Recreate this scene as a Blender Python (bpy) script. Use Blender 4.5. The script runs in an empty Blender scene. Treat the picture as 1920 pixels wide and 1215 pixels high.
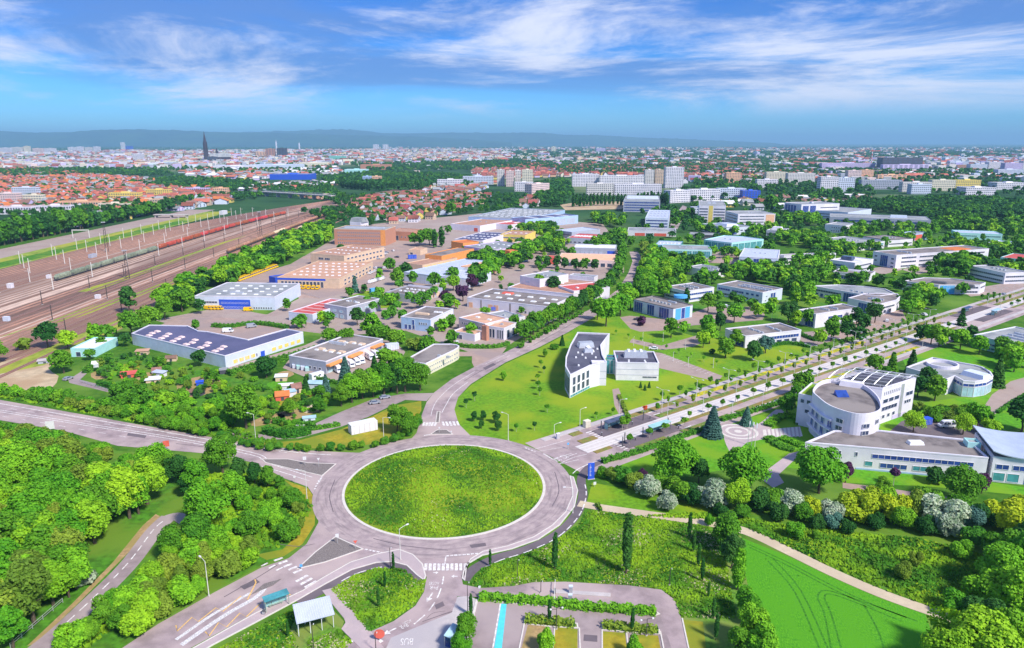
import bpy, math, random
import numpy as np
from mathutils import Vector
from math import sin, cos, pi, radians, hypot, atan2

random.seed(7); RNG = np.random.default_rng(7)
SC = bpy.context.scene
COL = SC.collection
# ---------------------------------------------------------------- camera
FPX, CAMH, HOR, PW, PH = 1340.0, 95.0, 267.0, 1920.0, 1215.0   # focal length in photo pixels, height, horizon row
TH = math.atan((PH/2-HOR)/FPX)
cam = bpy.data.cameras.new('camera'); cam.sensor_width = 36; cam.lens = 36*FPX/PW
cam.clip_start = 1; cam.clip_end = 120000
camo = bpy.data.objects.new('camera', cam); COL.objects.link(camo)
camo.location = (0, 0, CAMH); camo.rotation_euler = (pi/2-TH, 0, 0); SC.camera = camo
# ---------------------------------------------------------------- sky, sun, exposure
SUN_ELEV, SUN_ROT = radians(46), radians(134)
W = bpy.data.worlds.new('World'); SC.world = W; W.use_nodes = True
nt = W.node_tree; nt.nodes.clear(); N = nt.nodes.new; L = nt.links.new
wo = N('ShaderNodeOutputWorld'); bg = N('ShaderNodeBackground'); bg.inputs[1].default_value = 0.08
sky = N('ShaderNodeTexSky'); sky.sky_type = 'NISHITA'; sky.sun_disc = False
sky.sun_elevation = SUN_ELEV; sky.sun_rotation = SUN_ROT
sky.air_density = 1.0; sky.dust_density = 0.2; sky.ozone_density = 3.0
def mth(op, a, b=None, clamp=False):
    n = N('ShaderNodeMath'); n.operation = op; n.use_clamp = clamp
    for i, v in enumerate((a, b)):
        if v is None: continue
        if isinstance(v, (int, float)): n.inputs[i].default_value = v
        else: L(v, n.inputs[i])
    return n.outputs[0]
def mixc(f, a, b, mode='MIX'):
    n = N('ShaderNodeMix'); n.data_type = 'RGBA'; n.blend_type = mode
    if isinstance(f, (int, float)): n.inputs[0].default_value = f
    else: L(f, n.inputs[0])
    for i, v in ((6, a), (7, b)):
        if isinstance(v, tuple): n.inputs[i].default_value = (*v[:3], 1)
        else: L(v, n.inputs[i])
    return n.outputs[2]
def mapr(v, a, b, c=0., d=1., smooth=True):
    n = N('ShaderNodeMapRange'); n.interpolation_type = 'SMOOTHSTEP' if smooth else 'LINEAR'
    L(v, n.inputs[0])
    for i, x in enumerate((a, b, c, d)): n.inputs[i+1].default_value = x
    return n.outputs[0]
def noise(vec, scale, detail=6, rough=.55, dist=0., lac=2.0):
    n = N('ShaderNodeTexNoise'); n.inputs['Scale'].default_value = scale; n.inputs['Detail'].default_value = detail
    n.inputs['Roughness'].default_value = rough; n.inputs['Distortion'].default_value = dist
    n.inputs['Lacunarity'].default_value = lac
    if vec is not None: L(vec, n.inputs['Vector'])
    return n.outputs['Fac']
tc = N('ShaderNodeTexCoord'); sep = N('ShaderNodeSeparateXYZ'); L(tc.outputs['Generated'], sep.inputs[0])
zz = mth('MAXIMUM', sep.outputs[2], 0.0)
def skyvec(sx, sz, ox, oz):
    c = N('ShaderNodeCombineXYZ')
    L(mth('ADD', mth('MULTIPLY', sep.outputs[0], sx), ox), c.inputs[0])
    L(mth('MULTIPLY', sep.outputs[1], sx), c.inputs[1])
    L(mth('ADD', mth('MULTIPLY', mth('POWER', zz, .8), sz), oz), c.inputs[2])
    return c.outputs[0]
hs = N('ShaderNodeHueSaturation'); hs.inputs['Saturation'].default_value = 1.25; hs.inputs['Value'].default_value = 1.0
L(sky.outputs[0], hs.inputs['Color'])
tint = mixc(mapr(zz, 0., .16), (.34, .80, 1.48), (.18, .52, 1.10))      # clear early-summer air: deep blue, bluish down to the horizon
base = mixc(1.0, hs.outputs[0], tint, 'MULTIPLY')
wisp = noise(skyvec(2.6, 12, 4.1, 2.3), 1.0, 12, .66, .5)
body = noise(skyvec(1.3, 7.5, 6.3, 3.1), 1.0, 9, .56, .5)
clear = mapr(zz, .030, .085)                                   # cloud decks thin out in the haze layer near the horizon
dark = mth('MULTIPLY', mapr(body, .39, .58), clear)
white = mth('MULTIPLY', mapr(wisp, .45, .68), mapr(zz, .022, .06))
c1 = mixc(mth('MULTIPLY', dark, .78), base, (1.15, 2.35, 5.7))
c2 = mixc(mth('MULTIPLY', white, .92), c1, (7.0, 7.3, 8.6))
L(c2, bg.inputs[0]); L(bg.outputs[0], wo.inputs[0])
sl = bpy.data.lights.new('sun', 'SUN'); sl.energy = 3.5; sl.angle = radians(8); sl.color = (1.0, .94, .84)
so = bpy.data.objects.new('sun', sl); COL.objects.link(so)
sd = Vector((sin(SUN_ROT)*cos(SUN_ELEV), cos(SUN_ROT)*cos(SUN_ELEV), sin(SUN_ELEV)))
so.rotation_euler = sd.to_track_quat('Z', 'Y').to_euler(); so.location = (200, -200, 400)
vs = SC.view_settings; vs.view_transform = 'Standard'; vs.look = 'None'; vs.exposure = 0.7; vs.gamma = 1; vs.use_curve_mapping = False
SC.cycles.max_bounces = 5; SC.cycles.diffuse_bounces = 2; SC.cycles.glossy_bounces = 2; SC.cycles.transmission_bounces = 2
SC.cycles.transparent_max_bounces = 4; SC.cycles.volume_bounces = 0; SC.cycles.use_denoising = True
# ---------------------------------------------------------------- photo pixel -> place on the ground (or on height z)
_c, _s = cos(TH), sin(TH)
def G(px, py, z=0.):
    x, u = (px-PW/2)/FPX, -(py-PH/2)/FPX
    wy, wz = _c+u*_s, -_s+u*_c
    t = (z-CAMH)/wz
    return (x*t, wy*t)
def PJ(x, y, z=0.):
    z -= CAMH; fw = y*_c-z*_s; up = y*_s+z*_c
    return PW/2+FPX*x/fw, PH/2-FPX*up/fw
def HT(x, yt, yb):                                   # height of an upright edge from its top and foot rows
    g = G(x, yb); lo, hi = 0., 300.
    for _ in range(40):
        m = (lo+hi)/2
        if PJ(g[0], g[1], m)[1] > yt: lo = m
        else: hi = m
    return lo
def GP(pts, z=0.): return [G(a, b, z) for a, b in pts]
def cr(pts, n=6, closed=False):                      # Catmull-Rom smoothing
    out = []; m = len(pts)
    for i in range(m if closed else m-1):
        p = [pts[(i+k) % m] if closed else pts[min(max(i+k, 0), m-1)] for k in (-1, 0, 1, 2)]
        for j in range(n):
            t = j/n
            out.append(tuple(.5*((2*p[1][a])+(-p[0][a]+p[2][a])*t+(2*p[0][a]-5*p[1][a]+4*p[2][a]-p[3][a])*t*t+(-p[0][a]+3*p[1][a]-3*p[2][a]+p[3][a])*t**3) for a in range(len(p[1]))))
    if not closed: out.append(tuple(pts[-1]))
    return out
def resample(pts, step):
    out = [pts[0]]; acc = 0
    for a, b in zip(pts, pts[1:]):
        d = hypot(b[0]-a[0], b[1]-a[1]); pos = step-acc
        while pos <= d:
            out.append((a[0]+(b[0]-a[0])*pos/d, a[1]+(b[1]-a[1])*pos/d)); pos += step
        acc = (acc+d) % step
    return out
def area(p): return .5*sum(p[i][0]*p[(i+1) % len(p)][1]-p[(i+1) % len(p)][0]*p[i][1] for i in range(len(p)))
def ccw(p): return list(p) if area(p) > 0 else list(p)[::-1]
def inpoly(x, y, p):
    r = False; j = len(p)-1
    for i in range(len(p)):
        if (p[i][1] > y) != (p[j][1] > y) and x < (p[j][0]-p[i][0])*(y-p[i][1])/(p[j][1]-p[i][1])+p[i][0]: r = not r
        j = i
    return r
def offset(pts, d):                                  # polyline moved d metres to its left
    out = []
    for i, p in enumerate(pts):
        a, b = pts[max(i-1, 0)], pts[min(i+1, len(pts)-1)]
        dx, dy = b[0]-a[0], b[1]-a[1]; l = hypot(dx, dy) or 1
        out.append((p[0]-dy/l*d, p[1]+dx/l*d))
    return out
# ---------------------------------------------------------------- materials
MAT = {}
def M(name, col, rough=.85, var=.16, scale=.5, col2=None, big=0., bigcol=None, rnd=0., metal=0., spec=.3, bump=0., stretch=None, trans=None, emit=None):
    """procedural material: world-position noise between two shades, optional large patches, per-object variation"""
    m = bpy.data.materials.new(name); m.use_nodes = True
    global nt, N, L
    nt = m.node_tree; N = nt.nodes.new; L = nt.links.new
    b = nt.nodes['Principled BSDF']; b.inputs['Roughness'].default_value = rough; b.inputs['Metallic'].default_value = metal
    b.inputs['Specular IOR Level'].default_value = spec
    geo = N('ShaderNodeNewGeometry'); pos = geo.outputs['Position']
    if stretch:
        v = N('ShaderNodeVectorMath'); v.operation = 'MULTIPLY'; L(pos, v.inputs[0]); v.inputs[1].default_value = stretch; pos = v.outputs[0]
    c = tuple(col)
    a = tuple(x*(1-var) for x in c); d = tuple(col2) if col2 else tuple(min(1, x*(1+var)) for x in c)
    f = mapr(noise(pos, scale, 7, .6), .3, .7)
    out = mixc(f, a, d)
    if big:
        f2 = mapr(noise(pos, big, 4, .5), .4, .62)
        out = mixc(f2, out, tuple(bigcol))
    if rnd:
        oi = N('ShaderNodeObjectInfo'); h = N('ShaderNodeHueSaturation'); L(out, h.inputs['Color'])
        L(mapr(oi.outputs['Random'], 0, 1, 1-rnd, 1+rnd, False), h.inputs['Value'])
        L(mapr(oi.outputs['Random'], 0, 1, .5+rnd*.07, .5-rnd*.07, False), h.inputs['Hue'])
        out = h.outputs[0]
    L(out, b.inputs['Base Color'])
    if bump:
        bn = N('ShaderNodeBump'); bn.inputs['Strength'].default_value = bump; bn.inputs['Distance'].default_value = .3
        L(noise(geo.outputs['Position'], scale*3, 6, .6), bn.inputs['Height']); L(bn.outputs[0], b.inputs['Normal'])
    if trans:
        t = N('ShaderNodeBsdfTranslucent'); L(out, t.inputs[0]); mx = N('ShaderNodeMixShader'); mx.inputs[0].default_value = trans
        L(b.outputs[0], mx.inputs[1]); L(t.outputs[0], mx.inputs[2]); L(mx.outputs[0], nt.nodes['Material Output'].inputs[0])
    if emit: b.inputs['Emission Color'].default_value = (*c, 1); b.inputs['Emission Strength'].default_value = emit
    MAT[name] = m; return m
# ---------------------------------------------------------------- objects
def link(o, parent=None):
    COL.objects.link(o)
    if parent is not None: o.parent = parent
    return o
def tag(o, label=None, cat=None, group=None, kind=None):
    if label: o['label'] = label
    if cat: o['category'] = cat
    if group: o['group'] = group
    if kind: o['kind'] = kind
    return o
def empty(name, x, y, z=0., rz=0., label=None, cat=None, group=None):
    o = bpy.data.objects.new(name, None); o.location = (x, y, z); o.rotation_euler = (0, 0, rz); o.empty_display_size = .5
    return tag(link(o), label, cat, group)
def obj(name, mesh, mat=None, parent=None, loc=None, rz=0., scale=None):
    o = bpy.data.objects.new(name, mesh)
    if mat:
        if not mesh.materials: mesh.materials.append(MAT[mat])
        elif mesh.materials[0] != MAT[mat]: o.material_slots[0].link = 'OBJECT'; o.material_slots[0].material = MAT[mat]
    if loc: o.location = loc
    if rz: o.rotation_euler = (0, 0, rz)
    if scale: o.scale = scale if isinstance(scale, tuple) else (scale,)*3
    return link(o, parent)
class MB:
    def __init__(s, ox=0., oy=0., oz=0.): s.v = []; s.f = []; s.o = (ox, oy, oz)
    def add(s, vs, fs):
        n = len(s.v); s.v += [(a-s.o[0], b-s.o[1], c-s.o[2]) for a, b, c in vs]; s.f += [tuple(i+n for i in f) for f in fs]; return s
    def box(s, x0, x1, y0, y1, z0, z1):
        return s.add([(x0, y0, z0), (x1, y0, z0), (x1, y1, z0), (x0, y1, z0), (x0, y0, z1), (x1, y0, z1), (x1, y1, z1), (x0, y1, z1)],
                     [(3, 2, 1, 0), (4, 5, 6, 7), (0, 1, 5, 4), (1, 2, 6, 5), (2, 3, 7, 6), (3, 0, 4, 7)])
    def obox(s, cx, cy, w, d, z0, z1, a=0.):
        c, n = cos(a), sin(a); q = [(cx+x*c-y*n, cy+x*n+y*c) for x, y in ((-w/2, -d/2), (w/2, -d/2), (w/2, d/2), (-w/2, d/2))]
        return s.prism(q, z0, z1)
    def prism(s, p, z0, z1, top=True, bot=False):
        p = ccw(p); n = len(p)
        fs = [(i, (i+1) % n, n+(i+1) % n, n+i) for i in range(n)]
        if top: fs.append(tuple(range(n, 2*n)))
        if bot: fs.append(tuple(range(n-1, -1, -1)))
        return s.add([(x, y, z0) for x, y in p]+[(x, y, z1) for x, y in p], fs)
    def ring(s, p, z0, z1, t):                        # parapet: wall of thickness t inside outline p
        p = ccw(p); q = inset(p, t); n = len(p)
        vs = [(x, y, z) for r, z in ((p, z0), (p, z1), (q, z1), (q, z0)) for x, y in r]
        fs = []
        for k in range(3):
            for i in range(n): fs.append((k*n+i, k*n+(i+1) % n, (k+1)*n+(i+1) % n, (k+1)*n+i))
        return s.add(vs, fs)
    def poly(s, p, z): p = ccw(p); return s.add([(x, y, z) for x, y in p], [tuple(range(len(p)))])
    def strip(s, a, b, z):
        n = len(a); return s.add([(x, y, z) for x, y in a]+[(x, y, z) for x, y in b], [(i+n, i+1+n, i+1, i) for i in range(n-1)])
    def tube(s, pts, rs, k=6, cap=True):
        n0 = []; 
        for i, p in enumerate(pts):
            a, b = Vector(pts[max(i-1, 0)]), Vector(pts[min(i+1, len(pts)-1)]); d = (b-a).normalized()
            u = d.cross(Vector((0, 0, 1)) if abs(d.z) < .9 else Vector((1, 0, 0))).normalized(); w = d.cross(u)
            r = rs[i] if isinstance(rs, (list, tuple)) else rs
            n0 += [tuple(Vector(p)+(u*cos(2*pi*j/k)+w*sin(2*pi*j/k))*r) for j in range(k)]
        fs = [(i*k+j, i*k+(j+1) % k, (i+1)*k+(j+1) % k, (i+1)*k+j) for i in range(len(pts)-1) for j in range(k)]
        if cap: fs += [tuple(range(k))[::-1], tuple((len(pts)-1)*k+j for j in range(k))]
        return s.add(n0, fs)
    def mesh(s, name):
        m = bpy.data.meshes.new(name); m.from_pydata(s.v, [], s.f); m.update(); return m
    def build(s, name, mat, parent=None, loc=None, smooth=False):
        m = s.mesh(name)
        if smooth: m.polygons.foreach_set('use_smooth', [True]*len(m.polygons))
        return obj(name, m, mat, parent, loc if loc else (s.o if parent is None else None))
def inset(p, t):
    n = len(p); out = []
    for i in range(n):
        a, b, c = p[i-1], p[i], p[(i+1) % n]
        d1 = (b[0]-a[0], b[1]-a[1]); d2 = (c[0]-b[0], c[1]-b[1])
        l1, l2 = hypot(*d1) or 1, hypot(*d2) or 1
        n1, n2 = (-d1[1]/l1, d1[0]/l1), (-d2[1]/l2, d2[0]/l2)
        k = 1+n1[0]*n2[0]+n1[1]*n2[1]; k = max(k, .35)
        out.append((b[0]+(n1[0]+n2[0])/k*t, b[1]+(n1[1]+n2[1])/k*t))
    return out
def npmesh(name, verts, quads):
    m = bpy.data.meshes.new(name); nv, nq = len(verts), len(quads); k = quads.shape[1]
    m.vertices.add(nv); m.vertices.foreach_set('co', np.ascontiguousarray(verts, dtype=np.float32).ravel())
    m.loops.add(nq*k); m.loops.foreach_set('vertex_index', np.ascontiguousarray(quads, dtype=np.int32).ravel())
    m.polygons.add(nq); m.polygons.foreach_set('loop_start', np.arange(0, nq*k, k, dtype=np.int32))
    m.update(calc_edges=True); return m
def sheet(name, pts, z, mat, kind='structure', parent=None, px=True, smooth=0, label=None, cat=None):
    p = GP(pts) if px else pts
    if smooth: p = cr(p, smooth, True)
    c = (sum(a for a, _ in p)/len(p), sum(b for _, b in p)/len(p))
    b = MB(*c, 0) if parent is None else MB(); b.poly(p, z)
    o = b.build(name, mat, parent)
    if parent is None: tag(o, label, cat, kind=kind)
    return o
def slab(name, pts, h, mat, z0=0., kind='structure', parent=None, px=True, smooth=0, kerb=None):
    p = GP(pts) if px else pts
    if smooth: p = cr(p, smooth, True)
    p = ccw(p); c = (sum(a for a, _ in p)/len(p), sum(b for _, b in p)/len(p))
    b = MB(*c, 0) if parent is None else MB(); b.prism(inset(p, .3) if kerb else p, z0, h)
    o = b.build(name, mat, parent)
    if kerb:
        k = MB(*c, 0) if parent is None else MB(); k.ring(p, z0, h+.03, .3); k.build('kerb', kerb, o)
    if parent is None: tag(o, kind=kind)
    return o
def strip(name, pts, w, z, mat, px=True, kind='structure', parent=None, smooth=6):
    p = GP(pts) if px else pts
    if smooth: p = cr(p, smooth)
    b = MB(p[0][0], p[0][1], 0) if parent is None else MB(); b.strip(offset(p, w/2), offset(p, -w/2), z)
    o = b.build(name, mat, parent)
    if parent is None: tag(o, kind=kind)
    return o
def dashes(name, pts, w, on, off, z, mat, parent, px=True, smooth=6):
    p = [(a-parent.location[0], b-parent.location[1]) for a, b in GP(pts)] if px else pts
    if smooth: p = cr(p, smooth)
    p = resample(p, .5); k = 0
    while k*.5 < len(p)*.5-on:
        seg = p[int(k):int(k+on/.5)+1]
        if len(seg) > 1: b = MB(); b.strip(offset(seg, w/2), offset(seg, -w/2), z); b.build(name, mat, parent)
        k += (on+off)/.5
WORDS = 'first second third fourth fifth sixth seventh eighth ninth tenth eleventh twelfth thirteenth fourteenth fifteenth sixteenth seventeenth eighteenth nineteenth twentieth'.split()
TENS = {20: 'twenty', 30: 'thirty', 40: 'forty', 50: 'fifty', 60: 'sixty', 70: 'seventy', 80: 'eighty', 90: 'ninety'}
def nth(i):                                          # 0 -> first
    if i < 20: return WORDS[i]
    n = i+1; h = ''
    if n >= 100: h = ('one' if n < 200 else 'two')+' hundred and '; n %= 100
    if n == 0: return h[:-5]+'th'
    if n <= 20: return h+WORDS[n-1]
    return h+(TENS[n//10*10][:-1]+'ieth' if n % 10 == 0 else TENS[n//10*10]+'-'+WORDS[n % 10-1])
CLUSTER = {}
def cluster(key, o): CLUSTER.setdefault(key, []).append(o); return o
def label_clusters():
    for (text, how), os_ in CLUSTER.items():
        pos = []
        for o in os_:
            x, y = o.location[0], o.location[1]; pos.append((PJ(x, max(y, 60), 0), o))
        pos.sort(key=lambda t: t[0][0] if how == 'left' else -t[0][1])
        for i, (_, o) in enumerate(pos):
            if len(pos) == 1: o['label'] = text
            else: o['label'] = text+', '+nth(i)+(' from left' if how == 'left' else ' nearest')
# ---------------------------------------------------------------- surface materials
M('asphalt', (.305, .24, .245), .9, .18, .35, big=.05, bigcol=(.39, .315, .31))
M('asphalt_road', (.345, .268, .275), .9, .24, .22, big=.06, bigcol=(.47, .37, .355))
M('asphalt_dark', (.14, .115, .13), .9, .12, .5, big=.08, bigcol=(.175, .14, .155))
M('yard', (.36, .27, .24), .9, .12, .3, big=.04, bigcol=(.39, .31, .27))
M('yard_pink', (.40, .285, .24), .9, .12, .3, big=.05, bigcol=(.34, .26, .24))
M('concrete', (.52, .47, .46), .85, .10, .6, big=.08, bigcol=(.44, .40, .41))
M('pave_pink', (.50, .40, .40), .85, .08, 1.2, big=.15, bigcol=(.44, .36, .37))
M('kerb', (.66, .61, .56), .8, .08, 1.5)
M('paint', (.80, .79, .77), .7, .12, 3.0, big=1.3, bigcol=(.58, .51, .50))
M('paint_worn', (.62, .58, .57), .8, .3, 4.0, col2=(.80, .78, .77))
M('paint_yellow', (.74, .46, .16), .8, .2, 3.0)
M('paint_cyan', (.10, .62, .72), .7, .08, 1.0)
M('gravel', (.21, .18, .17), .95, .35, 5.0)
M('lawn', (.125, .29, .007), .95, .26, .8, big=.045, bigcol=(.24, .34, .010), bump=.3)
M('lawn_bright', (.09, .31, .007), .95, .26, .7, big=.06, bigcol=(.17, .34, .010), bump=.3)
M('lawn_dry', (.34, .28, .02), .95, .2, .6, big=.09, bigcol=(.20, .25, .018))
M('rough_grass', (.060, .20, .010), .95, .4, .5, big=.06, bigcol=(.13, .24, .018))
M('meadow_ground', (.10, .24, .02), .95, .4, 1.2, big=.10, bigcol=(.20, .27, .05))
M('crop', (.045, .27, .008), .95, .1, .9, col2=(.12, .40, .010), big=.05, bigcol=(.085, .33, .008), stretch=(4.5, 1.6, 1), bump=.6)
M('crop_track', (.045, .21, .010), .95, .5, 2.0)
M('soil', (.40, .27, .13), .95, .25, 1.0, big=.15, bigcol=(.33, .25, .09))
M('dirt', (.52, .40, .26), .95, .16, .25, big=.06, bigcol=(.44, .30, .18))
M('path_sand', (.58, .48, .34), .95, .10, .8, big=.1, bigcol=(.52, .42, .30))
M('ballast', (.18, .108, .082), .95, .4, .5, big=.02, bigcol=(.33, .195, .135), stretch=(1, .12, 1))
M('ballast_rust', (.50, .255, .165), .95, .3, .6, big=.03, bigcol=(.25, .12, .09), stretch=(1, .12, 1))
M('ballast_pale', (.60, .43, .34), .95, .25, .5, big=.03, bigcol=(.30, .20, .16), stretch=(1, .12, 1))
M('rail_steel', (.50, .40, .36), .5, .2, .3, metal=.3)
M('weeds', (.24, .32, .04), .95, .35, .4, big=.05, bigcol=(.36, .36, .04), stretch=(1, .3, 1))
M('bed_shrub', (.14, .22, .04), .95, .5, 2.0, big=.2, bigcol=(.27, .20, .06))
M('bed_yellow', (.55, .46, .02), .95, .4, 2.0, big=.25, bigcol=(.16, .28, .03))
M('tram_slab', (.68, .63, .60), .8, .06, .8, big=.05, bigcol=(.61, .57, .57))
M('hill', (.02, .07, .06), .95, .35, .003, big=.0012, bigcol=(.035, .10, .06))
M('mound_grass', (.055, .15, .007), .95, .35, .9, big=.07, bigcol=(.24, .32, .012))
# ground: one sheet to the horizon; woods, fields and clearings as patches far out
m = bpy.data.materials.new('ground_far'); m.use_nodes = True; MAT['ground_far'] = m
nt = m.node_tree; N = nt.nodes.new; L = nt.links.new; b = nt.nodes['Principled BSDF']; b.inputs['Roughness'].default_value = 1; b.inputs['Specular IOR Level'].default_value = .1
pos = N('ShaderNodeNewGeometry').outputs['Position']
g = mixc(mapr(noise(pos, .25, 7, .62), .3, .7), (.035, .13, .010), (.09, .20, .02))
g = mixc(mapr(noise(pos, .018, 5, .55), .45, .6), g, (.14, .26, .035))
wf = mixc(mapr(noise(pos, .006, 8, .65), .35, .65), (.018, .062, .022), (.045, .12, .04))
wf = mixc(mapr(noise(pos, .0009, 5, .6), .52, .60), wf, (.16, .21, .10))
sp = N('ShaderNodeSeparateXYZ'); L(pos, sp.inputs[0])
L(mixc(mapr(sp.outputs[1], 620, 900), g, wf), b.inputs['Base Color'])
gm = MB(); gm.add([(-70000, -400, 0), (70000, -400, 0), (70000, 62000, 0), (-70000, 62000, 0)], [(0, 1, 2, 3)])
tag(gm.build('ground', 'ground_far'), kind='structure')

# ---------------------------------------------------------------- hills on the horizon
def hills(name, prof, dist, depth):
    p = [((px-960)/FPX*dist, max(4., (HOR-py)/FPX*dist*1.0+CAMH)) for px, py in prof]
    p = cr(p, 10); rr = random.Random(len(name)); nr = 7; v = []; f = []; n = len(p)
    for k in range(nr):
        t = k/(nr-1); s = sin(pi*min(t/.62, 1)*.5) if t < .62 else cos((t-.62)/.38*pi/2)
        for x, h in p: v.append((x*(1+.5*(t-.62)*depth/dist), dist+(t-.62)*depth+rr.uniform(-90, 90), max(-5, h*s*(1+(rr.uniform(-.10, .06) if 0 < t < .6 else 0)))-3))
    for k in range(nr-1):
        for i in range(n-1): f.append((k*n+i, k*n+i+1, (k+1)*n+i+1, (k+1)*n+i))
    b = MB(); b.add(v, f); tag(b.build(name, 'hill', smooth=True), kind='structure')
hills('hill_range', [(-500, 250), (-300, 247), (-120, 250), (0, 249), (60, 247.5), (110, 250), (160, 248), (230, 245), (275, 244), (330, 244.5), (400, 247), (470, 249.5), (540, 250), (620, 252), (700, 254), (800, 257), (900, 262), (960, 266)], 19000, 6000)
hills('distant_hill_range', [(300, 252), (420, 249), (520, 247.5), (590, 245), (640, 243.5), (690, 245.5), (730, 250), (800, 250), (860, 249), (930, 250), (1005, 249), (1060, 253), (1120, 254), (1200, 258), (1260, 260), (1330, 263), (1420, 267)], 24500, 7000)

# ---------------------------------------------------------------- roundabout
_l, _r, _t, _b = G(645, 920), G(1020, 920), G(832, 836), G(832, 1009)
RC = ((_l[0]+_r[0])/2, (_t[1]+_b[1])/2); RR = 28.0; RO = 36.6
def circ(r, n=96, a0=0., a1=2*pi): return [(RC[0]+r*cos(a0+(a1-a0)*i/n), RC[1]+r*sin(a0+(a1-a0)*i/n)) for i in range(n+(0 if abs(a1-a0) > 6.28 else 1))]
# ring surface with tyre-worn lanes that follow the circle
m = bpy.data.materials.new('asphalt_ring'); m.use_nodes = True; MAT['asphalt_ring'] = m
nt = m.node_tree; N = nt.nodes.new; L = nt.links.new; b = nt.nodes['Principled BSDF']; b.inputs['Roughness'].default_value = .9; b.inputs['Specular IOR Level'].default_value = .3
pos = N('ShaderNodeNewGeometry').outputs['Position']; sp = N('ShaderNodeSeparateXYZ'); L(pos, sp.inputs[0])
dx = mth('SUBTRACT', sp.outputs[0], RC[0]); dy = mth('SUBTRACT', sp.outputs[1], RC[1])
rad = mth('SQRT', mth('ADD', mth('MULTIPLY', dx, dx), mth('MULTIPLY', dy, dy))); ang = mth('ARCTAN2', dy, dx)
cv = N('ShaderNodeCombineXYZ'); L(mth('MULTIPLY', rad, 1.3), cv.inputs[0]); L(mth('MULTIPLY', ang, 5.), cv.inputs[1])
g = mixc(mapr(noise(pos, .4, 7, .6), .3, .7), (.335, .262, .27), (.47, .375, .365))
lane = mapr(noise(cv.outputs[0], .8, 4, .55), .45, .7)
L(mixc(mth('MULTIPLY', lane, .6), g, (.19, .155, .165)), b.inputs['Base Color'])
ringroad = MB(*RC, 0); ringroad.poly(circ(RO), .064); ringroad = tag(ringroad.build('roundabout_road', 'asphalt_ring'), kind='structure')
k = MB(); k.ring([(x-RC[0], y-RC[1]) for x, y in circ(RR+.7)], .03, .18, .75); k.build('kerb', 'kerb', ringroad)
# grassy mound
mv, mf = [], []; nr, na = 14, 72; rg = random.Random(3)
def mound_z(x, y):
    r = hypot(x-RC[0], y-RC[1])/RR
    if r >= 1: return .15
    return .15+3.1*(1-r*r)**1.3*(1+.12*sin(x*.21+1)*cos(y*.17))
for i in range(nr+1):
    for j in range(na):
        r = RR*(1-i/nr*.999); a = 2*pi*j/na; x, y = RC[0]+r*cos(a), RC[1]+r*sin(a); mv.append((x, y, mound_z(x, y)))
for i in range(nr):
    for j in range(na): mf.append((i*na+j, i*na+(j+1) % na, (i+1)*na+(j+1) % na, (i+1)*na+j))
b = MB(*RC, 0); b.add(mv, mf); MOUND = tag(b.build('roundabout_mound', 'mound_grass', smooth=True), kind='structure')

# ---------------------------------------------------------------- roads
def rd(name, pts, z, mat='asphalt_road', smooth=0, px=True): return sheet(name, pts, z, mat, px=px, smooth=smooth)
west = rd('west_road', [(-160, 722), (0, 750), (170, 780), (297, 803), (449, 829), (560, 844), (640, 848), (700, 850), (700, 900), (640, 960), (592, 935), (577, 913), (533, 897), (479, 868), (381, 850), (220, 836), (120, 808), (0, 788), (-160, 765)], .060)
north = rd('north_road', [(781, 812), (791, 778), (800, 754), (813, 737), (847, 711), (890, 688), (947, 661), (1000, 633.5), (1067, 597), (1103, 582), (1135, 561), (1160, 541), (1178, 512), (1186, 490), (1180, 472), (1196, 472), (1207, 490), (1204, 512), (1190, 536), (1165, 560), (1135, 580), (1110, 597), (1063, 624), (1013, 650), (947, 680), (883, 720), (859, 745), (852, 768), (860, 795), (885, 820), (920, 834), (840, 850), (740, 850), (765, 830)], .056)
swroad = rd('southwest_road', [(600, 950), (597, 980), (575, 1020), (541, 1047), (491, 1064), (400, 1112), (297, 1170), (215, 1225), (340, 1225), (480, 1148), (568, 1106), (604, 1083), (657, 1053), (706, 1038), (745, 1036), (720, 1000), (650, 960)], .052)
south = rd('south_road', [(745, 1036), (775, 1044), (793, 1060), (800, 1083), (795, 1110), (779, 1136), (738, 1165), (680, 1191), (600, 1225), (760, 1225), (860, 1225), (857, 1118), (880, 1119), (920, 1121), (1000, 1124), (1180, 1142), (1237, 1150), (1262, 1225), (1292, 1225), (1276, 1155), (1264, 1124), (1240, 1106), (1180, 1098), (1060, 1091), (1000, 1092), (963, 1099), (901, 1103), (868, 1096), (865, 1080), (876, 1058), (905, 1040), (880, 1030), (820, 1040)], .048)
carpark = rd('car_park', [(893, 1124), (1000, 1133), (1180, 1148), (1240, 1153), (1262, 1190), (1266, 1225), (870, 1225)], .044, 'asphalt')
lane = rd('allotment_lane', [(800, 752), (813, 737), (760, 738), (700, 748), (640, 772), (585, 797), (545, 812), (480, 815), (430, 812), (420, 820), (480, 826), (560, 822), (640, 800), (690, 782), (725, 765), (760, 750)], .040, 'asphalt')
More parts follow.
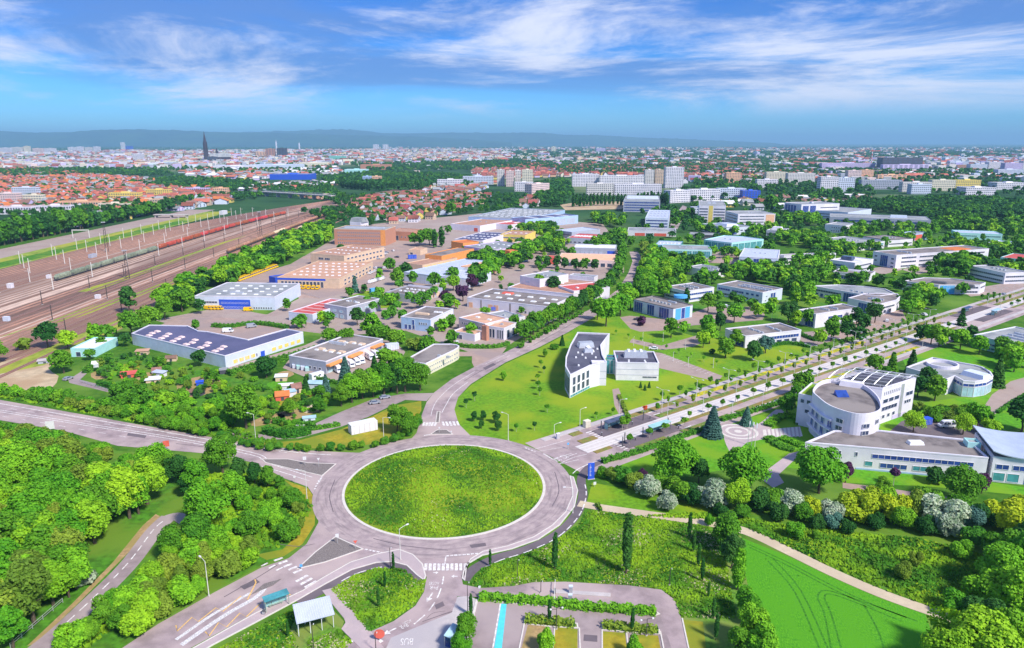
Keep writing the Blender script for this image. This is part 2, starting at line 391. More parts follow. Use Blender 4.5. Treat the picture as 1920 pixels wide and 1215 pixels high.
# cycle path at lower left
cyc = strip('cycle_path', [(40, 1240), (100, 1195), (170, 1130), (240, 1060), (290, 995), (318, 968)], 4.6, .040, 'asphalt')
strip('cycle_path_branch', [(312, 972), (332, 968), (352, 980), (378, 1004)], 3.6, .036, 'asphalt')
for i in range(0): pass
dashes('lane_marking', [(100, 1190), (170, 1126), (240, 1056), (290, 991), (318, 970)], .28, 2.4, 1.4, .055, 'paint', cyc)
sheet('path_verge', [(50, 1212), (135, 1132), (212, 1054), (268, 985), (292, 964), (300, 968), (272, 1004), (215, 1062), (150, 1128), (70, 1205)], .02, 'soil')
foot = strip('footpath', [(1085, 944), (1130, 952), (1200, 962), (1330, 981), (1400, 997), (1480, 1034), (1560, 1073), (1650, 1112), (1745, 1146), (1850, 1180)], 3.4, .036, 'path_sand')

# pavements round the ring
slab('pavement', [(706, 1039), (748, 1030), (775, 1040), (793, 1058), (799, 1080), (796, 1090), (781, 1079), (762, 1061), (735, 1054), (705, 1056), (660, 1069), (610, 1096), (560, 1125), (480, 1168), (400, 1210), (375, 1225), (350, 1222), (480, 1149), (568, 1107), (604, 1084), (657, 1054)], .13, 'pave_pink', kerb='kerb')
slab('pavement', [(876, 1059), (905, 1042), (960, 1030), (1010, 1012), (1050, 985), (1078, 950), (1084, 920), (1076, 895), (1068, 892), (1072, 915), (1073, 930), (1060, 960), (1035, 985), (1000, 1007), (950, 1024), (905, 1034), (882, 1048), (868, 1072), (866, 1085), (872, 1090)], .13, 'pave_pink', kerb='kerb')
rc = strip('ring_cycle_lane', [(870, 1088), (890, 1066), (930, 1046), (985, 1030), (1040, 1004), (1078, 968), (1093, 930), (1090, 898), (1105, 876), (1140, 860)], 2.6, .034, 'asphalt_dark')
dashes('lane_marking', [(905, 1066), (940, 1050), (990, 1034), (1046, 1007), (1085, 968), (1099, 930), (1095, 900)], .3, 2.6, 1.3, .05, 'paint', rc)
rc = strip('ring_cycle_lane', [(560, 1131), (612, 1102), (660, 1075), (705, 1062), (735, 1060), (760, 1067), (785, 1088)], 2.6, .034, 'asphalt_dark')
dashes('lane_marking', [(640, 1090), (665, 1077), (705, 1065), (735, 1062)], .3, 2.6, 1.3, .05, 'paint', rc)
slab('bus_platform', [(847, 1149), (858, 1119), (880, 1118), (893, 1124), (878, 1180), (865, 1225), (720, 1225), (733, 1196)], .05, 'concrete')
slab('bus_kerb', [(893, 1124), (897, 1124), (884, 1178), (872, 1225), (866, 1225), (878, 1180)], .16, 'kerb')
slab('pavement', [(604, 1108), (628, 1102), (660, 1145), (700, 1190), (720, 1215), (680, 1220), (640, 1180), (648, 1168), (645, 1160), (622, 1132)], .12, 'pave_pink')
# splitter islands
slab('traffic_island', [(490, 861), (540, 861), (577, 868), (631, 870), (604, 893), (545, 880), (497, 868)], .14, 'gravel', kerb='kerb')
slab('traffic_island', [(629, 1006), (682, 1030), (610, 1055), (556, 1068), (590, 1036)], .14, 'gravel', kerb='kerb')
slab('traffic_island', [(820, 806), (838, 806), (850, 815), (806, 815)], .14, 'gravel', kerb='kerb')
slab('traffic_island', [(819, 772), (826, 772), (824, 793), (816, 793)], .14, 'gravel', kerb='kerb')
slab('traffic_island', [(495, 1095), (528, 1086), (512, 1098), (470, 1116)], .13, 'gravel')

# ---------------------------------------------------------------- tram avenue
AO = (23.74, 210.32); AU = (.7978, .6029)
def AV(s, o): return (AO[0]+AU[0]*s-AU[1]*o, AO[1]+AU[1]*s+AU[0]*o)
def band(name, s0, s1, o0, o1, z, mat, h=None):
    p = [AV(s0, o0), AV(s1, o0), AV(s1, o1), AV(s0, o1)]
    return slab(name, p, h, mat, px=False) if h else sheet(name, p, z, mat, px=False)
avenue = band('avenue_road', -12, 560, -14.0, 16.5, .032, 'asphalt_road')
band('avenue_path', -6, 560, 13.6, 16.0, 0, 'concrete', .14)
band('avenue_footpath', 34, 560, -11.6, -9.3, 0, 'concrete', .14)
band('tram_track', -1, 560, -1.6, 4.4, 0, 'tram_slab', .10)
for s0, s1 in ((4, 8.5), (30, 62), (66, 150), (156, 196), (201, 300), (330, 560)): band('planting_strip', s0, s1, 10.9, 13.4, 0, 'bed_shrub' if s0 < 62 or s0 > 200 else 'bed_yellow', .22)
for s0, s1 in ((2.5, 9.5), (40, 150), (156, 268), (340, 560)): band('planting_strip', s0, s1, 4.8, 7.4, 0, 'bed_shrub', .22)
for s0, s1 in ((1, 8), (38, 120), (126, 180), (184, 262), (340, 560)): band('planting_strip', s0, s1, -3.6, -1.9, 0, 'bed_shrub', .22)
for s0, s1 in ((14, 28), (36, 62), (66, 108), (112, 152), (158, 208)): band('planting_strip', s0, s1, -9.1, -7.3, 0, 'bed_shrub' if s0 < 100 else 'bed_yellow', .24)
for s0, s1 in ((12, 38), (288, 330)):
    slab('tram_platform', [AV(s0, 4.6), AV(s1, 4.6), AV(s1, 10.4), AV(s0, 10.4)], .22, 'asphalt_dark', px=False)
    slab('tram_platform', [AV(s0, -1.8), AV(s1, -1.8), AV(s1, -7.0), AV(s0, -7.0)], .22, 'asphalt_dark', px=False)
TR = [o for o in COL.objects if o.name.startswith('tram_track')][0]
for o in (-.35, 1.1, 1.75, 3.2):
    b = MB(*AV(0, 0), 0); a = [AV(s, o) for s in (-1, 560)]; b.strip([AV(-1, o+.07), AV(560, o+.07)], [AV(-1, o-.07), AV(560, o-.07)], .108)
    q = b.build('rail', 'rail_steel'); q.parent = TR; q.location = tuple(AV(0, 0)[i]-TR.location[i] for i in (0, 1))+(0,)
def zebra(par, s, o0, o1, n, w=3.2, a=0.): pass
def bars(par, pts, z=.078, mat='paint'):                # each bar given as 4 pixels
    for q in pts: b = MB(); b.poly([(x-par.location[0], y-par.location[1]) for x, y in GP(q)], z); b.build('crossing_bar', mat, par)
def barrow(par, p0, p1, n, vec, width=.55, z=.078, mat='paint', name='crossing_bar'):
    """n bars from p0 to p1 (world), each running along vec"""
    for i in range(n):
        t = i/(n-1) if n > 1 else .5; c = (p0[0]+(p1[0]-p0[0])*t, p0[1]+(p1[1]-p0[1])*t)
        l = hypot(*vec); u = (vec[0]/l, vec[1]/l); nn = (-u[1]*width/2, u[0]*width/2)
        q = [(c[0]+nn[0], c[1]+nn[1]), (c[0]-nn[0], c[1]-nn[1]), (c[0]+vec[0]-nn[0], c[1]+vec[1]-nn[1]), (c[0]+vec[0]+nn[0], c[1]+vec[1]+nn[1])]
        b = MB(); b.poly([(x-par.location[0], y-par.location[1]) for x, y in q], z); b.build(name, mat, par)
def vsub(a, b): return (a[0]-b[0], a[1]-b[1])
# crossings (start of the bar row, end of the row, where a bar ends)
for par, a, b_, e, n, w in ((south, (798, 1070), (872, 1070), (799, 1057), 10, .7), (north, (793, 799), (815, 799), (796, 792), 5, .8), (north, (833, 799), (860, 798), (830, 791), 5, .8),
        (swroad, (514, 1052), (550, 1075), (530, 1046), 5, .75), (swroad, (555, 1091), (580, 1108), (577, 1079), 4, .8), (south, (655, 1204), (690, 1216), (682, 1189), 3, .9), (west, (502, 1056), (530, 1064), (490, 1062), 3, .5)):
    A, B_, E_ = G(*a), G(*b_), G(*e); barrow(par, A, B_, n, vsub(E_, A), w)
for s, o0, o1 in ((9.9, -6.6, -2.2), (39.5, -6.6, -3.6), (9.6, 5.0, 10.6), (40, 8, 10.6)):
    nb = int((o1-o0)/1.0)
    barrow(avenue, AV(s, o0), AV(s, o1), nb, (AU[0]*3.4, AU[1]*3.4), .5, .05, 'paint', 'crossing_bar')
for s, n in ((268, 6), (262, 6)): barrow(avenue, AV(s, -9), AV(s, -4.5), n, (AU[0]*3, AU[1]*3), .5, .05)
# give-way dashes, lane lines, arrows
for par, a, b_, n in ((south, (836, 1043), (906, 1037.5), 10), (swroad, (684, 1030), (721, 1038), 6), (west, (598, 905), (604, 893), 5), (west, (590, 918), (597, 903), 4), (avenue, (1019, 851), (1034, 860), 6), (north, (795, 817), (806, 815), 4), (avenue, (985, 840), (1001, 846), 4)):
    A, B_ = G(*a), G(*b_); d = vsub(B_, A); l = hypot(*d); barrow(par, A, B_, n, (d[0]/l*.75, d[1]/l*.75), .5, .082, 'paint', 'give_way_mark')
def line(par, pts, w=.16, z=.08, mat='paint', name='lane_line', smooth=4):
    p = GP(pts)
    if smooth and len(p) > 2: p = cr(p, smooth)
    p = [(x-par.location[0], y-par.location[1]) for x, y in p]
    b = MB(); b.strip(offset(p, w/2), offset(p, -w/2), z); b.build(name, mat, par)
def dline(par, pts, w, on, off, z=.08, mat='paint'):
    p = [(x-par.location[0], y-par.location[1]) for x, y in GP(pts)]; dashes('lane_marking', p, w, on, off, z, mat, par, px=False)
line(west, [(-160, 728), (0, 757), (170, 786), (297, 808), (449, 834), (560, 849), (620, 853)], .35)
line(west, [(-160, 742), (0, 769), (170, 796), (330, 821), (470, 848), (500, 860)], .3)
line(west, [(-160, 746), (0, 772.5), (170, 799.5), (330, 825), (470, 853), (490, 862)], .3)
dline(west, [(-160, 734), (0, 763), (170, 791), (330, 815), (480, 841), (560, 852)], .2, 3, 6)
dline(west, [(-160, 755), (0, 780), (120, 800), (250, 822)], .2, 3, 6)
line(west, [(500, 868), (545, 882), (585, 895)], .3); line(west, [(480, 872), (530, 886), (580, 902)], .25)
line(north, [(878, 716), (850, 738), (836, 760), (828, 775)], .25); line(north, [(808, 780), (812, 765), (822, 748), (850, 722), (890, 697)], .22); line(north, [(910, 683), (950, 664)], .2)
dline(north, [(930, 679), (1000, 645), (1060, 612), (1110, 588)], .2, 3, 6)
line(south, [(834, 1058), (836, 1044)], .3)
dline(south, [(832, 1081), (828, 1100), (818, 1125), (800, 1150), (770, 1176)], .3, 3.2, 1.6)
line(swroad, [(582, 1108), (604, 1094), (660, 1062), (700, 1046)], .15, mat='paint_worn')
for z0 in ([(330, 1173), (332, 1184), (360, 1158), (372, 1166), (405, 1140), (418, 1147), (452, 1118), (464, 1125), (480, 1093), (478, 1087)], [(385, 1185), (392, 1193), (410, 1168), (425, 1176), (450, 1150), (462, 1157), (490, 1130), (500, 1137), (528, 1108), (545, 1116)]):
    line(swroad, z0, .3, .082, 'paint_yellow', 'zigzag_line', 0)
line(swroad, [(340, 1210), (420, 1155), (480, 1120), (500, 1098)], 1.1, .07, 'paint_worn', 'worn_hatching'); line(swroad, [(330, 1200), (400, 1152), (470, 1112)], .8, .072, 'paint_worn', 'worn_hatching')
line(avenue, [(1046, 871), (1075, 858), (1100, 852)], .2, .05); line(avenue, [(1046, 871), (1085, 862)], .2, .05); line(avenue, [(1000, 849), (1040, 862)], .2, .05); line(avenue, [(1035, 862), (1072, 850)], .25, .05); line(avenue, [(1062, 857), (1082, 850)], .25, .05)
line(avenue, [(1074, 888), (1085, 879), (1110, 868), (1150, 855)], .3, .05); line(avenue, [(1000, 843), (1040, 832), (1070, 823)], .2, .05); line(avenue, [(1060, 838), (1000, 848)], .15, .05)
def arrow(par, tail, tip, w=.35, z=.084):
    A, B_ = G(*tail), G(*tip); d = vsub(B_, A); l = hypot(*d); u = (d[0]/l, d[1]/l); n = (-u[1], u[0])
    P = lambda a, b: (A[0]+u[0]*a+n[0]*b-par.location[0], A[1]+u[1]*a+n[1]*b-par.location[1])
    h = min(l*.45, 2.2); b = MB(); b.poly([P(0, -w/2), P(l-h, -w/2), P(l-h, -w*2), P(l, 0), P(l-h, w*2), P(l-h, w/2), P(0, w/2)], z); b.build('arrow_mark', 'paint', par)
arrow(south, (811, 1112), (800, 1130)); arrow(south, (743, 1178), (718, 1191)); arrow(south, (812, 1074), (822, 1074), .3); arrow(south, (858, 1081), (846, 1081), .3)
def text(par, s, at, size, rz, z=.09, mat='paint', shear=0):
    c = bpy.data.curves.new('road_lettering', 'FONT'); c.body = s; c.size = size; c.align_x = 'CENTER'; c.align_y = 'CENTER'; c.materials.append(MAT[mat])
    o = bpy.data.objects.new('road_lettering', c); g = G(*at); o.location = (g[0]-par.location[0], g[1]-par.location[1], z); o.rotation_euler = (0, 0, rz); o.scale = (1, 1.9, 1)
    link(o, par); return o
text(south, 'BUS', (763, 1203), 1.5, pi*1.02); text(south, 'P+R', (814, 1102), 1.1, pi); text(south, 'ACCES', (814, 1094), .75, pi); text(south, 'P+R', (757, 1174), 1.0, pi*1.22); text(south, 'ACCES', (763, 1167), .62, pi*1.22)
text(avenue, 'BUS', (1044, 862), 1.5, -.95, .06); text(avenue, 'CTS', (1057, 857), 1.5, -.95, .06)

# ---------------------------------------------------------------- lawns and other ground
def gs(name, pts, z, mat, smooth=0): return sheet(name, pts, z, mat, smooth=smooth)
gs('lawn', [(852, 768), (860, 795), (885, 820), (920, 833), (960, 836), (1005, 832), (1060, 812), (1200, 768), (1330, 722), (1300, 700), (1250, 690), (1130, 560), (1103, 600), (1063, 626), (1013, 652), (947, 682), (883, 722), (859, 747)], .024, 'lawn')
gs('lawn', [(1130, 600), (1200, 600), (1300, 630), (1500, 650), (1530, 665), (1380, 712), (1330, 722), (1240, 660), (1150, 640)], .016, 'lawn')
gs('lawn', [(1135, 590), (1200, 560), (1300, 545), (1480, 560), (1690, 540), (1700, 590), (1600, 615), (1480, 612), (1300, 600)], .011, 'rough_grass')
gs('lawn', [(1130, 858), (1200, 842), (1330, 800), (1470, 768), (1500, 760), (1560, 830), (1500, 880), (1420, 870), (1250, 900), (1140, 905), (1110, 890)], .020, 'lawn_bright')
gs('lawn', [(1570, 880), (1700, 880), (1930, 915), (1930, 930), (1740, 912), (1580, 905)], .020, 'lawn_bright')
gs('lawn', [(1640, 800), (1700, 760), (1800, 745), (1930, 735), (1930, 800), (1700, 830)], .014, 'lawn_bright')
gs('lawn', [(1680, 650), (1740, 640), (1830, 655), (1930, 680), (1930, 720), (1860, 735), (1700, 690)], .012, 'lawn_bright')
gs('playing_field', [(1878, 765), (1940, 735), (1980, 770), (1940, 800)], .03, 'lawn_bright')
gs('lawn', [(1110, 905), (1250, 930), (1330, 950), (1330, 978), (1200, 958), (1100, 944)], .020, 'lawn')
gs('meadow_ground', [(905, 1066), (960, 1047), (1030, 1022), (1085, 985), (1100, 957), (1200, 968), (1330, 988), (1390, 1005), (1400, 1080), (1420, 1225), (1292, 1225), (1276, 1155), (1264, 1124), (1240, 1105), (1180, 1097), (1060, 1090), (1000, 1091), (963, 1098), (901, 1102), (880, 1096)], .018, 'meadow_ground')
gs('meadow_ground', [(620, 1106), (665, 1080), (705, 1066), (735, 1064), (760, 1070), (783, 1088), (798, 1088), (793, 1110), (776, 1136), (737, 1163), (690, 1186), (660, 1150)], .022, 'meadow_ground')
gs('meadow_ground', [(400, 1222), (480, 1178), (570, 1132), (600, 1118), (645, 1165), (640, 1185), (660, 1205), (640, 1225)], .020, 'meadow_ground')
gs('meadow_ground', [(1200, 962), (1330, 978), (1400, 994), (1480, 1030), (1560, 1068), (1650, 1108), (1745, 1142), (1930, 1190), (1930, 960), (1800, 950), (1500, 960), (1330, 955)], .014, 'rough_grass')
CROP = gs('crop_field', [(1390, 1008), (1480, 1044), (1560, 1083), (1650, 1122), (1735, 1152), (1760, 1225), (1440, 1225), (1415, 1150), (1398, 1080)], .022, 'crop')
for pts in ([(1440, 1052), (1490, 1110), (1540, 1225)], [(1450, 1048), (1502, 1108), (1556, 1225)], [(1560, 1225), (1545, 1150), (1533, 1120), (1548, 1107), (1600, 1122), (1700, 1158)], [(1580, 1225), (1558, 1150), (1546, 1122), (1556, 1114), (1600, 1128), (1690, 1165)], [(1620, 1135), (1645, 1180), (1660, 1225)], [(1402, 1020), (1480, 1056), (1560, 1098), (1640, 1135), (1720, 1165)], [(1405, 1026), (1480, 1062), (1560, 1104), (1640, 1141)]):
    line(CROP, pts, .4, .03, 'crop_track', 'wheel_track')
gs('grass_bay', [(990, 1172), (1028, 1175), (1022, 1225), (975, 1225)], .060, 'soil'); gs('grass_bay', [(1040, 1176), (1083, 1180), (1083, 1225), (1037, 1225)], .060, 'lawn_dry')
gs('grass_bay', [(1130, 1184), (1172, 1187), (1176, 1225), (1131, 1225)], .060, 'lawn_dry'); gs('grass_bay', [(1188, 1190), (1234, 1192), (1240, 1225), (1190, 1225)], .060, 'lawn_dry')
gs('lawn', [(1278, 1162), (1318, 1166), (1325, 1225), (1290, 1225)], .030, 'lawn_dry')
sheet('blue_lane', [(940, 1132), (950, 1133), (940, 1225), (925, 1225)], .056, 'paint_cyan')
line(carpark, [(938.5, 1132), (922.5, 1225)], .3, .06)
for p in ([(982, 1161), (1026, 1165), (1083, 1169), (1085, 1179), (1030, 1176), (990, 1171)], [(1128, 1172), (1190, 1178), (1237, 1181), (1238, 1190), (1180, 1187), (1130, 1182)], [(897, 1121), (1000, 1129), (1180, 1144), (1232, 1148), (1238, 1152), (1228, 1155), (1100, 1145), (897, 1126)]):
    slab('planter_bed', p, .16, 'bed_shrub', kerb='kerb')
for a, b_ in (((984, 1165), (972, 1225)), ((1086, 1178), (1088, 1225)), ((1129, 1175), (1129, 1225)), ((1238, 1184), (1246, 1225)), ((1279, 1160), (1293, 1225)), ((893, 1126), (872, 1220)), ((1030, 1176), (1024, 1225)), ((1175, 1187), (1178, 1225)), ((1187, 1188), (1190, 1225)), ((1040, 1177), (1036, 1225))):
    p = GP([a, b_]); q = MB(p[0][0], p[0][1], 0); q.prism(offset(p, .14)+offset(p, -.14)[::-1], 0, .17); tag(q.build('kerb', 'kerb'), kind='structure')
slab('ticket_island', [(1033, 1106), (1145, 1113), (1145, 1120), (1034, 1112.5)], .2, 'concrete')
# left wood floor, verge, allotments, dry grass
gs('wood_floor', [(-160, 790), (0, 795), (120, 815), (220, 845), (380, 860), (479, 876), (533, 903), (580, 920), (592, 940), (588, 985), (565, 1018), (535, 1040), (491, 1060), (400, 1108), (297, 1165), (215, 1222), (-160, 1225)], .008, 'rough_grass')
gs('verge', [(533, 900), (578, 916), (592, 938), (590, 984), (567, 1020), (532, 1043), (500, 1050), (480, 1040), (530, 1030), (562, 1000), (575, 960), (570, 930)], .014, 'lawn_dry')
gs('dry_lawn', [(470, 832), (560, 826), (640, 805), (700, 780), (740, 760), (790, 752), (790, 770), (770, 800), (740, 825), (640, 842), (560, 840)], .030, 'lawn_dry')
gs('allotment_ground', [(150, 690), (250, 660), (330, 680), (430, 690), (520, 720), (640, 700), (800, 735), (740, 750), (640, 772), (540, 812), (420, 805), (330, 770), (210, 745)], .010, 'rough_grass')
for p in ([(215, 690), (250, 680), (262, 690), (225, 705)], [(330, 720), (380, 705), (420, 715), (400, 735), (350, 745)], [(510, 745), (560, 730), (600, 742), (540, 765)], [(520, 775), (580, 760), (600, 770), (540, 790)], [(170, 700), (200, 692), (215, 704), (180, 712)], [(250, 705), (280, 698), (300, 705), (270, 716)], [(520, 700), (540, 695), (552, 702), (530, 710)], [(470, 790), (520, 775), (535, 785), (480, 800)]):
    gs('garden_bed', p, .020, random.choice(['soil', 'lawn_dry', 'soil']), 2)
for p in ([(500, 720), (530, 712), (540, 722), (515, 730)], [(590, 755), (612, 748), (618, 756), (598, 762)], [(190, 700), (230, 690), (240, 698), (205, 706)]): gs('garden_lawn', p, .024, 'lawn_bright', 2)
gs('dirt_yard', [(-160, 735), (-100, 700), (0, 680), (60, 662), (100, 655), (130, 660), (90, 690), (110, 705), (95, 730), (60, 738), (0, 727), (-160, 750)], .027, 'dirt', 2)
gs('allotment_track', [(128, 712), (160, 692), (165, 698), (150, 712), (215, 728), (210, 737), (130, 718)], .028, 'asphalt')
gs('sand_path', [(560, 770), (600, 752), (606, 757), (575, 775)], .026, 'path_sand')
# paved yards of the business park
gs('industrial_yard', [(290, 600), (420, 575), (500, 590), (560, 560), (560, 520), (430, 530), (545, 495), (640, 440), (700, 420), (900, 400), (1130, 420), (1170, 470), (1170, 510), (1110, 560), (1060, 590), (990, 625), (940, 655), (880, 660), (760, 620), (640, 630), (560, 620), (430, 640)], .006, 'yard')
gs('depot_yard', [(425, 530), (545, 495), (570, 480), (690, 470), (760, 460), (790, 480), (690, 540), (600, 560), (520, 555)], .012, 'yard_pink')
gs('camper_yard', [(530, 690), (545, 670), (650, 630), (740, 640), (760, 660), (740, 690), (640, 715), (580, 710)], .018, 'yard')
gs('warehouse_yard', [(300, 610), (330, 596), (430, 596), (560, 612), (530, 618), (465, 638), (390, 622), (352, 611)], .018, 'yard_pink')
gs('warehouse_lane', [(425, 690), (570, 648), (600, 635), (610, 620), (560, 600), (400, 592), (400, 586), (570, 592), (625, 612), (618, 636), (580, 656), (440, 694)], .022, 'yard')
gs('hedge_lawn', [(640, 560), (690, 545), (760, 558), (750, 575), (690, 580)], .024, 'lawn')
gs('side_road', [(800, 655), (870, 660), (950, 652), (935, 672), (890, 690), (885, 680), (885, 668), (800, 668)], .026, 'yard_pink')
gs('car_court', [(860, 640), (920, 630), (960, 645), (900, 652), (865, 650)], .030, 'yard')
gs('office_yard', [(1130, 600), (1180, 592), (1260, 600), (1290, 590), (1330, 575), (1440, 575), (1430, 600), (1300, 610), (1240, 620), (1200, 622)], .018, 'yard_pink')
gs('parking_lane', [(1175, 655), (1240, 662), (1355, 705), (1345, 716), (1235, 690), (1180, 668)], .030, 'yard')
gs('loop_drive', [(1185, 635), (1240, 648), (1310, 628), (1330, 636), (1300, 650), (1240, 656), (1180, 642)], .028, 'yard')
for i in range(13):
    A = G(1248+i*7.6, 664+i*3.0); B_ = G(1237+i*7.6, 667+i*3.1); bb = MB(A[0], A[1], 0); bb.strip(offset([A, B_], .07), offset([A, B_], -.07), .045); tag(bb.build('bay_line', 'paint'), kind='structure')
gs('oval_yard', [(1480, 625), (1540, 620), (1690, 580), (1700, 600), (1660, 615), (1560, 640), (1520, 650)], .026, 'yard_pink')
gs('park_path', [(1148, 730), (1160, 728), (1172, 760), (1180, 782), (1165, 786), (1152, 760)], .032, 'yard')
gs('plaza', [(1358, 812), (1380, 798), (1420, 796), (1440, 780), (1455, 768), (1470, 772), (1450, 795), (1440, 818), (1420, 826), (1400, 830), (1375, 850), (1362, 835)], .030, 'pave_pink', 2)
for r, mt in ((6.6, 'kerb'), (5.6, 'pave_pink'), (4.2, 'kerb'), (3.2, 'pave_pink'), (1.3, 'kerb')):
    c = G(1384, 809); b = MB(*c, 0); b.poly([(c[0]+r*cos(i*pi/16), c[1]+r*sin(i*pi/16)) for i in range(32)], .034+(7-r)*.004); tag(b.build('paving_circle', mt), kind='structure')
gs('building_forecourt', [(1430, 806), (1500, 800), (1505, 818), (1432, 820)], .034, 'kerb')
for i in range(9): gs('paving_band', [(1436+i*7.4, 805.4-i*.6), (1439+i*7.4, 805.1-i*.6), (1442+i*7.4, 819.6), (1439+i*7.4, 819.8)], .040, 'pave_pink')
gs('staff_car_park', [(1655, 820), (1690, 790), (1760, 770), (1850, 790), (1870, 820), (1800, 840), (1700, 830)], .028, 'asphalt_dark')
gs('right_drive', [(1840, 770), (1860, 740), (1895, 715), (1930, 705), (1930, 735), (1880, 765), (1850, 790)], .030, 'yard')
gs('front_path', [(1440, 880), (1480, 850), (1500, 846), (1490, 862), (1460, 890), (1470, 905), (1450, 915), (1430, 900)], .028, 'pave_pink')
gs('front_drive', [(1580, 905), (1660, 915), (1800, 935), (1800, 945), (1640, 925), (1580, 915)], .026, 'yard_pink')
for i, x in enumerate((1625, 1690)): gs('office_car_park', [(x, 505), (x+40, 498), (x+70, 505), (x+30, 515)], .02, 'yard')
gs('office_car_park', [(1230, 470), (1380, 470), (1390, 495), (1240, 490)], .02, 'yard_pink')
gs('office_car_park', [(1760, 480), (1830, 470), (1850, 485), (1780, 495)], .02, 'yard')
gs('office_car_park', [(1800, 545), (1920, 525), (1920, 545), (1820, 556)], .02, 'yard')
gs('sports_ground', [(1050, 384), (1090, 378), (1180, 378), (1165, 392), (1060, 394)], .02, 'dirt')
gs('cross_street', [(1255, 425), (1268, 400), (1280, 385), (1288, 388), (1285, 400), (1270, 430)], .03, 'asphalt')

# ---------------------------------------------------------------- railway yard (tracks run straight away from the camera side)
def yard(name, x0, x1, y0, y1, z, mat): return sheet(name, [(x0, y0), (x1, y0), (x1, y1), (x0, y1)], z, mat, px=False)
def bend(x, y):                                       # far end of the yard curves to the right and narrows to the bridge
    t = max(0, (y-800)/420.)
    return (x*(1-.0*t)+(x+268)*(-.42*min(1, t)**1.3)+34*t*t, y)
rb = [(-396, 230), (-396, 700), bend(-396, 800), bend(-396, 900), bend(-396, 1000), bend(-396, 1100), bend(-396, 1220), bend(-396, 1500), bend(-222, 1500), bend(-222, 1220), bend(-222, 1100), bend(-222, 1000), bend(-222, 900), (-222, 700), (-222, 480), (-205, 400), (-205, 230)]
sheet('rail_yard', rb, .02, 'ballast', px=False)
yard('yard_embankment', -432, -396, 230, 1020, .016, 'weeds'); yard('yard_embankment_grass', -418, -400, 230, 900, .024, 'rough_grass')
yard('yard_road', -470, -432, 230, 1050, .020, 'yard')
yard('gravel_strip', -303, -295, 300, 900, .03, 'ballast_pale'); yard('gravel_strip', -331, -326, 300, 800, .03, 'ballast_pale'); yard('gravel_strip', -262, -254, 330, 760, .03, 'ballast_pale')
sheet('weed_strip', [(-288, 460), (-282, 500), (-284, 700), (-279, 760), (-276, 600), (-275, 460)], .034, 'weeds', px=False)
sheet('weed_strip', [(-258, 345), (-243, 390), (-233, 470), (-232, 600), (-237, 540), (-252, 420)], .034, 'weeds', px=False)
sheet('weed_strip', [(-224, 280), (-206, 300), (-206, 420), (-214, 420), (-222, 340)], .030, 'weeds', px=False)
xs = [-392, -387.5, -383, -378, -373, -368.5, -364, -359, -354, -349.5, -345, -340, -335, -322, -317.5, -313, -308.5, -291, -286.5, -278, -271, -267, -259, -254.5, -250, -245.5, -240.5, -236, -229, -223, -214]
PALE = {-335, -322, -317.5, -313, -308.5, -349.5}
for i, x in enumerate(xs):
    ys = [230, 500, 700, 800, 860, 920, 980, 1040, 1100, 1160, 1230, 1330]
    if x > -252: ys = [235 if x > -238 else 270, 420, 560, 700, 800, 860, 920, 980, 1040, 1100, 1160]
    c = [bend(x, y) for y in ys]
    t = strip('railway_track', c, 2.7, .046, 'ballast_pale' if x in PALE else 'ballast_rust', px=False, smooth=0)
    c = [(a-t.location[0], b_-t.location[1]) for a, b_ in c]
    for s in (-.75, .75):
        b = MB(); a = offset(c, s+.09); d = offset(c, s-.09); b.strip(a, d, .19); b.build('rail', 'rail_steel', t)

sheet('junction_meadow', [(520, 352), (560, 347), (612, 350), (622, 362), (600, 372), (560, 368)], .03, 'weeds')
for k, pts in enumerate(([(585, 372), (560, 362), (530, 352), (505, 344), (490, 338)], [(600, 374), (590, 362), (560, 350), (525, 342)], [(575, 370), (540, 358), (505, 349), (480, 343)])): strip('railway_track', pts, 9, .05, 'ballast_rust')

for par, pts, w in ((south, [(792, 1166), (815, 1158), (832, 1152), (848, 1147)], .22), (south, [(800, 1160), (812, 1150), (835, 1146)], .12), (west, [(330, 832), (380, 838), (440, 846)], .3), (west, [(90, 775), (200, 795), (280, 806)], .25), (swroad, [(520, 1020), (560, 1025), (590, 1020)], .2), (ringroad, [(700, 1010), (760, 1024), (840, 1032)], .25), (ringroad, [(1035, 950), (1048, 920), (1040, 885)], .25), (ringroad, [(625, 960), (618, 930), (628, 900)], .25), (north, [(870, 715), (905, 694), (950, 672)], .3), (north, [(1000, 648), (1050, 620), (1090, 598)], .3), (swroad, [(420, 1120), (480, 1085), (520, 1060)], .25)):
    line(par, pts, w, .072, 'asphalt_dark', 'road_crack')
for par, q in ((west, [(240, 812), (275, 817), (272, 822), (238, 817)]), (north, [(905, 690), (925, 681), (930, 684), (910, 694)]), (swroad, [(450, 1100), (480, 1086), (488, 1092), (458, 1106)]), (ringroad, [(880, 1022), (910, 1018), (912, 1024), (884, 1028)]), (south, [(815, 1135), (830, 1128), (834, 1136), (818, 1143)]), (carpark, [(1095, 1190), (1120, 1192), (1120, 1204), (1094, 1202)])):
    b = MB(); b.poly([(x-par.location[0], y-par.location[1]) for x, y in GP(q)], .0685); b.build('road_patch', 'asphalt_dark', par)
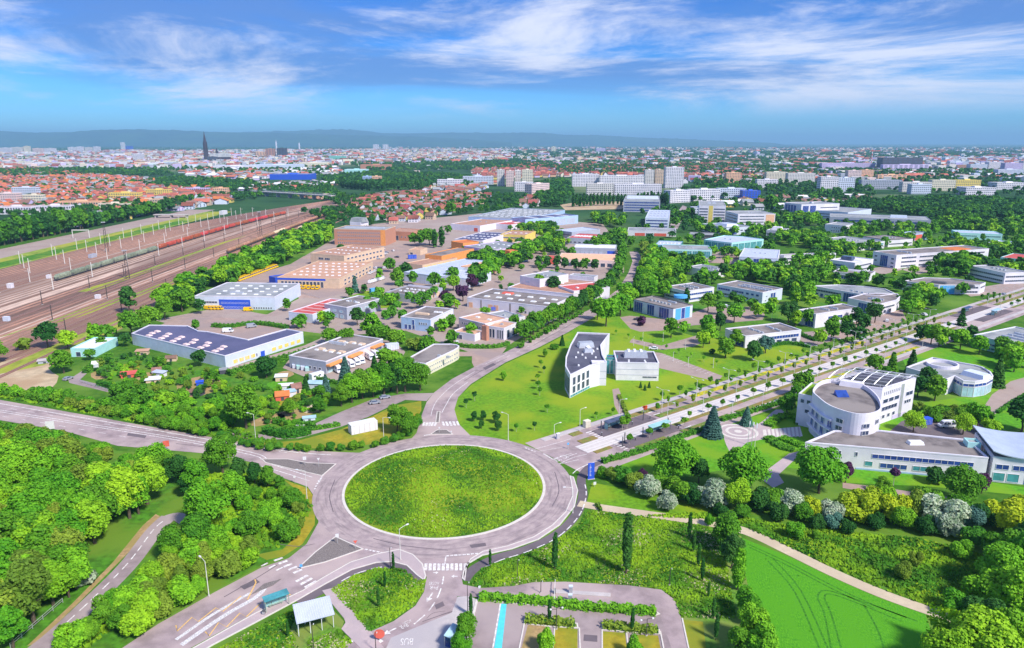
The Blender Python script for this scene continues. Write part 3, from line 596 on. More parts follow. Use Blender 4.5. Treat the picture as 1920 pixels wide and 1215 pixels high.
# ---------------------------------------------------------------- buildings
M('w_white', (.80, .76, .83), .7, .06, .5, big=.12, bigcol=(.70, .68, .76)); M('w_cool', (.62, .68, .82), .7, .06, .4); M('w_blue', (.40, .55, .80), .65, .08, .4)
M('w_grey', (.40, .43, .52), .7, .08, .4); M('w_cream', (.76, .70, .55), .75, .06, .5); M('w_pink', (.78, .60, .58), .75, .06, .5); M('w_teal', (.42, .74, .74), .6, .06, .5)
M('w_brick', (.52, .25, .17), .85, .12, 1.5); M('w_orange', (.80, .33, .10), .75, .1, .6); M('w_tan', (.68, .50, .36), .8, .08, .6); M('w_peach', (.82, .48, .30), .8, .1, .5)
M('w_royal', (.03, .10, .62), .5, .06, .5); M('w_sky', (.10, .42, .85), .55, .06, .5); M('w_lilac', (.62, .52, .80), .8, .06, .5); M('w_dark', (.08, .08, .11), .6, .1, .5)
M('w_yellow', (.80, .62, .16), .75, .08, .5); M('w_red', (.70, .13, .09), .7, .1, .6); M('w_metal', (.50, .57, .70), .4, .08, .3, metal=.2); M('w_apart', (.72, .68, .66), .8, .06, .05)
M('r_grey', (.19, .165, .16), .95, .3, .3, big=.09, bigcol=(.28, .245, .23)); M('r_navy', (.095, .10, .19), .8, .10, .3, big=.05, bigcol=(.12, .12, .22)); M('r_slate', (.25, .27, .29), .9, .25, .3, big=.08, bigcol=(.35, .36, .37))
M('r_tan', (.58, .34, .23), .95, .22, .25, big=.05, bigcol=(.52, .31, .22)); M('r_red', (.55, .10, .09), .8, .12, .3); M('r_orange', (.62, .19, .06), .85, .12, .5); M('r_metal', (.58, .63, .76), .45, .08, .3, metal=.15)
M('r_tile', (.40, .14, .085), .9, .3, .05, rnd=.3); M('r_tile2', (.30, .085, .075), .9, .3, .05, rnd=.3); M('r_brown', (.25, .14, .11), .9, .2, .8, rnd=.2); M('r_white', (.74, .74, .76), .8, .05, .4); M('r_brick', (.44, .25, .18), .95, .15, .3)
M('glass', (.055, .075, .14), .12, .3, .4, spec=.6); M('glass_blue', (.03, .07, .30), .15, .3, .4, spec=.6); M('glass_teal', (.07, .30, .34), .15, .3, .4, spec=.6); M('glass_pale', (.42, .62, .72), .2, .15, .4, spec=.5)
M('frame', (.72, .72, .74), .6, .05, 1.); M('metal', (.62, .63, .66), .4, .08, 1., metal=.5); M('metal_dark', (.10, .10, .11), .5, .1, 1.); M('dome', (.80, .80, .82), .35, .04, 1.)
M('r_ink', (.085, .085, .125), .85, .25, .3, big=.07, bigcol=(.12, .12, .16))
GL = dict(g='glass', b='glass_blue', t='glass_teal', p='glass_pale')
WC = {}
def winmesh(w, h, mull):
    k = (round(w, 1), round(h, 1), mull)
    if k not in WC:
        w, h = max(k[0], .2), max(k[1], .2); t = min(.1, h*.12); f = MB()
        for a in ((-w/2, w/2, 0, t), (-w/2, w/2, h-t, h)): f.box(a[0], a[1], -.12, -.002, a[2], a[3])
        for i in range(mull+2):
            x = -w/2+t/2+(w-t)*i/(mull+1); f.box(x-t/2, x+t/2, -.11, -.002, t, h-t)
        g = MB(); g.box(-w/2+.01, w/2-.01, -.05, -.004, .01, h-.01)
        WC[k] = (f.mesh('window'), g.mesh('pane'))
    return WC[k]
BOXC = {}
def boxmesh(w, d, h):
    k = (round(w, 1), round(d, 1), round(h, 1))
    if k not in BOXC:
        b = MB(); x, y, z = k; s = min(x, y)*.12
        b.add([(-x/2, -y/2, 0), (x/2, -y/2, 0), (x/2, y/2, 0), (-x/2, y/2, 0), (-x/2+s, -y/2+s, z), (x/2-s, -y/2+s, z), (x/2-s, y/2-s, z), (-x/2+s, y/2-s, z)], [(4, 5, 6, 7), (0, 1, 5, 4), (1, 2, 6, 5), (2, 3, 7, 6), (3, 0, 4, 7)])
        BOXC[k] = b.mesh('roof_unit')
    return BOXC[k]
def put_win(root, a, b, u, z, w, h, kind='g', name='window', mull=None, frame='frame', out=0.):
    l = hypot(b[0]-a[0], b[1]-a[1]); d = ((b[0]-a[0])/l, (b[1]-a[1])/l); x, y = a[0]+d[0]*l*u, a[1]+d[1]*l*u
    an = atan2(d[1], d[0]); loc = (x+d[1]*out-root.location[0], y-d[0]*out-root.location[1], z)
    if kind in GL:
        f, g = winmesh(w, h, mull if mull is not None else max(0, int(w/1.6)-1)); o = obj(name, f, frame, root, loc, an); obj('pane', g, GL[kind], o)
    else:
        k = ('pan', round(w, 1), round(h, 1))
        if k not in WC: p = MB(); p.box(-k[1]/2, k[1]/2, -.09, -.003, 0, k[2]); WC[k] = p.mesh('panel')
        o = obj(name, WC[k], kind, root, loc, an)
    return o
def rect3(p):                                         # three corners -> right-angled rectangle
    A, B, C = p; u = (B[0]-A[0], B[1]-A[1]); l = hypot(*u); u = (u[0]/l, u[1]/l); v = (C[0]-B[0], C[1]-B[1]); k = v[0]*u[0]+v[1]*u[1]; v = (v[0]-u[0]*k, v[1]-u[1]*k)
    return [A, B, (B[0]+v[0], B[1]+v[1]), (A[0]+v[0], A[1]+v[1])]
def body(root, p, H, wall, roof, z0=0., par=.5, rim=None, wname='wall', rname='roof'):
    x, y = root.location[0], root.location[1]; q = ccw([(a-x, b-y) for a, b in p])
    w = MB(); w.ring(q, z0, H+par, .35); wo = w.build(wname, wall, root)
    r = MB(); r.prism(inset(q, .3), H-.3, H); ro = r.build(rname, roof, root)
    if rim: k = MB(); k.ring(inset(q, -.06), H+par-.35, H+par+.06, .5); k.build('parapet', rim, root)
    return wo, ro
def dowins(root, p, wins):
    for w in wins:
        e, z0, z1, n, fr, u0, u1, kind = w[:8]; name = w[8] if len(w) > 8 else 'window'; a, b = p[e % len(p)], p[(e+1) % len(p)]; l = hypot(b[0]-a[0], b[1]-a[1]); st = (u1-u0)/n
        for i in range(n): put_win(root, a, b, u0+st*(i+.5), z0, st*l*fr, z1-z0, kind, name, 0 if n > 5 else None)
def roofbits(root, p, H, bits, seed=1):
    rr = random.Random(seed); A, B, D = p[0], p[1], p[-1]; u = (B[0]-A[0], B[1]-A[1]); v = (D[0]-A[0], D[1]-A[1]); an = atan2(u[1], u[0])
    for bt in bits:
        nm, nu, nv, w, d, h, mt, u0, u1, v0, v1 = bt
        for i in range(nu):
            for j in range(nv):
                s = u0+(u1-u0)*(i+.5)/nu+rr.uniform(-.012, .012); t = v0+(v1-v0)*(j+.5)/nv+rr.uniform(-.012, .012)
                x, y = A[0]+u[0]*s+v[0]*t, A[1]+u[1]*s+v[1]*t
                obj(nm, boxmesh(w, d, h), mt, root, (x-root.location[0], y-root.location[1], H), an)
BL = []
def B(name, label, pts, H, wall, roof, wins=(), bits=(), par=.5, rim=None, cat='building', root=None, z0=0., world=False):
    p = pts if world else GP(pts, H)
    if len(p) == 3: p = rect3(p)
    if root is None: root = empty(name, sum(a for a, _ in p)/len(p), sum(b for _, b in p)/len(p), 0, 0, label, cat); BL.append((root, p, H))
    body(root, p, H, wall, roof, z0, par, rim); dowins(root, p, wins); roofbits(root, p, H, bits, len(label or '')+len(wins))
    return root, p
SK = lambda nu, nv, u0=.06, u1=.94, v0=.1, v1=.9, w=2.4, d=1.6: ('skylight', nu, nv, w, d, .5, 'dome', u0, u1, v0, v1)
def HV(nu=3, nv=1, u0=.3, u1=.7, v0=.35, v1=.65, w=1.6, d=1.1, h=.9): return ('roof_unit', nu, nv, w, d, h, 'metal', u0, u1, v0, v1)
TS = lambda e, z, n, kind='g', u0=.05, u1=.95, fr=.62, h=1.4: (e, z, z+h, n, fr, u0, u1, kind)
RIB = lambda e, z, u0=.04, u1=.96, kind='g', h=1.3: (e, z, z+h, 1, 1., u0, u1, kind)

# --- left and centre: warehouses and workshops
B('warehouse', 'long L-shaped white warehouse with navy roof beside the allotments', [(246.7, 626.7), (421.7, 669.3), (568.3, 624), (536.7, 618.3), (465, 638.3), (388, 623), (371.7, 621.7), (351.7, 612.3), (280, 610.7)], 5.2, 'w_cool', 'r_navy',
  [(1, 1., 2.6, 4, .7, .08, .36, 'w_yellow', 'window_shutter'), (1, .0, 2.6, 1, 1., .42, .47, 'w_royal', 'door'), (1, 1., 2.6, 5, .62, .55, .97, 'w_yellow', 'window_shutter'), (1, .9, 2.5, 5, .3, .1, .4, 'g')],
  [('skylight', 6, 3, 3., 2., .5, 'w_pink', .08, .95, .1, .8)], rim='w_white')
B('warehouse', 'pale grey warehouse with wide royal blue facade panel beside the rail yard', [(365, 556), (515, 558.3), (560, 532.7)], 7.4, 'w_cool', 'r_slate',
  [(0, .3, 5.9, 1, 1., .30, .69, 'w_royal', 'facade_panel'), (0, 3.6, 4.8, 1, 1., .03, .28, 'g'), (0, 3.4, 4.4, 10, .7, .32, .67, 'p'), (0, .8, 1.8, 10, .7, .32, .67, 'p'), (0, .6, 1.7, 8, .7, .72, .96, 'g')], [SK(5, 4, .15, .95, .1, .9), HV(2, 1, .35, .5, .2, .3, 4, 2, 1.0)], rim='w_white')
B('camper_dealership', 'grey flat-roofed camper dealership with orange canopies beside parked white campers', [(541.7, 668.3), (610.8, 680), (724, 638)], 5.0, 'w_grey', 'r_grey',
  [TS(0, 1.2, 3, 'g', .5, .9, .5, 1.2), (1, .05, 3.2, 2, .8, .02, .22, 'p', 'garage_door'), (1, .05, 3.2, 2, .8, .36, .55, 'p', 'garage_door'), (1, .05, 3.2, 2, .8, .76, .94, 'p', 'garage_door'), (1, 0, 4.3, 1, 1., .22, .36, 'w_pink', 'panel_or_lit_wall'), (1, 0, 4.3, 1, 1., .55, .76, 'w_pink', 'panel_or_lit_wall')],  # pink sheets paint the sunlit tone of this face; grey is the shaded side
  [('skylight', 3, 2, 3.2, 2.2, .6, 'w_tan', .12, .95, .2, .9), SK(4, 2, .1, .9, .15, .9, 1.8, 1.2), ('air_duct', 1, 1, 9, 1.4, 1.1, 'metal', .1, .5, .55, .7)], rim='w_white')
r, p = BL[-1][0], BL[-1][1]
for u0, u1 in ((.0, .23), (.35, .56), (.75, .95)):
    a, b_ = p[1], p[2]; f = lambda u, o: (a[0]+(b_[0]-a[0])*u+o*(b_[1]-a[1])/hypot(b_[0]-a[0], b_[1]-a[1])-r.location[0], a[1]+(b_[1]-a[1])*u-o*(b_[0]-a[0])/hypot(b_[0]-a[0], b_[1]-a[1])-r.location[1])
    k = MB(); k.prism([f(u0, .05), f(u0, 2.2), f(u1, 2.2), f(u1, .05)], 3.4, 4.1, True, True); k.build('canopy', 'w_orange', r)
B('office_building', 'low cream office with rounded end beside the north road', [(757, 678), (798.3, 684), (850, 659), (859, 654), (861, 650.5), (856, 648), (845, 646.5), (813, 646.7)], 5.0, 'w_cream', 'r_grey', [TS(0, 1.2, 2, 'g', .4, .9), (1, 3.0, 3.8, 14, .5, .04, .98, 'g'), (1, .9, 1.7, 14, .5, .04, .98, 'g'), (2, 3., 3.8, 2, .5, .05, .95, 'g'), (2, .9, 1.7, 2, .5, .05, .95, 'g')], [HV(2, 1, .8, 1.6, .4, .5)], rim='w_white')
B('workshop', 'small pale blue workshop office with cream skylight on grey roof', [(751.7, 595), (806.7, 600.7), (861.7, 581.7)], 6.2, 'w_blue', 'r_grey', [(0, 3.4, 4.6, 4, .62, .60, .90, 'g'), (0, .2, 2.8, 3, .7, .1, .5, 'b'), (0, .4, 5.6, 1, 1., .38, .46, 'b', 'drainpipe_panel'), (1, 3.2, 4.4, 5, .5, .2, .9, 'g'), (1, .2, 6.1, 1, 1., .02, .98, 'w_white', 'panel_or_lit_wall')], [('skylight', 1, 1, 8, 2, .9, 'w_tan', .2, .6, .3, .5), SK(2, 1, .6, .9, .5, .8)], rim='w_white')
rp, p = B('studio_office', 'pinkish white stepped office with red brick stair gable and small car park', [(860, 597), (910, 609), (940, 595)], 6.4, 'w_pink', 'r_tan', [(0, 3.9, 5.1, 3, .6, .12, .36, 'g'), (0, 3.7, 4.9, 5, .6, .45, .85, 'g'), TS(1, 3.8, 3)], [SK(2, 1)], rim='w_white')
B('', '', [(912, 612), (945, 617), (966, 606)], 5.8, 'w_white', 'r_tan', [(0, .5, 5.0, 2, .8, .15, .5, 'g'), (0, .5, 5.0, 3, .8, .60, .98, 'g'), (1, .5, 4.6, 2, .5, .1, .9, 'g')], [HV(1, 1)], root=rp)
B('', '', [(906, 590), (945, 602), (976, 592)], 5.0, 'w_white', 'r_slate', (), [HV(1, 1)], root=rp)
B('', '', [(848, 622), (890, 629), (905, 621)], 3.2, 'w_white', 'r_tan', [(0, .1, 2.4, 1, 1., .15, .45, 'g', 'door')], root=rp)
B('', '', [(903, 612), (912, 614), (914, 612)], 6.9, 'w_brick', 'w_brick', root=rp)
B('warehouse', 'long white low warehouse with dark roof and rows of skylights beside the north road', [(876, 559), (1030, 577), (1068, 558)], 5.3, 'w_white', 'r_grey', [(0, .05, 3., 1, 1., .02, .07, 'w_peach', 'garage_door'), (0, .05, 3., 2, .8, .26, .40, 'w_peach', 'garage_door'), (0, .05, 5.0, 1, 1., .17, .185, 'r_grey', 'downpipe'), (0, .05, 5., 1, 1., .53, .545, 'r_grey', 'downpipe'), (0, .5, 1.8, 6, .5, .6, .9, 'g')], [SK(6, 2, .08, .95, .15, .85, 3.4, 2.2), ('roof_unit', 1, 1, 7, 4, .8, 'w_red', .2, .34, .6, .9)], rim='w_white')
rp, p = B('print_works', 'white print works with red roof hall behind the low warehouse', [(952, 540), (1075, 553), (1100, 527)], 5.6, 'w_white', 'r_brick', [TS(0, 2.6, 8)], [SK(4, 2, .1, .6, .2, .8)], rim='w_white')
B('', '', [(975, 518), (1012, 525), (1031, 509)], 10.4, 'w_white', 'r_slate', [(0, 7.0, 8.4, 1, 1., .3, .5, 'w_cool')], [HV(2, 1)], root=rp)
B('', '', [(1047, 537), (1076, 547), (1102, 527)], 6.6, 'w_white', 'r_red', (), [SK(1, 2, .3, .7)], root=rp, rim='w_white')
B('', '', [(1067, 517), (1114, 521), (1116, 517)], 6.4, 'w_white', 'r_slate', (), (), root=rp)
rp, p = B('factory', 'pale blue metal factory sheds with ribbed roofs beside the round hedged trees', [(757, 511), (812, 518), (877, 486)], 6.2, 'w_metal', 'r_metal', [(0, .2, 5.5, 7, .92, .02, .98, 'w_cool', 'cladding_panel')], [('roof_rib', 1, 8, 11, .5, .5, 'dome', .1, .9, .06, .96)])
B('', '', [(812, 517), (880, 524), (908, 510)], 5.6, 'w_cool', 'r_metal', [(0, .2, 5., 6, .9, .02, .98, 'w_white', 'cladding_panel')], [('roof_rib', 1, 4, 18, .5, .4, 'dome', .1, .9, .1, .95)], root=rp)
B('', '', [(864, 500), (893, 504), (897, 492)], 6.4, 'w_peach', 'r_tan', (), (), root=rp)
B('workshop', 'low grey workshop with white roof vents behind round clipped trees', [(722, 549), (784, 556), (812, 539)], 4.4, 'w_grey', 'r_grey', [(1, .4, 3.4, 3, .7, .3, .9, 'w_tan', 'garage_door')], [('roof_vent', 5, 2, 1.6, 1.2, .7, 'dome', .15, .8, .2, .7), ('parapet_screen', 1, 1, 24, .5, 1., 'w_white', .1, .9, .8, .95)])
B('clinic', 'grey two-tone office cube beside the red-roofed hall', [(608, 571), (650, 578), (690, 558)], 6.6, 'w_grey', 'r_grey', [(0, 3.6, 4.8, 2, .5, .3, .9, 'p'), (0, .4, 2.4, 2, .6, .4, .9, 'p'), (1, 3.6, 4.8, 4, .6, .05, .9, 'p')], [HV(2, 1), SK(2, 1)], rim='w_white')
B('sports_hall', 'low hall with bright red ribbed roof and white lean-to', [(541, 586), (586, 591), (640, 563)], 4.4, 'w_cool', 'r_red', [(0, 1.2, 2., 3, .3, .1, .8, 'g')], [('roof_rib', 1, 5, 13, .3, .25, 'r_white', .1, .9, .1, .95)], rim='w_white')
B('garden_depot', 'small pale blue shed building between trees beside the navy-roofed warehouse', [(132, 655), (178, 655), (220, 634)], 3.6, 'w_teal', 'r_white', [(0, .1, 2.4, 2, .5, .1, .9, 'g')], [SK(2, 1)])
rp, p = B('post_depot', 'large tan-roofed depot with royal blue fascia beside yellow vans', [(520, 521), (636, 524), (684, 492)], 6.2, 'w_tan', 'r_tan', [(0, 5.0, 6.3, 1, 1., -.02, .78, 'w_royal', 'fascia'), (0, .2, 4.2, 12, .8, .05, .75, 'g', 'loading_door'), TS(1, 3.2, 8, 'g', .1, .95, .5), TS(1, .6, 8, 'g', .1, .95, .5)], [SK(8, 5, .08, .95, .1, .95, 1.8, 1.4)], rim='w_tan')
B('', '', [(504, 519), (516, 522), (560, 498)], 4.6, 'w_royal', 'r_navy', (), (), root=rp)
rp, p = B('office_building', 'two-storey tan office block with flat brown roof behind the depot', [(582, 476), (645, 481), (692, 462)], 8.5, 'w_tan', 'r_brick', [(0, 4.6, 6.4, 2, .8, .22, .60, 'g'), (1, 5.4, 6.8, 10, .6, .05, .95, 'g'), (1, 1.6, 3., 10, .6, .05, .95, 'g')], [SK(6, 3, .1, .9, .1, .9, 1.8, 1.2)], rim='w_tan')
rp, p = B('brick_office', 'four-storey red brick office block with rows of small windows near the tracks', [(626, 430), (722, 432), (735, 425)], 14.6, 'w_brick', 'r_slate', sum([[(0, z, z+1.6, 22, .5, .06, .90, 'g')] for z in (1.2, 4.6, 8., 11.)], [])+[(0, 0, 14.9, 1, 1., .91, 1., 'w_orange', 'panel_or_lit_wall')], [('roof_unit', 1, 1, 40, 4, 1.2, 'metal', .2, .8, .4, .6)], rim='w_tan')  # orange strip paints the brighter, sunlit right end of the brick front
B('', '', [(728, 434), (772, 436), (780, 430)], 8.6, 'w_brick', 'r_brick', [(0, .3, 5., 2, .8, .1, .45, 'g'), (0, 3., 4.4, 3, .4, .5, .95, 'g')], (), root=rp)
B('villa', 'white three-storey villa with dark mansard roof behind the brick office', [(656, 417), (676, 418), (682, 415)], 16.0, 'w_white', 'r_slate', [(0, 11., 13., 3, .4, .1, .9, 'g'), (1, 11., 13., 3, .4, .1, .9, 'g')], [('mansard', 1, 1, 15, 12, 4.5, 'r_slate', .2, .8, .2, .8)])
# workshops behind
rp, p = B('furniture_store', 'large store with long dark saw-lit roof in front of the tower blocks', [(878, 407), (990, 412), (1003, 392)], 8.2, 'w_blue', 'r_slate', [RIB(0, 4, .1, .9)], [SK(10, 6, .05, .95, .08, .95, 4, 1.4)], rim='w_metal')
B('', '', [(985, 412), (1084, 404), (1106, 397)], 9.4, 'w_blue', 'r_navy', [(0, 1, 7., 5, .9, .05, .95, 'w_metal', 'cladding_panel')], [('roof_rib', 3, 1, 3, 26, .6, 'r_white', .1, .95, .2, .8)], root=rp)
B('', '', [(955, 417), (1030, 418), (1038, 408)], 5.6, 'w_cool', 'r_slate', [RIB(0, 3, .6, .9, 't')], [SK(7, 2)], root=rp)
B('store', 'white store with flat grey roof and small red door panel', [(845, 420), (900, 424), (922, 410)], 6.4, 'w_white', 'r_brick', [(0, .1, 4., 1, 1., .8, .92, 'w_red', 'door')], [HV(2, 1)])
B('store', 'white store with crimson roof stripes below the large furniture store', [(918, 419), (958, 422), (970, 412)], 5.8, 'w_white', 'r_red', (), [('roof_rib', 2, 1, 2, 12, .4, 'r_white', .1, .9, .2, .8)])
rp, p = B('garage_workshop', 'white car workshop with dark roof lights behind the orange-roofed hall', [(852, 449), (905, 452), (922, 436)], 6., 'w_white', 'r_navy', [RIB(0, 3.4, .1, .9)], [SK(6, 3)])
rp, p = B('studio_building', 'white two-storey workshop row with grey roof behind the pale blue factory', [(870, 462), (925, 470), (950, 455)], 6.8, 'w_lilac', 'r_slate', [(0, 3.6, 5.4, 2, .4, .2, .6, 'g'), (0, 1., 2.6, 5, .6, .1, .9, 'g')], [SK(5, 2)])
B('', '', [(925, 470), (960, 472), (1005, 455)], 5.8, 'w_white', 'r_brick', [RIB(0, 3., .1, .9), RIB(1, 3., .1, .9)], [SK(4, 2)], root=rp)
B('workshop', 'grey-roofed workshop with bright orange gable wall beside a tall dark tree', [(797, 478), (828, 481), (851, 464)], 6.5, 'w_orange', 'r_grey', [TS(0, 1., 3)], ())
B('shed', 'low tan shed in front of the large dark trees', [(766, 469), (788, 470), (791, 465)], 4., 'w_tan', 'r_tan', [(0, .1, 2.2, 1, .8, .1, .4, 'g')])
B('long_store', 'long low tan store beside the pale blue factory', [(760, 494), (792, 498), (818, 480)], 3.6, 'w_tan', 'r_brick', [(1, .2, 2.6, 5, .8, .05, .95, 'w_yellow', 'garage_door')])
B('villa', 'villa with hipped orange roof and blue walls among round trees', [(926, 476), (946, 481), (957, 469)], 6.0, 'w_blue', 'r_orange', [TS(0, 1., 2), TS(1, 1., 2)], [('hipped_roof', 1, 1, 11, 10, 3.2, 'r_orange', .1, .9, .1, .9)])
B('hall', 'orange-roofed hall with curved front beside the white workshop row', [(846, 453), (868, 457), (876, 450)], 6.6, 'w_orange', 'r_orange', (), ())
B('hall', 'tan hall with yellow band behind the workshop row', [(938, 440), (985, 442), (1000, 434)], 6.2, 'w_yellow', 'r_brick', [RIB(0, 3.)], [SK(4, 1)])
B('warehouse', 'white-roofed warehouse with blue door beside the tree-lined street', [(1075, 465), (1155, 467), (1165, 460)], 6.8, 'w_grey', 'r_white', [(0, .1, 5., 1, 1., .8, .97, 'w_royal', 'garage_door'), (0, .4, 4., 6, .7, .05, .7, 'w_metal', 'cladding_panel')], [SK(4, 1)])
B('depot_row', 'long salmon-roofed depot row behind a line of street trees', [(1045, 487), (1155, 490), (1164, 478)], 5., 'w_pink', 'w_peach', [(0, .2, 3.2, 8, .7, .05, .95, 'g', 'garage_door')], ())
B('shed', 'small shed with red barrel roof beside the salmon depot', [(1024, 484), (1048, 485), (1052, 481)], 4.6, 'w_red', 'r_red')
B('workshop', 'blue-roofed workshop with grey gable behind the white-roofed warehouse', [(1041, 432), (1072, 436), (1092, 426)], 6.4, 'w_grey', 'r_metal', [RIB(0, 3.)])
B('workshop', 'low workshop with striped skylight roof beside the tree-lined street', [(1063, 446), (1120, 449), (1128, 440)], 5.8, 'w_metal', 'r_red', [TS(0, 1.4, 6)], [('roof_rib', 10, 1, 2, 9, .4, 'dome', .05, .95, .2, .8)])

# --- office park on the right
rp, p = B('office_building', 'dark-roofed office with royal blue glass and bright blue end panels', [(1188.3, 562.5), (1262.5, 580), (1300, 573)], 6.6, 'w_cool', 'r_grey',
  [(0, .3, 6.2, 1, 1., .02, .24, 'b'), (0, .3, 6.2, 1, 1., .36, .54, 'b'), (0, .3, 6.2, 1, 1., .66, .90, 'b'), (1, .2, 6.4, 1, 1., .12, .40, 'w_sky', 'panel_or_lit_wall'), (1, .2, 6.4, 1, 1., .42, .60, 'b'), (1, .2, 6.4, 1, 1., .62, .86, 'w_sky', 'panel_or_lit_wall')], [HV(6, 1, .2, .75, .35, .5), HV(1, 1, .45, .75, .7, .9, 6, 1.5, .8)], rim='r_grey')
M_ = MB(); c = G(1276, 558, 6.6); M_.prism([(c[0]+4*cos(i*pi/10)-rp.location[0], c[1]+3*sin(i*pi/10)-rp.location[1]) for i in range(20)], 6.6, 8.2); M_.build('roof_drum', 'w_sky', rp)
B('office_building', 'white two-storey office half hidden by trees behind the blue office', [(1247, 538), (1286, 547.5), (1328, 537.5)], 6.8, 'w_white', 'r_grey', [RIB(0, 4.2), RIB(1, 4.2, .06, .94, 'b'), RIB(1, 1.2, .06, .94, 'b'), RIB(0, 1.2)], [HV(7, 2, .15, .8, .3, .7)], rim='w_white')
B('office_building', 'white two-storey office with long ribbon windows and full-height glass on its end', [(1344.7, 534.2), (1430, 550), (1460, 540.8)], 6.6, 'w_cool', 'r_grey', [(0, 4., 5.4, 1, 1., .03, .30, 'b'), (0, 4., 5.4, 1, 1., .34, .60, 'b'), (0, 4., 5.4, 3, .6, .63, .95, 'b'), (0, 1., 2.4, 1, 1., .03, .55, 'g'), (0, 1., 2.4, 3, .6, .63, .95, 'g'), (1, .6, 5.6, 2, .85, .40, .66, 'b'), (1, 3.8, 4.6, 1, 1., .18, .24, 'g'), (1, 1.2, 2., 1, 1., .14, .2, 'g')], [HV(14, 2, .3, .95, .3, .7)], rim='w_white')
rp, p = B('office_building', 'low white office with curved blue glass corner on the big lawn', [(1360, 617.5), (1398, 632), (1482, 613.5)], 5.5, 'w_white', 'r_grey', [(0, .1, 5.4, 1, 1., .55, .96, 'b'), (1, 2.8, 4.4, 1, 1., .3, .96, 'b'), (1, .5, 2.4, 4, .7, .4, .95, 'g')], [HV(7, 2, .15, .85, .2, .85, 1.5, 1.1, .7)], rim='w_white')
rp, p = B('office_building', 'white office with blue glass corner bay behind conifers on the avenue side', [(1497, 582), (1530, 590.5), (1604, 576.5)], 7.2, 'w_white', 'r_grey', [(0, .2, 6.6, 1, 1., .45, .92, 'b'), (1, 3.6, 5.4, 1, 1., .28, .6, 'b'), (1, .4, 4.4, 5, .6, .6, .96, 'g')], [HV(4, 2, .25, .7, .3, .7)], rim='w_white')
rp, p = B('office_building', 'long curved white office with two wings sharing an oval courtyard', [(1523, 537), (1580, 547), (1622, 554), (1650, 556), (1679, 552), (1660, 543), (1620, 538), (1570, 535)], 6., 'w_white', 'r_slate', [RIB(0, 3.6), (0, .5, 2.6, 5, .6, .1, .9, 'b'), (1, .3, 5.6, 1, 1., .05, .9, 'b')], [HV(4, 1, .9, 1.6, .2, .5)], rim='w_white')
B('', '', [(1590, 560), (1649, 572), (1681, 564), (1688, 557), (1682, 552), (1640, 551), (1622, 551)], 6.2, 'w_white', 'r_grey', [(0, .3, 5.4, 1, 1., .35, .8, 'b'), (1, 3.4, 4.6, 1, 1., .1, .9, 'g'), (1, .6, 2.6, 2, .5, .2, .8, 'g'), (2, 3.4, 4.6, 1, 1., .05, .95, 'g')], [HV(5, 2, .4, .8, .4, .7)], root=rp, rim='w_white')
B('office_building', 'elongated six-sided white office with royal blue entrance facing the avenue', [(1693, 528), (1760, 535.5), (1838, 535.5), (1848, 531), (1782, 523), (1732, 521.5)], 5.6, 'w_white', 'r_grey', [RIB(0, 3.6), RIB(0, .8), RIB(1, 3.6, .2, .96), RIB(1, .8, .55, .96), (1, .2, 5.6, 1, 1., .04, .40, 'w_sky', 'entrance_panel'), RIB(2, 3.4, .1, .9)], [('roof_unit', 2, 1, 9, 5, 1.2, 'metal_dark', .4, 1.9, .3, .5)], rim='w_white')
rp, p = B('office_building', 'white office with sloped winged roof and dark glazed roof box', [(1557, 488), (1603, 494), (1635, 486.5)], 8.2, 'w_white', 'w_white', [(0, 4.6, 6.2, 1, 1., .05, .6, 'b'), RIB(1, 5., .1, .9), RIB(1, 2., .1, .9)], [('roof_box', 1, 1, 9, 6, 3.0, 'glass', .2, .6, .2, .6), ('roof_wing', 1, 1, 16, 9, 1.0, 'r_white', .2, .9, .3, .8)], rim='w_white')
B('', '', [(1562, 510), (1630, 517), (1640, 510)], 4.4, 'w_white', 'r_grey', [(0, .3, 3., 1, 1., .1, .95, 'b')], [('parapet_screen', 1, 1, 18, 2, 1., 'w_white', .2, .8, .5, .8)], root=rp)
rp, p = B('office_building', 'long white three-storey office with orange roof terrace at its far end', [(1637.5, 472), (1681, 479.5), (1786, 457.5)], 10.2, 'w_white', 'r_grey', [(0, .4, 9., 1, 1., .34, .66, 'b'), (0, 6.6, 8., 1, 1., .08, .2, 'g'), (0, 3.4, 4.6, 1, 1., .08, .2, 'g'), (0, 6.6, 8., 1, 1., .8, .92, 'g'), (0, 3.4, 4.6, 1, 1., .8, .92, 'g'), (0, .6, 1.8, 1, 1., .8, .92, 'g')]+[(1, z, z+1.4, 5, .82, .04, .97, 'g') for z in (1., 4.2, 7.4)], [HV(12, 1, .2, .8, .12, .3), ('roof_terrace', 1, 1, 14, 20, .6, 'r_orange', .1, .9, .6, .95)], rim='w_white')
B('office_building', 'white two-storey office at the right edge behind the tree hedge', [(1818, 499), (1885, 513), (1908, 507)], 7.4, 'w_white', 'r_slate', [RIB(0, 4.4), RIB(0, 1.4), RIB(1, 4.4), RIB(1, 1.4)], [HV(4, 1)], rim='w_white')
rp, p = B('office_building', 'two-storey white office with long tail wing and ribbon glazing amid trees', [(1386, 482), (1458.5, 486), (1470, 470)], 8., 'w_cool', 'r_metal', [RIB(0, 5., .02, .3), RIB(0, 1.8, .02, .3), (0, .4, 7.4, 1, 1., .38, .52, 'b'), RIB(0, 5., .56, .95), RIB(0, 1.8, .56, .95), RIB(1, 5.), RIB(1, 1.8)], [HV(3, 1)], rim='w_white')
B('', '', [(1462, 478), (1470, 480), (1527, 467)], 7., 'w_white', 'r_grey', [RIB(1, 4.), RIB(1, 1.2)], [HV(1, 6)], root=rp, rim='w_white')
B('', '', [(1390, 500), (1460, 506), (1464, 498)], 3.2, 'w_cool', 'r_slate', (), (), root=rp)
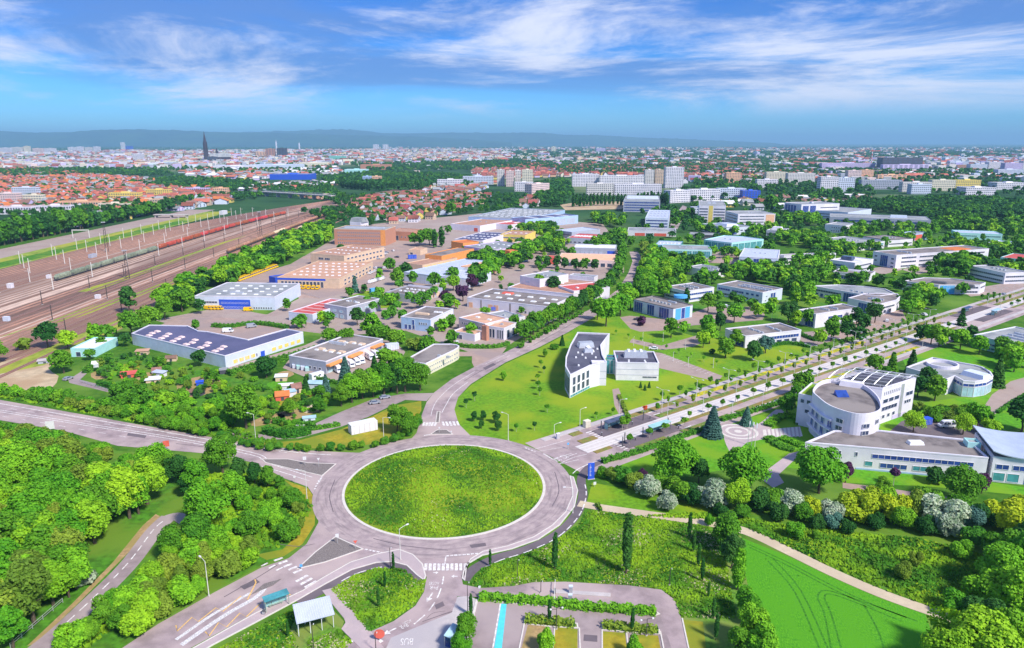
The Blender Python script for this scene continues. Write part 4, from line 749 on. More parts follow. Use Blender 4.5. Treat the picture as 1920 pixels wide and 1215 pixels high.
rp, p = B('glass_office', 'teal glass office with folded roof among trees', [(1244, 468), (1335, 470), (1338, 461)], 6.5, 'w_teal', 'r_slate', [(0, .4, 5.8, 5, .9, .02, .98, 't')], [HV(3, 1)])
B('', '', [(1228, 460), (1275, 462), (1276, 453)], 6.0, 'glass_teal', 'r_metal', (), [('roof_rib', 6, 1, .6, 8, .5, 'dome', .05, .95, .2, .8)], root=rp)
rp, p = B('glass_office', 'long green glass office with wing-shaped pale roof', [(1320, 450), (1372, 456), (1432, 449), (1395, 444), (1358, 442)], 7.4, 'w_teal', 'r_metal', [(0, .4, 6.6, 4, .92, .05, .98, 't'), (1, .4, 6.4, 5, .92, .02, .95, 't')], [HV(2, 1)])
B('small_office', 'low white pavilion with red wall panels beside the narrow street', [(1177, 433), (1268, 435), (1272, 429)], 5., 'w_white', 'r_slate', [(0, .2, 3.2, 1, 1., .15, .36, 'w_red', 'panel_or_lit_wall'), (0, .2, 3.2, 1, 1., .55, .80, 'w_red', 'panel_or_lit_wall'), (0, .2, 3.2, 1, 1., .38, .52, 'g')], [HV(2, 1)], rim='w_white')
B('small_office', 'white pavilion with grey roof vents in the wooded car park', [(1288, 501), (1337, 509), (1339, 500)], 5.2, 'w_white', 'r_slate', [(0, .2, 2.4, 1, .9, .6, .9, 'g', 'door')], [HV(5, 2, .4, .8, .2, .8)])
B('small_office', 'dark flat pavilion behind the green glass office', [(1290, 440), (1340, 442), (1344, 437)], 4.4, 'w_dark', 'r_slate', [RIB(0, 1.)])
rp, p = B('office_building', 'blue-banded three-storey office with silver roof plant beside the street', [(1210, 409), (1254, 410), (1264, 395)], 11.5, 'w_cool', 'r_metal', [RIB(0, z, .04, .96, 'b', 1.6) for z in (1.4, 4.8, 8.2)]+[(1, .5, 10.5, 4, .6, .1, .9, 'b')], [HV(5, 3, .1, .9, .1, .9, 3, 2, 1.2)])
B('office_building', 'wide grey four-storey office in front of the poplar row', [(1169, 377), (1238, 378), (1246, 368)], 15., 'w_grey', 'r_slate', [RIB(0, z, .03, .97, 'b', 2.) for z in (1.4, 5., 8.6, 12.2)]+[RIB(1, z, .05, .95) for z in (1.4, 5., 8.6)], [('roof_box', 1, 1, 46, 9, 4., 'w_cool', .1, .9, .3, .7)])
rp, p = B('office_tower', 'white banded office block with vertical orange stair tower', [(1311, 386), (1361, 387), (1372, 378)], 20., 'w_white', 'r_slate', [RIB(0, z, .02, .34, 'g', 1.7) for z in (2, 5.4, 8.8, 12.2, 15.6)]+[RIB(0, z, .56, .98, 'g', 1.7) for z in (2, 5.4, 8.8, 12.2, 15.6)]+[(0, 0, 20.4, 1, 1., .37, .53, 'w_yellow', 'stair_tower')], [HV(2, 1, w=5, d=4, h=2)])
B('office_tower', 'white and salmon banded office block beside the orange stair tower', [(1361, 396), (1384, 402), (1408, 391)], 15., 'w_white', 'r_slate', [RIB(0, z, .05, .95) for z in (2, 5.4, 8.8, 12)]+[RIB(1, z, .05, .7) for z in (2, 5.4, 8.8, 12)]+[(1, 0, 14.6, 1, 1., .75, .98, 'w_peach', 'panel_or_lit_wall')], [HV(2, 1)])
B('office_building', 'low office with shallow pyramid roof and blue entrance below the banded towers', [(1316, 420), (1362, 428), (1384, 421)], 7.6, 'w_cool', 'r_slate', [(0, .4, 5.6, 5, .6, .1, .9, 'g'), (1, .4, 7., 1, 1., .1, .4, 'b'), TS(1, 4, 3, 'g', .5, .95)], [('pyramid_roof', 1, 1, 20, 16, 2.5, 'r_metal', .2, .8, .2, .8)])
rp, p = B('office_building', 'white stepped office with recessed glass penthouse amid trees', [(1437, 432), (1466, 434), (1487, 430)], 8., 'w_white', 'r_slate', [RIB(0, 4.6), RIB(0, 1.6), RIB(1, 4.6), RIB(1, 1.6)], [('roof_box', 1, 1, 10, 8, 3., 'w_white', .2, .7, .3, .8)])
rp, p = B('office_tower', 'white and blue glass office tower at the edge of the wooded park', [(1471, 380), (1503, 384), (1530, 377)], 17., 'w_white', 'r_slate', [(0, 1., 15.5, 4, .85, .05, .72, 'b'), (1, 1., 15.5, 2, .8, .02, .4, 'b'), RIB(1, 12, .5, .95), RIB(1, 8, .5, .95), RIB(1, 4, .5, .95)], [HV(1, 1, w=5, d=4, h=2)])
B('', '', [(1503, 393), (1590, 399), (1600, 390)], 9., 'w_cool', 'r_slate', [RIB(0, 5.), RIB(0, 1.5)], (), root=rp)
B('office_building', 'very long grey two-storey office with blue glazing below the dark wood', [(1556, 407), (1746, 414), (1748, 407)], 9.5, 'w_grey', 'r_slate', [(0, 5.2, 7.4, 6, .92, .04, .96, 'b'), (0, 1.2, 3.4, 6, .9, .04, .96, 'b'), (0, .4, 8.8, 1, 1., .44, .51, 't')], [('roof_box', 1, 1, 18, 5, 3, 'w_cool', .58, .84, .3, .7)])
B('small_office', 'small white cube office with two rows of dots of windows', [(1547, 421), (1586, 424), (1587, 418)], 8., 'w_white', 'r_slate', [(0, 5., 6.4, 5, .5, .3, .85, 'g'), (0, 1.4, 2.8, 5, .5, .3, .85, 'g')])
B('office_building', 'low white office with turquoise glazing behind hedges', [(1539, 448), (1612, 458), (1641, 451)], 6., 'w_white', 'r_slate', [(0, 3.4, 5.2, 1, 1., .04, .96, 't'), (0, .5, 2.6, 1, 1., .04, .96, 'b'), (1, 3.4, 5.2, 1, 1., .05, .95, 't')], [HV(5, 1)], rim='w_white')
B('office_building', 'square office with wide dark overhanging roof', [(1618, 444), (1666, 451), (1691, 445)], 6.2, 'w_white', 'r_grey', [RIB(0, 2.), RIB(1, 2.)], [HV(4, 2, .3, .7, .3, .7)], rim='metal_dark')
B('office_building', 'blue and red flat office behind the dark overhanging roof', [(1687, 437), (1716, 440), (1737, 436)], 6.4, 'w_blue', 'r_slate', [(0, .3, 6., 1, 1., .6, .98, 'w_red', 'panel_or_lit_wall'), (1, .3, 6., 1, 1., .02, .5, 'w_red', 'panel_or_lit_wall')], [HV(2, 1)])
B('office_building', 'pale turquoise low office beyond the tree belt at the right', [(1795, 437), (1880, 440), (1882, 435)], 6., 'w_teal', 'r_metal', [RIB(0, 3., .03, .45, 't'), RIB(0, 3., .55, .97, 't')], [HV(2, 1)])
B('office_building', 'small office with ribbed silver roof among conifers', [(1838, 457), (1885, 462), (1890, 453)], 5.4, 'w_cool', 'r_metal', [RIB(0, 2.)], [('roof_rib', 6, 1, .8, 10, .5, 'dome', .05, .95, .2, .8)])
B('pavilion', 'curved teal pavilion with red roof at the right edge', [(1876, 483), (1915, 487), (1925, 478)], 5., 'w_teal', 'r_red', [RIB(0, 1.5, .05, .95, 't')])
B('office_building', 'pale turquoise flat office with roof units at the right edge', [(1826, 629.5), (1920, 651), (1990, 632)], 5.6, 'w_teal', 'r_slate', [RIB(0, 2.6, .02, .98, 'b', 1.), RIB(0, .6, .3, .98, 't', 1.2)], [HV(6, 3, .3, .75, .25, .7, 2.2, 1.4, .8)], rim='w_white')
rp, p = B('office_building', 'white office with oval glass rotunda and round roof light beside the avenue', [(1699, 690.5), (1776, 713), (1790, 707), (1806, 716), (1828, 717.5), (1850, 714), (1862, 707), (1857, 699), (1842, 690), (1829.5, 686.5), (1748, 672)], 6.0, 'w_white', 'r_slate', [(0, 2.4, 4., 1, 1., .4, .95, 'b')]+[(e, 4.2, 5.4, 1, 1., 0.01, .99, 'b') for e in (2, 3, 4, 5, 6)]+[(e, .2, 4.0, 1, 1., 0.01, .99, 'p') for e in (2, 3, 4, 5, 6)], [('roof_box', 1, 1, 9, 6, 1.8, 'w_cool', 1.15, 1.4, .5, .8)], rim='w_white')
c = G(1767, 686, 6.0); k = MB()
k.ring([(c[0]+6*cos(i*pi/16)-rp.location[0], c[1]+5.4*sin(i*pi/16)-rp.location[1]) for i in range(32)], 6., 7.2, .6); k.build('round_rooflight', 'w_white', rp)

# --- oval office beside the roundabout lawn
rp, p = B('oval_office', 'crescent-shaped white office with navy roof on the big lawn', [(1069, 706), (1107, 688), (1137, 681), (1130, 668), (1127, 650), (1143, 628), (1083, 625.4), (1070, 648), (1061, 672), (1060, 690)], 8.8, 'w_white', 'r_ink',
  [(0, 4.7, 7.9, 4, .62, .08, .98, 'g'), (0, 1.4, 4.3, 4, .62, .08, .98, 'g'), (0, .1, 1.2, 1, 1., .02, .98, 't')]+[(e, 1., 7.8, 1, 1., .01, .99, 'g') for e in (6, 7, 8, 9)]+[(3, .5, 7.8, 1, 1., .05, .95, 'p')], (), rim='w_white', par=.7)
for q, H_, nm in (([(1110, 682), (1137.5, 682), (1138, 677.5)], 9.2, 'w_white'),): B('', '', q, H_, 'w_white', 'w_white', [(0, z, z+.08, 1, 1., 0, 1, 'w_grey', 'joint') for z in (3, 6)], root=rp)
B('', '', [(1137, 672), (1158, 673), (1158, 668)], 6.8, 'glass_teal', 'r_ink', [(0, .2, 6.2, 3, .95, .02, .98, 't')], root=rp)
for (x, y, w, d, h, mt) in ((1098, 650, 7, 4, 2.2, 'metal'), (1103, 660, 4, 2.5, 1.4, 'metal'), (1106, 656, 2, 7, .8, 'dome')):
    c = G(x, y, 8.8); obj('roof_unit', boxmesh(w, d, h), mt, rp, (c[0]-rp.location[0], c[1]-rp.location[1], 8.8), .2)
for x, y in ((1084, 662), (1092, 666), (1080, 671), (1085, 686), (1098, 672), (1110, 664), (1117, 671), (1120, 655)): c = G(x, y, 8.8); obj('roof_vent', boxmesh(.8, .8, .6), 'dome', rp, (c[0]-rp.location[0], c[1]-rp.location[1], 8.8), 0)
B('auditorium', 'white windowless box hall with rooftop plant beside the crescent office', [(1156, 681.5), (1236, 683), (1234, 661)], 7.2, 'w_white', 'r_ink', [(0, z, z+.07, 1, 1., 0, 1, 'w_grey', 'joint') for z in (2.4, 4.8)]+[(0, 1.2, 2., 1, 1., .62, .96, 'g')], [('plant_screen', 1, 1, 10, 4, 2.4, 'metal', .2, .8, .45, .75), ('roof_unit', 3, 1, 1.4, 3, 2.8, 'dome', .28, .7, .5, .8), SK(2, 2, .1, .9, .05, .3, .8, .8)], rim='w_white')

# --- white complex at the right
rp, p = B('white_complex', 'large white complex with rounded tower, wave-roofed slab and long low wing', [(1510, 832), (1853, 861), (1815, 827), (1646, 809), (1563, 810)], 6.8, 'w_white', 'r_grey',
  [(0, 4.2, 5.6, 3, .18, .06, .34, 'g'), (0, 4.0, 5.4, 1, 1., .38, .93, 'b'), (0, 1.4, 3., 1, 1., .345, .39, 't'), (0, 1.2, 2.8, 1, 1., .43, .58, 'b'), (0, 1.2, 2.8, 1, 1., .61, .77, 't'), (0, 1.2, 2.8, 1, 1., .80, .88, 't'), (0, .05, .5, 1, 1., .3, .9, 'w_blue', 'plinth')], (), rim='w_white')
c = G(1716, 832, 6.8); obj('skylight', boxmesh(4.5, 2.4, .9), 'dome', rp, (c[0]-rp.location[0], c[1]-rp.location[1], 6.8), 0)
tw = cr(GP([(1524, 731), (1534, 744), (1556, 760), (1590, 772), (1617, 776), (1640, 773), (1653, 764), (1648, 745), (1628, 726), (1600, 714), (1570, 710), (1540, 714)], 14.), 4, True)
body(rp, tw, 12.6, 'w_white', 'r_grey', 0., 1.4, None, 'tower_wall', 'tower_roof')
def tseg(i0, z, h, w, kind): put_win(rp, tw[i0], tw[i0+1], .5, z, w, h, kind, 'window', 1, out=.12)
for i, z in ((10, 9.6), (10, 7.2), (17, 9.2), (17, 6.9), (21, 9.8), (24, 9.6), (24, 7.2)): tseg(i, z, 1.5, 2.4 if i < 20 else 1.8, 'g')
# open curved stair front on the tower
for z in (2.6, 6.2, 9.4):
    sg = offset(tw[1:10], -.1); k = MB(rp.location[0], rp.location[1], 0); k.prism(offset(tw[1:10], -1.0)+tw[1:10][::-1], z, z+.5, True, True); q = k.build('curved_balcony', 'w_white', rp); q.location = (0, 0, 0)
for i in (2, 4, 6, 8): tseg(i, 3.2, 2.6, 1.9, 'b'); tseg(i, 6.8, 2.2, 1.9, 'b')
k = MB(); c = G(1578, 742, 12.6); c = (c[0]-rp.location[0], c[1]-rp.location[1]); k.add([(c[0]-2, c[1]-1.6, 12.6), (c[0]+2, c[1]-1.6, 12.6), (c[0]+2, c[1]+1.8, 12.6), (c[0]-2, c[1]+1.8, 12.6), (c[0]-1.9, c[1]+1.2, 14.2), (c[0]+1.9, c[1]+1.2, 14.2)], [(0, 1, 5, 4), (1, 2, 5), (2, 3, 4, 5), (3, 0, 4)]); k.build('roof_lantern', 'glass_blue', rp)
c = G(1597, 724, 12.6); obj('roof_unit', boxmesh(8, 3, 1.8), 'w_white', rp, (c[0]-rp.location[0], c[1]-rp.location[1], 12.6), -.5)
B('', '', [(1497, 740), (1526, 746), (1536, 722)], 11.0, 'w_white', 'lawn', [(0, 8.4, 9.8, 2, .62, .1, .9, 'g'), (0, 5., 6.4, 1, 1., .5, .8, 'g')], root=rp)
sl = GP([(1558, 714), (1655, 728), (1718, 708)], 13.4); sl.append((sl[0][0]+sl[2][0]-sl[1][0], sl[0][1]+sl[2][1]-sl[1][1]))
body(rp, sl, 13.0, 'w_white', 'r_ink', 0., .4, 'w_white', 'slab_wall', 'slab_roof')
dowins(rp, sl, [(1, 10.4, 11.8, 9, .45, .05, .55, 'g'), (1, 7.4, 9., 3, .85, .05, .55, 'g'), (1, 4.6, 6.2, 1, 1., .05, .5, 'g'), (1, 1.8, 3.2, 3, .5, .05, .5, 'g'), (1, .2, 12.6, 1, 1., .57, .66, 'metal', 'stair_glazing'), (1, 7.4, 9., 1, 1., .74, .95, 'g'), (1, 4.6, 6., 3, .9, .72, .92, 'g'), (1, .1, 1.6, 1, 1., .4, .8, 'w_lilac', 'panel_or_lit_wall')])
# wave roof canopy of steel ribs above the slab
A_, B2, C_, D_ = sl
def SP(u, v): return (A_[0]+(B2[0]-A_[0])*u+(D_[0]-A_[0])*v-rp.location[0], A_[1]+(B2[1]-A_[1])*u+(D_[1]-A_[1])*v-rp.location[1])
wave = lambda v: 14.4+2.2*sin(pi*v/.62) if v < .62 else 14.4+.9*sin((v-.62)/.38*pi*1.2)
for i in range(6):
    k = MB(); u = -.05+i*.22; k.tube([(*SP(u, v/12), wave(v/12)) for v in range(13)], .16, 4); k.build('roof_rib', 'metal', rp)
for j in range(13): k = MB(); k.tube([(*SP(-.05, j/12), wave(j/12)), (*SP(1.05, j/12), wave(j/12))], .08, 4); k.build('purlin', 'metal', rp)
for j in (0, 4, 8, 12):
    for u in (0.05, .95): k = MB(); k.tube([(*SP(u, j/12), 13), (*SP(u, j/12), wave(j/12))], .1, 4); k.build('roof_post', 'metal', rp)
for i in range(2):
    for j in range(4): k = MB(); k.poly([SP(.12+i*.4, .08+j*.12), SP(.48+i*.4, .08+j*.12), SP(.48+i*.4, .18+j*.12), SP(.12+i*.4, .18+j*.12)], 13.35); k.build('solar_panel', 'metal_dark', rp)
B('', '', [(1815, 832), (1840, 834), (1843, 826)], 8., 'w_teal', 'r_slate', root=rp)
hall = GP([(1829, 806), (1864, 851), (1990, 862), (1990, 815)], 8.6)
hp = empty('assembly_hall', *hall[1], 0, 0, 'white hall with sagging ribbed metal roof at the right edge', 'building')
body(hp, hall, 7.4, 'w_white', 'r_slate', 0., .4, None)
dowins(hp, hall, [(1, 4., 5.6, 3, .8, .03, .8, 'b'), (1, .4, 3., 2, .85, .02, .45, 't'), (1, .1, 3., 1, 1., .52, .62, 'w_royal', 'entrance_panel'), (0, 5.0, 7.0, 1, 1., .1, .9, 'g')])
k = MB(hp.location[0], hp.location[1], 0); nseg = 18; vv = []; A_, B2, C_, D_ = hall
for i in range(nseg+1):
    u = -.03+1.06*i/nseg; z = 8.3+1.4*(2*u-1)**2
    for v in (-.04, 1.04): vv.append((A_[0]*(1-u)*(1-v)+D_[0]*u*(1-v)+B2[0]*(1-u)*v+C_[0]*u*v, A_[1]*(1-u)*(1-v)+D_[1]*u*(1-v)+B2[1]*(1-u)*v+C_[1]*u*v, z))
n0 = len(vv); vv += [(a, b_, c-.3) for a, b_, c in vv]
k.add(vv, [(2*i, 2*i+1, 2*i+3, 2*i+2) for i in range(nseg)]+[(n0+2*i, n0+2*i+2, n0+2*i+3, n0+2*i+1) for i in range(nseg)]+[(2*i+1, n0+2*i+1, n0+2*i+3, 2*i+3) for i in range(nseg)]+[(2*i, 2*i+2, n0+2*i+2, n0+2*i) for i in range(nseg)]+[(0, n0, n0+1, 1), (2*nseg, 2*nseg+1, n0+2*nseg+1, n0+2*nseg)])
q = k.build('curved_roof', 'w_metal', hp); q.location = (0, 0, 0)
# ---------------------------------------------------------------- the town behind: houses, blocks, landmarks
WALLS = ['w_white', 'w_cream', 'w_pink', 'w_peach', 'w_lilac', 'w_cool', 'w_tan', 'w_yellow']
M('windows', (.10, .12, .17), .2, .2, .3, spec=.5); M('sandstone', (.055, .04, .055), .9, .2, .05); M('copper', (.20, .52, .45), .7, .1, .1)
hw = MB(); hw.add([(-.5, -.5, 0), (.5, -.5, 0), (.5, .5, 0), (-.5, .5, 0), (-.5, -.5, .6), (.5, -.5, .6), (.5, .5, .6), (-.5, .5, .6), (-.5, 0, .97), (.5, 0, .97)], [(0, 1, 5, 4), (1, 2, 6, 9, 5), (2, 3, 7, 6), (3, 0, 4, 8, 7)]); HWM = hw.mesh('wall')
hr = MB(); hr.add([(-.55, -.58, .55), (.55, -.58, .55), (.55, 0, 1.), (-.55, 0, 1.), (.55, .58, .55), (-.55, .58, .55), (-.55, -.58, .51), (.55, -.58, .51), (.55, .58, .51), (-.55, .58, .51)], [(0, 1, 2, 3), (3, 2, 4, 5), (0, 6, 7, 1), (4, 8, 9, 5)]); HRM = hr.mesh('roof')
hc = MB(); hc.box(.18, .27, .08, .17, .75, 1.12); HCM = hc.mesh('chimney')
hwin = MB()
for z in (.12, .38):
    for x in (-.3, 0, .3): hwin.box(x-.06, x+.06, -.512, -.503, z, z+.14)
    for y in (-.25, .25): hwin.box(.503, .512, y-.07, y+.07, z, z+.14)
HWI = hwin.mesh('windows')
HS = []
def houses(poly, step, roofs, walls, key, hs=(7, 10), sz=(8, 12), keep=.85, rr=None, ang=0.):
    rr = rr or random.Random(int(poly[0][0]*3+poly[0][1])); p = GP(poly); x0, x1 = min(a for a, _ in p), max(a for a, _ in p); y0, y1 = min(b for _, b in p), max(b for _, b in p); y = y0; n = 0
    while y < y1:
        x = x0
        while x < x1:
            a, b = x+rr.uniform(-.3, .3)*step, y+rr.uniform(-.3, .3)*step
            if rr.random() < keep and inpoly(a, b, p): HS.append((a, b, rr.uniform(*sz)*1.15, rr.uniform(*sz), rr.uniform(*hs), ang+rr.choice([0, pi/2, 0, .2, pi/2+.2, -.3]), rr.choice(walls), rr.choice(roofs), key)); n += 1
            x += step
        y += step
RED = ['r_tile', 'r_tile', 'r_tile2', 'r_orange', 'r_brown', 'r_slate', 'r_tile']
houses([(-200, 322), (60, 318), (200, 332), (290, 338), (300, 352), (400, 357), (436, 366), (240, 388), (0, 402), (-200, 404)], 17, RED, WALLS, 'in the quarter beyond the rail yard', (7, 11), (9, 13), .62)
houses([(662, 388), (690, 374), (760, 364), (880, 362), (930, 372), (900, 385), (862, 396), (800, 414), (730, 422), (690, 412)], 15.5, ['r_tile', 'r_tile2', 'r_brown', 'r_slate', 'r_tile2'], WALLS, 'in the estate behind the brick office', (7, 9.5), (8, 11), .72)
houses([(770, 345), (830, 340), (930, 345), (900, 358), (800, 360)], 22, ['r_slate', 'r_tile', 'r_brown'], WALLS, 'behind the pastel housing estate', (6, 9), (9, 16), .75)
houses([(880, 320), (1000, 308), (1300, 308), (1430, 320), (1300, 334), (1100, 330), (900, 338)], 22, ['r_tile', 'r_tile2', 'r_tile2', 'r_brown'], WALLS, 'in the suburb behind the towers', (8, 12), (9, 14), .62)
houses([(1240, 322), (1420, 318), (1560, 318), (1640, 326), (1560, 335), (1430, 345), (1300, 342)], 30, ['r_tile', 'r_slate', 'r_brown', 'r_tile2'], WALLS, 'in the quarter before the beige slabs', (7, 11), (9, 16), .7)
houses([(340, 318), (640, 312), (640, 330), (480, 338), (350, 335)], 40, ['r_slate', 'r_tile', 'r_white'], WALLS, 'beyond the railway junction', (7, 12), (12, 26), .6)
houses([(960, 385), (1000, 372), (1020, 378), (990, 396)], 18, ['r_brown', 'r_tile2'], WALLS, 'beside the tower blocks', (8, 11), (9, 12), .8)
houses([(1640, 318), (1920, 318), (1920, 335), (1700, 335)], 36, ['r_slate', 'r_tile', 'r_white', 'r_brown'], WALLS, 'right of the long grey slab', (7, 12), (12, 22), .65)
houses([(-60, 440), (60, 424), (160, 408), (300, 392), (430, 370), (470, 374), (380, 388), (240, 410), (100, 432), (-60, 462)], 24, RED, WALLS, 'behind the long tree row', (7, 11), (10, 20), .6)
houses([(1280, 388), (1420, 374), (1560, 370), (1640, 370), (1560, 390), (1400, 396)], 34, ['r_slate', 'r_white', 'r_tile', 'r_brown'], WALLS, 'between the orange tower and wood', (6, 10), (12, 26), .45)
houses([(440, 352), (500, 346), (600, 342), (640, 348), (600, 356), (480, 362)], 30, ['r_slate', 'r_white', 'r_tile'], WALLS, 'at the railway junction', (6, 9), (10, 24), .5)
HS.sort(key=lambda h: hypot(h[0], h[1])/h[2])
inh = [h for h in HS if -20 < PJ(h[0], h[1], 5)[0] < 1940]
WADJ = dict(w_white='white', w_cream='cream', w_pink='pink', w_peach='peach', w_lilac='lilac', w_cool='pale blue', w_tan='tan', w_yellow='yellow'); RADJ = dict(r_tile='red-tiled', r_tile2='crimson-tiled', r_orange='orange-tiled', r_brown='brown-tiled', r_slate='grey', r_white='white')
for i, (x, y, w, d, h, a, wl, rf, key) in enumerate(inh[:300]):
    o = empty('house', x, y, 0, a, None, 'house', 'houses '+key); o.scale = (w, d, h)
    k = obj('wall', HWM, wl, o); obj('roof', HRM, rf, o); obj('chimney', HCM, 'w_brick', o)
    if i < 220: obj('windows', HWI, 'windows', o)['kind'] = 'stuff'
    cluster((WADJ[wl]+' '+RADJ[rf]+' house '+key, 'left'), o)
acc = {}
def accum(mat, mesh_v, faces, x, y, w, d, h, a):
    V, Fc = acc.setdefault(mat, ([], [])); n = len(V); c, s = cos(a), sin(a)
    V += [(x+(vx*w*c-vy*d*s), y+(vx*w*s+vy*d*c), vz*h) for vx, vy, vz in mesh_v]; Fc += [tuple(i+n for i in f) for f in faces]
for (x, y, w, d, h, a, wl, rf, key) in inh[300:]:
    accum(wl, hw.v, hw.f, x, y, w, d, h, a); accum(rf, hr.v, hr.f, x, y, w, d, h, a)
# distant city: flat and gabled blocks thinning out to the plain
rr = random.Random(77)
bx = MB().box(-.5, .5, -.5, .5, 0, 1); BXV, BXF = bx.v, bx.f[1:]
top = ([(-.5, -.5, 1.), (.5, -.5, 1.), (.5, .5, 1.), (-.5, .5, 1.)], [(0, 1, 2, 3)])
def blocks(poly, step, sz, hs, keep, walls, roofs, grow=0.):
    p = GP(poly); x0, x1 = min(a for a, _ in p), max(a for a, _ in p); y0, y1 = min(b for _, b in p), max(b for _, b in p); y = y0
    while y < y1:
        st = step*(1+grow*(y-y0)/1000); x = x0
        while x < x1:
            a, b = x+rr.uniform(-.4, .4)*st, y+rr.uniform(-.4, .4)*st; dens = .5+.5*sin(a*.0021+2)*cos(b*.0013+a*.0007)
            if rr.random() < keep*(.35+dens) and inpoly(a, b, p):
                w, d, h = rr.uniform(*sz)*rr.choice([1, 1, 2.]), rr.uniform(*sz)*.8, rr.uniform(*hs); an = rr.choice([0, .5, -.4, pi/2]); wl = rr.choice(walls)
                if rr.random() < .55: accum(wl, BXV, BXF, a, b, w, d, h, an)
                else: accum(wl, hw.v, hw.f, a, b, w, d, h, an); accum(rr.choice(roofs), hr.v, hr.f, a, b, w, d, h, an)
            x += st
        y += st
CW = ['w_white', 'w_cream', 'w_cool', 'w_pink', 'w_apart', 'w_apart', 'w_lilac', 'w_grey', 'w_tan']; CRF = ['r_tile2', 'r_slate', 'r_brown', 'r_tile']
blocks([(-40, 296), (960, 293), (960, 303), (640, 312), (300, 318), (-40, 318)], 44, (14, 26), (10, 20), .72, CW, CRF)
blocks([(-40, 285), (960, 281), (960, 294), (-40, 297)], 62, (18, 34), (12, 26), .72, CW, CRF, .08)
blocks([(960, 294), (1940, 296), (1940, 318), (1500, 316), (1000, 312)], 52, (14, 28), (8, 18), .5, CW, CRF)
blocks([(700, 277), (1940, 278), (1940, 296), (960, 294), (700, 284)], 120, (20, 46), (10, 24), .5, CW, CRF, .09)
blocks([(1560, 300), (1940, 300), (1940, 322), (1640, 320)], 46, (16, 34), (12, 22), .5, ['w_white', 'w_cool', 'w_apart', 'w_lilac'], CRF)
blocks([(1020, 318), (1940, 320), (1940, 345), (1300, 346)], 62, (14, 26), (7, 14), .4, CW, CRF)
blocks([(640, 306), (960, 303), (960, 330), (800, 336)], 95, (16, 30), (8, 16), .35, CW, CRF)
for mt, (V, Fc) in acc.items():
    m_ = bpy.data.meshes.new('distant_city'); m_.from_pydata(V, [], Fc); m_.update(); o = obj('distant_city', m_, mt); tag(o, ('roofs' if mt.startswith('r_') else 'walls')+' of the distant city houses, '+mt[2:].replace('2', ' deep')+' tone', 'city', kind='stuff')
# apartment and other blocks one can tell apart
def AP(x0, x1, yt, yb, depth, wall, label, roof='r_slate', rows=None, name='apartment_block', turn=0., cat='building', cols=None, roofbox=True):
    a, b = G(x0, yb), G(x1, yb+turn); H = HT((x0+x1)/2, yt, yb); l = hypot(b[0]-a[0], b[1]-a[1]); u = ((b[0]-a[0])/l, (b[1]-a[1])/l); v = (-u[1]*depth, u[0]*depth); p = [a, b, (b[0]+v[0], b[1]+v[1]), (a[0]+v[0], a[1]+v[1])]
    root = empty(name, (a[0]+b[0])/2, (a[1]+b[1])/2, 0, 0, label, cat); body(root, p, H, wall, roof, 0, .6); rows = rows or max(2, int(H/3.1)); cols = cols or max(3, int(l/3.6))
    if cols > 0:
        w = MB(root.location[0], root.location[1], 0)
        for e0, e1, n in ((p[0], p[1], cols), (p[1], p[2], max(2, int(depth/4))), (p[3], p[0], max(2, int(depth/4)))):
            le = hypot(e1[0]-e0[0], e1[1]-e0[1]); d = ((e1[0]-e0[0])/le, (e1[1]-e0[1])/le)
            for r in range(rows):
                z = H*(r+.28)/rows
                for c in range(n):
                    s = le*(c+.5)/n; ww = le/n*.30; x, y = e0[0]+d[0]*s+d[1]*.06, e0[1]+d[1]*s-d[0]*.06
                    w.add([(x-d[0]*ww, y-d[1]*ww, z), (x+d[0]*ww, y+d[1]*ww, z), (x+d[0]*ww, y+d[1]*ww, z+H/rows*.46), (x-d[0]*ww, y-d[1]*ww, z+H/rows*.46)], [(0, 1, 2, 3)])
        o = w.build('windows', 'windows', root); o.location = (0, 0, 0); o['kind'] = 'stuff'
    if roofbox: obj('roof_box', boxmesh(max(3, l*.25), max(3, depth*.4), 2.4), wall, root, ((v[0])/2, (v[1])/2, H), atan2(u[1], u[0]))
    return root, p, H
AP(932, 946, 319, 349, 22, 'w_apart', 'leftmost of the four pale tower blocks in the middle distance'); AP(949, 964, 321, 350, 20, 'w_pink', 'second from left of the four pale tower blocks'); AP(966, 977, 320, 349, 22, 'w_apart', 'third from left of the four pale tower blocks'); AP(979, 999, 319, 351, 20, 'w_cream', 'rightmost of the four pale tower blocks')
AP(965, 1000, 342, 359, 14, 'w_white', 'white mid-rise in front of the pale tower blocks'); AP(997, 1030, 346, 370, 16, 'w_pink', 'pinkish stepped apartment block right of the tower blocks', turn=-3)
AP(820, 868, 337, 350, 16, 'w_white', 'low white block left of the tower blocks'); AP(868, 925, 331, 346, 16, 'w_cool', 'pale stepped block directly left of the tower blocks')
AP(1073, 1122, 327, 350, 16, 'w_white', 'white slab block left part behind the poplar row'); AP(1124, 1207, 330, 351, 16, 'w_white', 'long white slab block behind the poplar row'); AP(1100, 1150, 345, 366, 14, 'w_apart', 'grey-white slab directly behind the left poplars'); AP(1152, 1240, 346, 366, 14, 'w_white', 'white slab directly behind the right poplars')
AP(1209, 1226, 319, 345, 20, 'w_apart', 'brownish tower left of the checkered tower'); AP(1228, 1245, 319, 345, 20, 'w_tan', 'tan tower next to the checkered tower'); AP(1247, 1281, 314, 353, 20, 'w_white', 'tall white tower with red checkered stripe')
r_, p_, H_ = BLK = AP(1282, 1283, 350, 353, 2, 'w_white', 'narrow white lift shaft beside the checkered tower', cols=1, rows=1, roofbox=False)
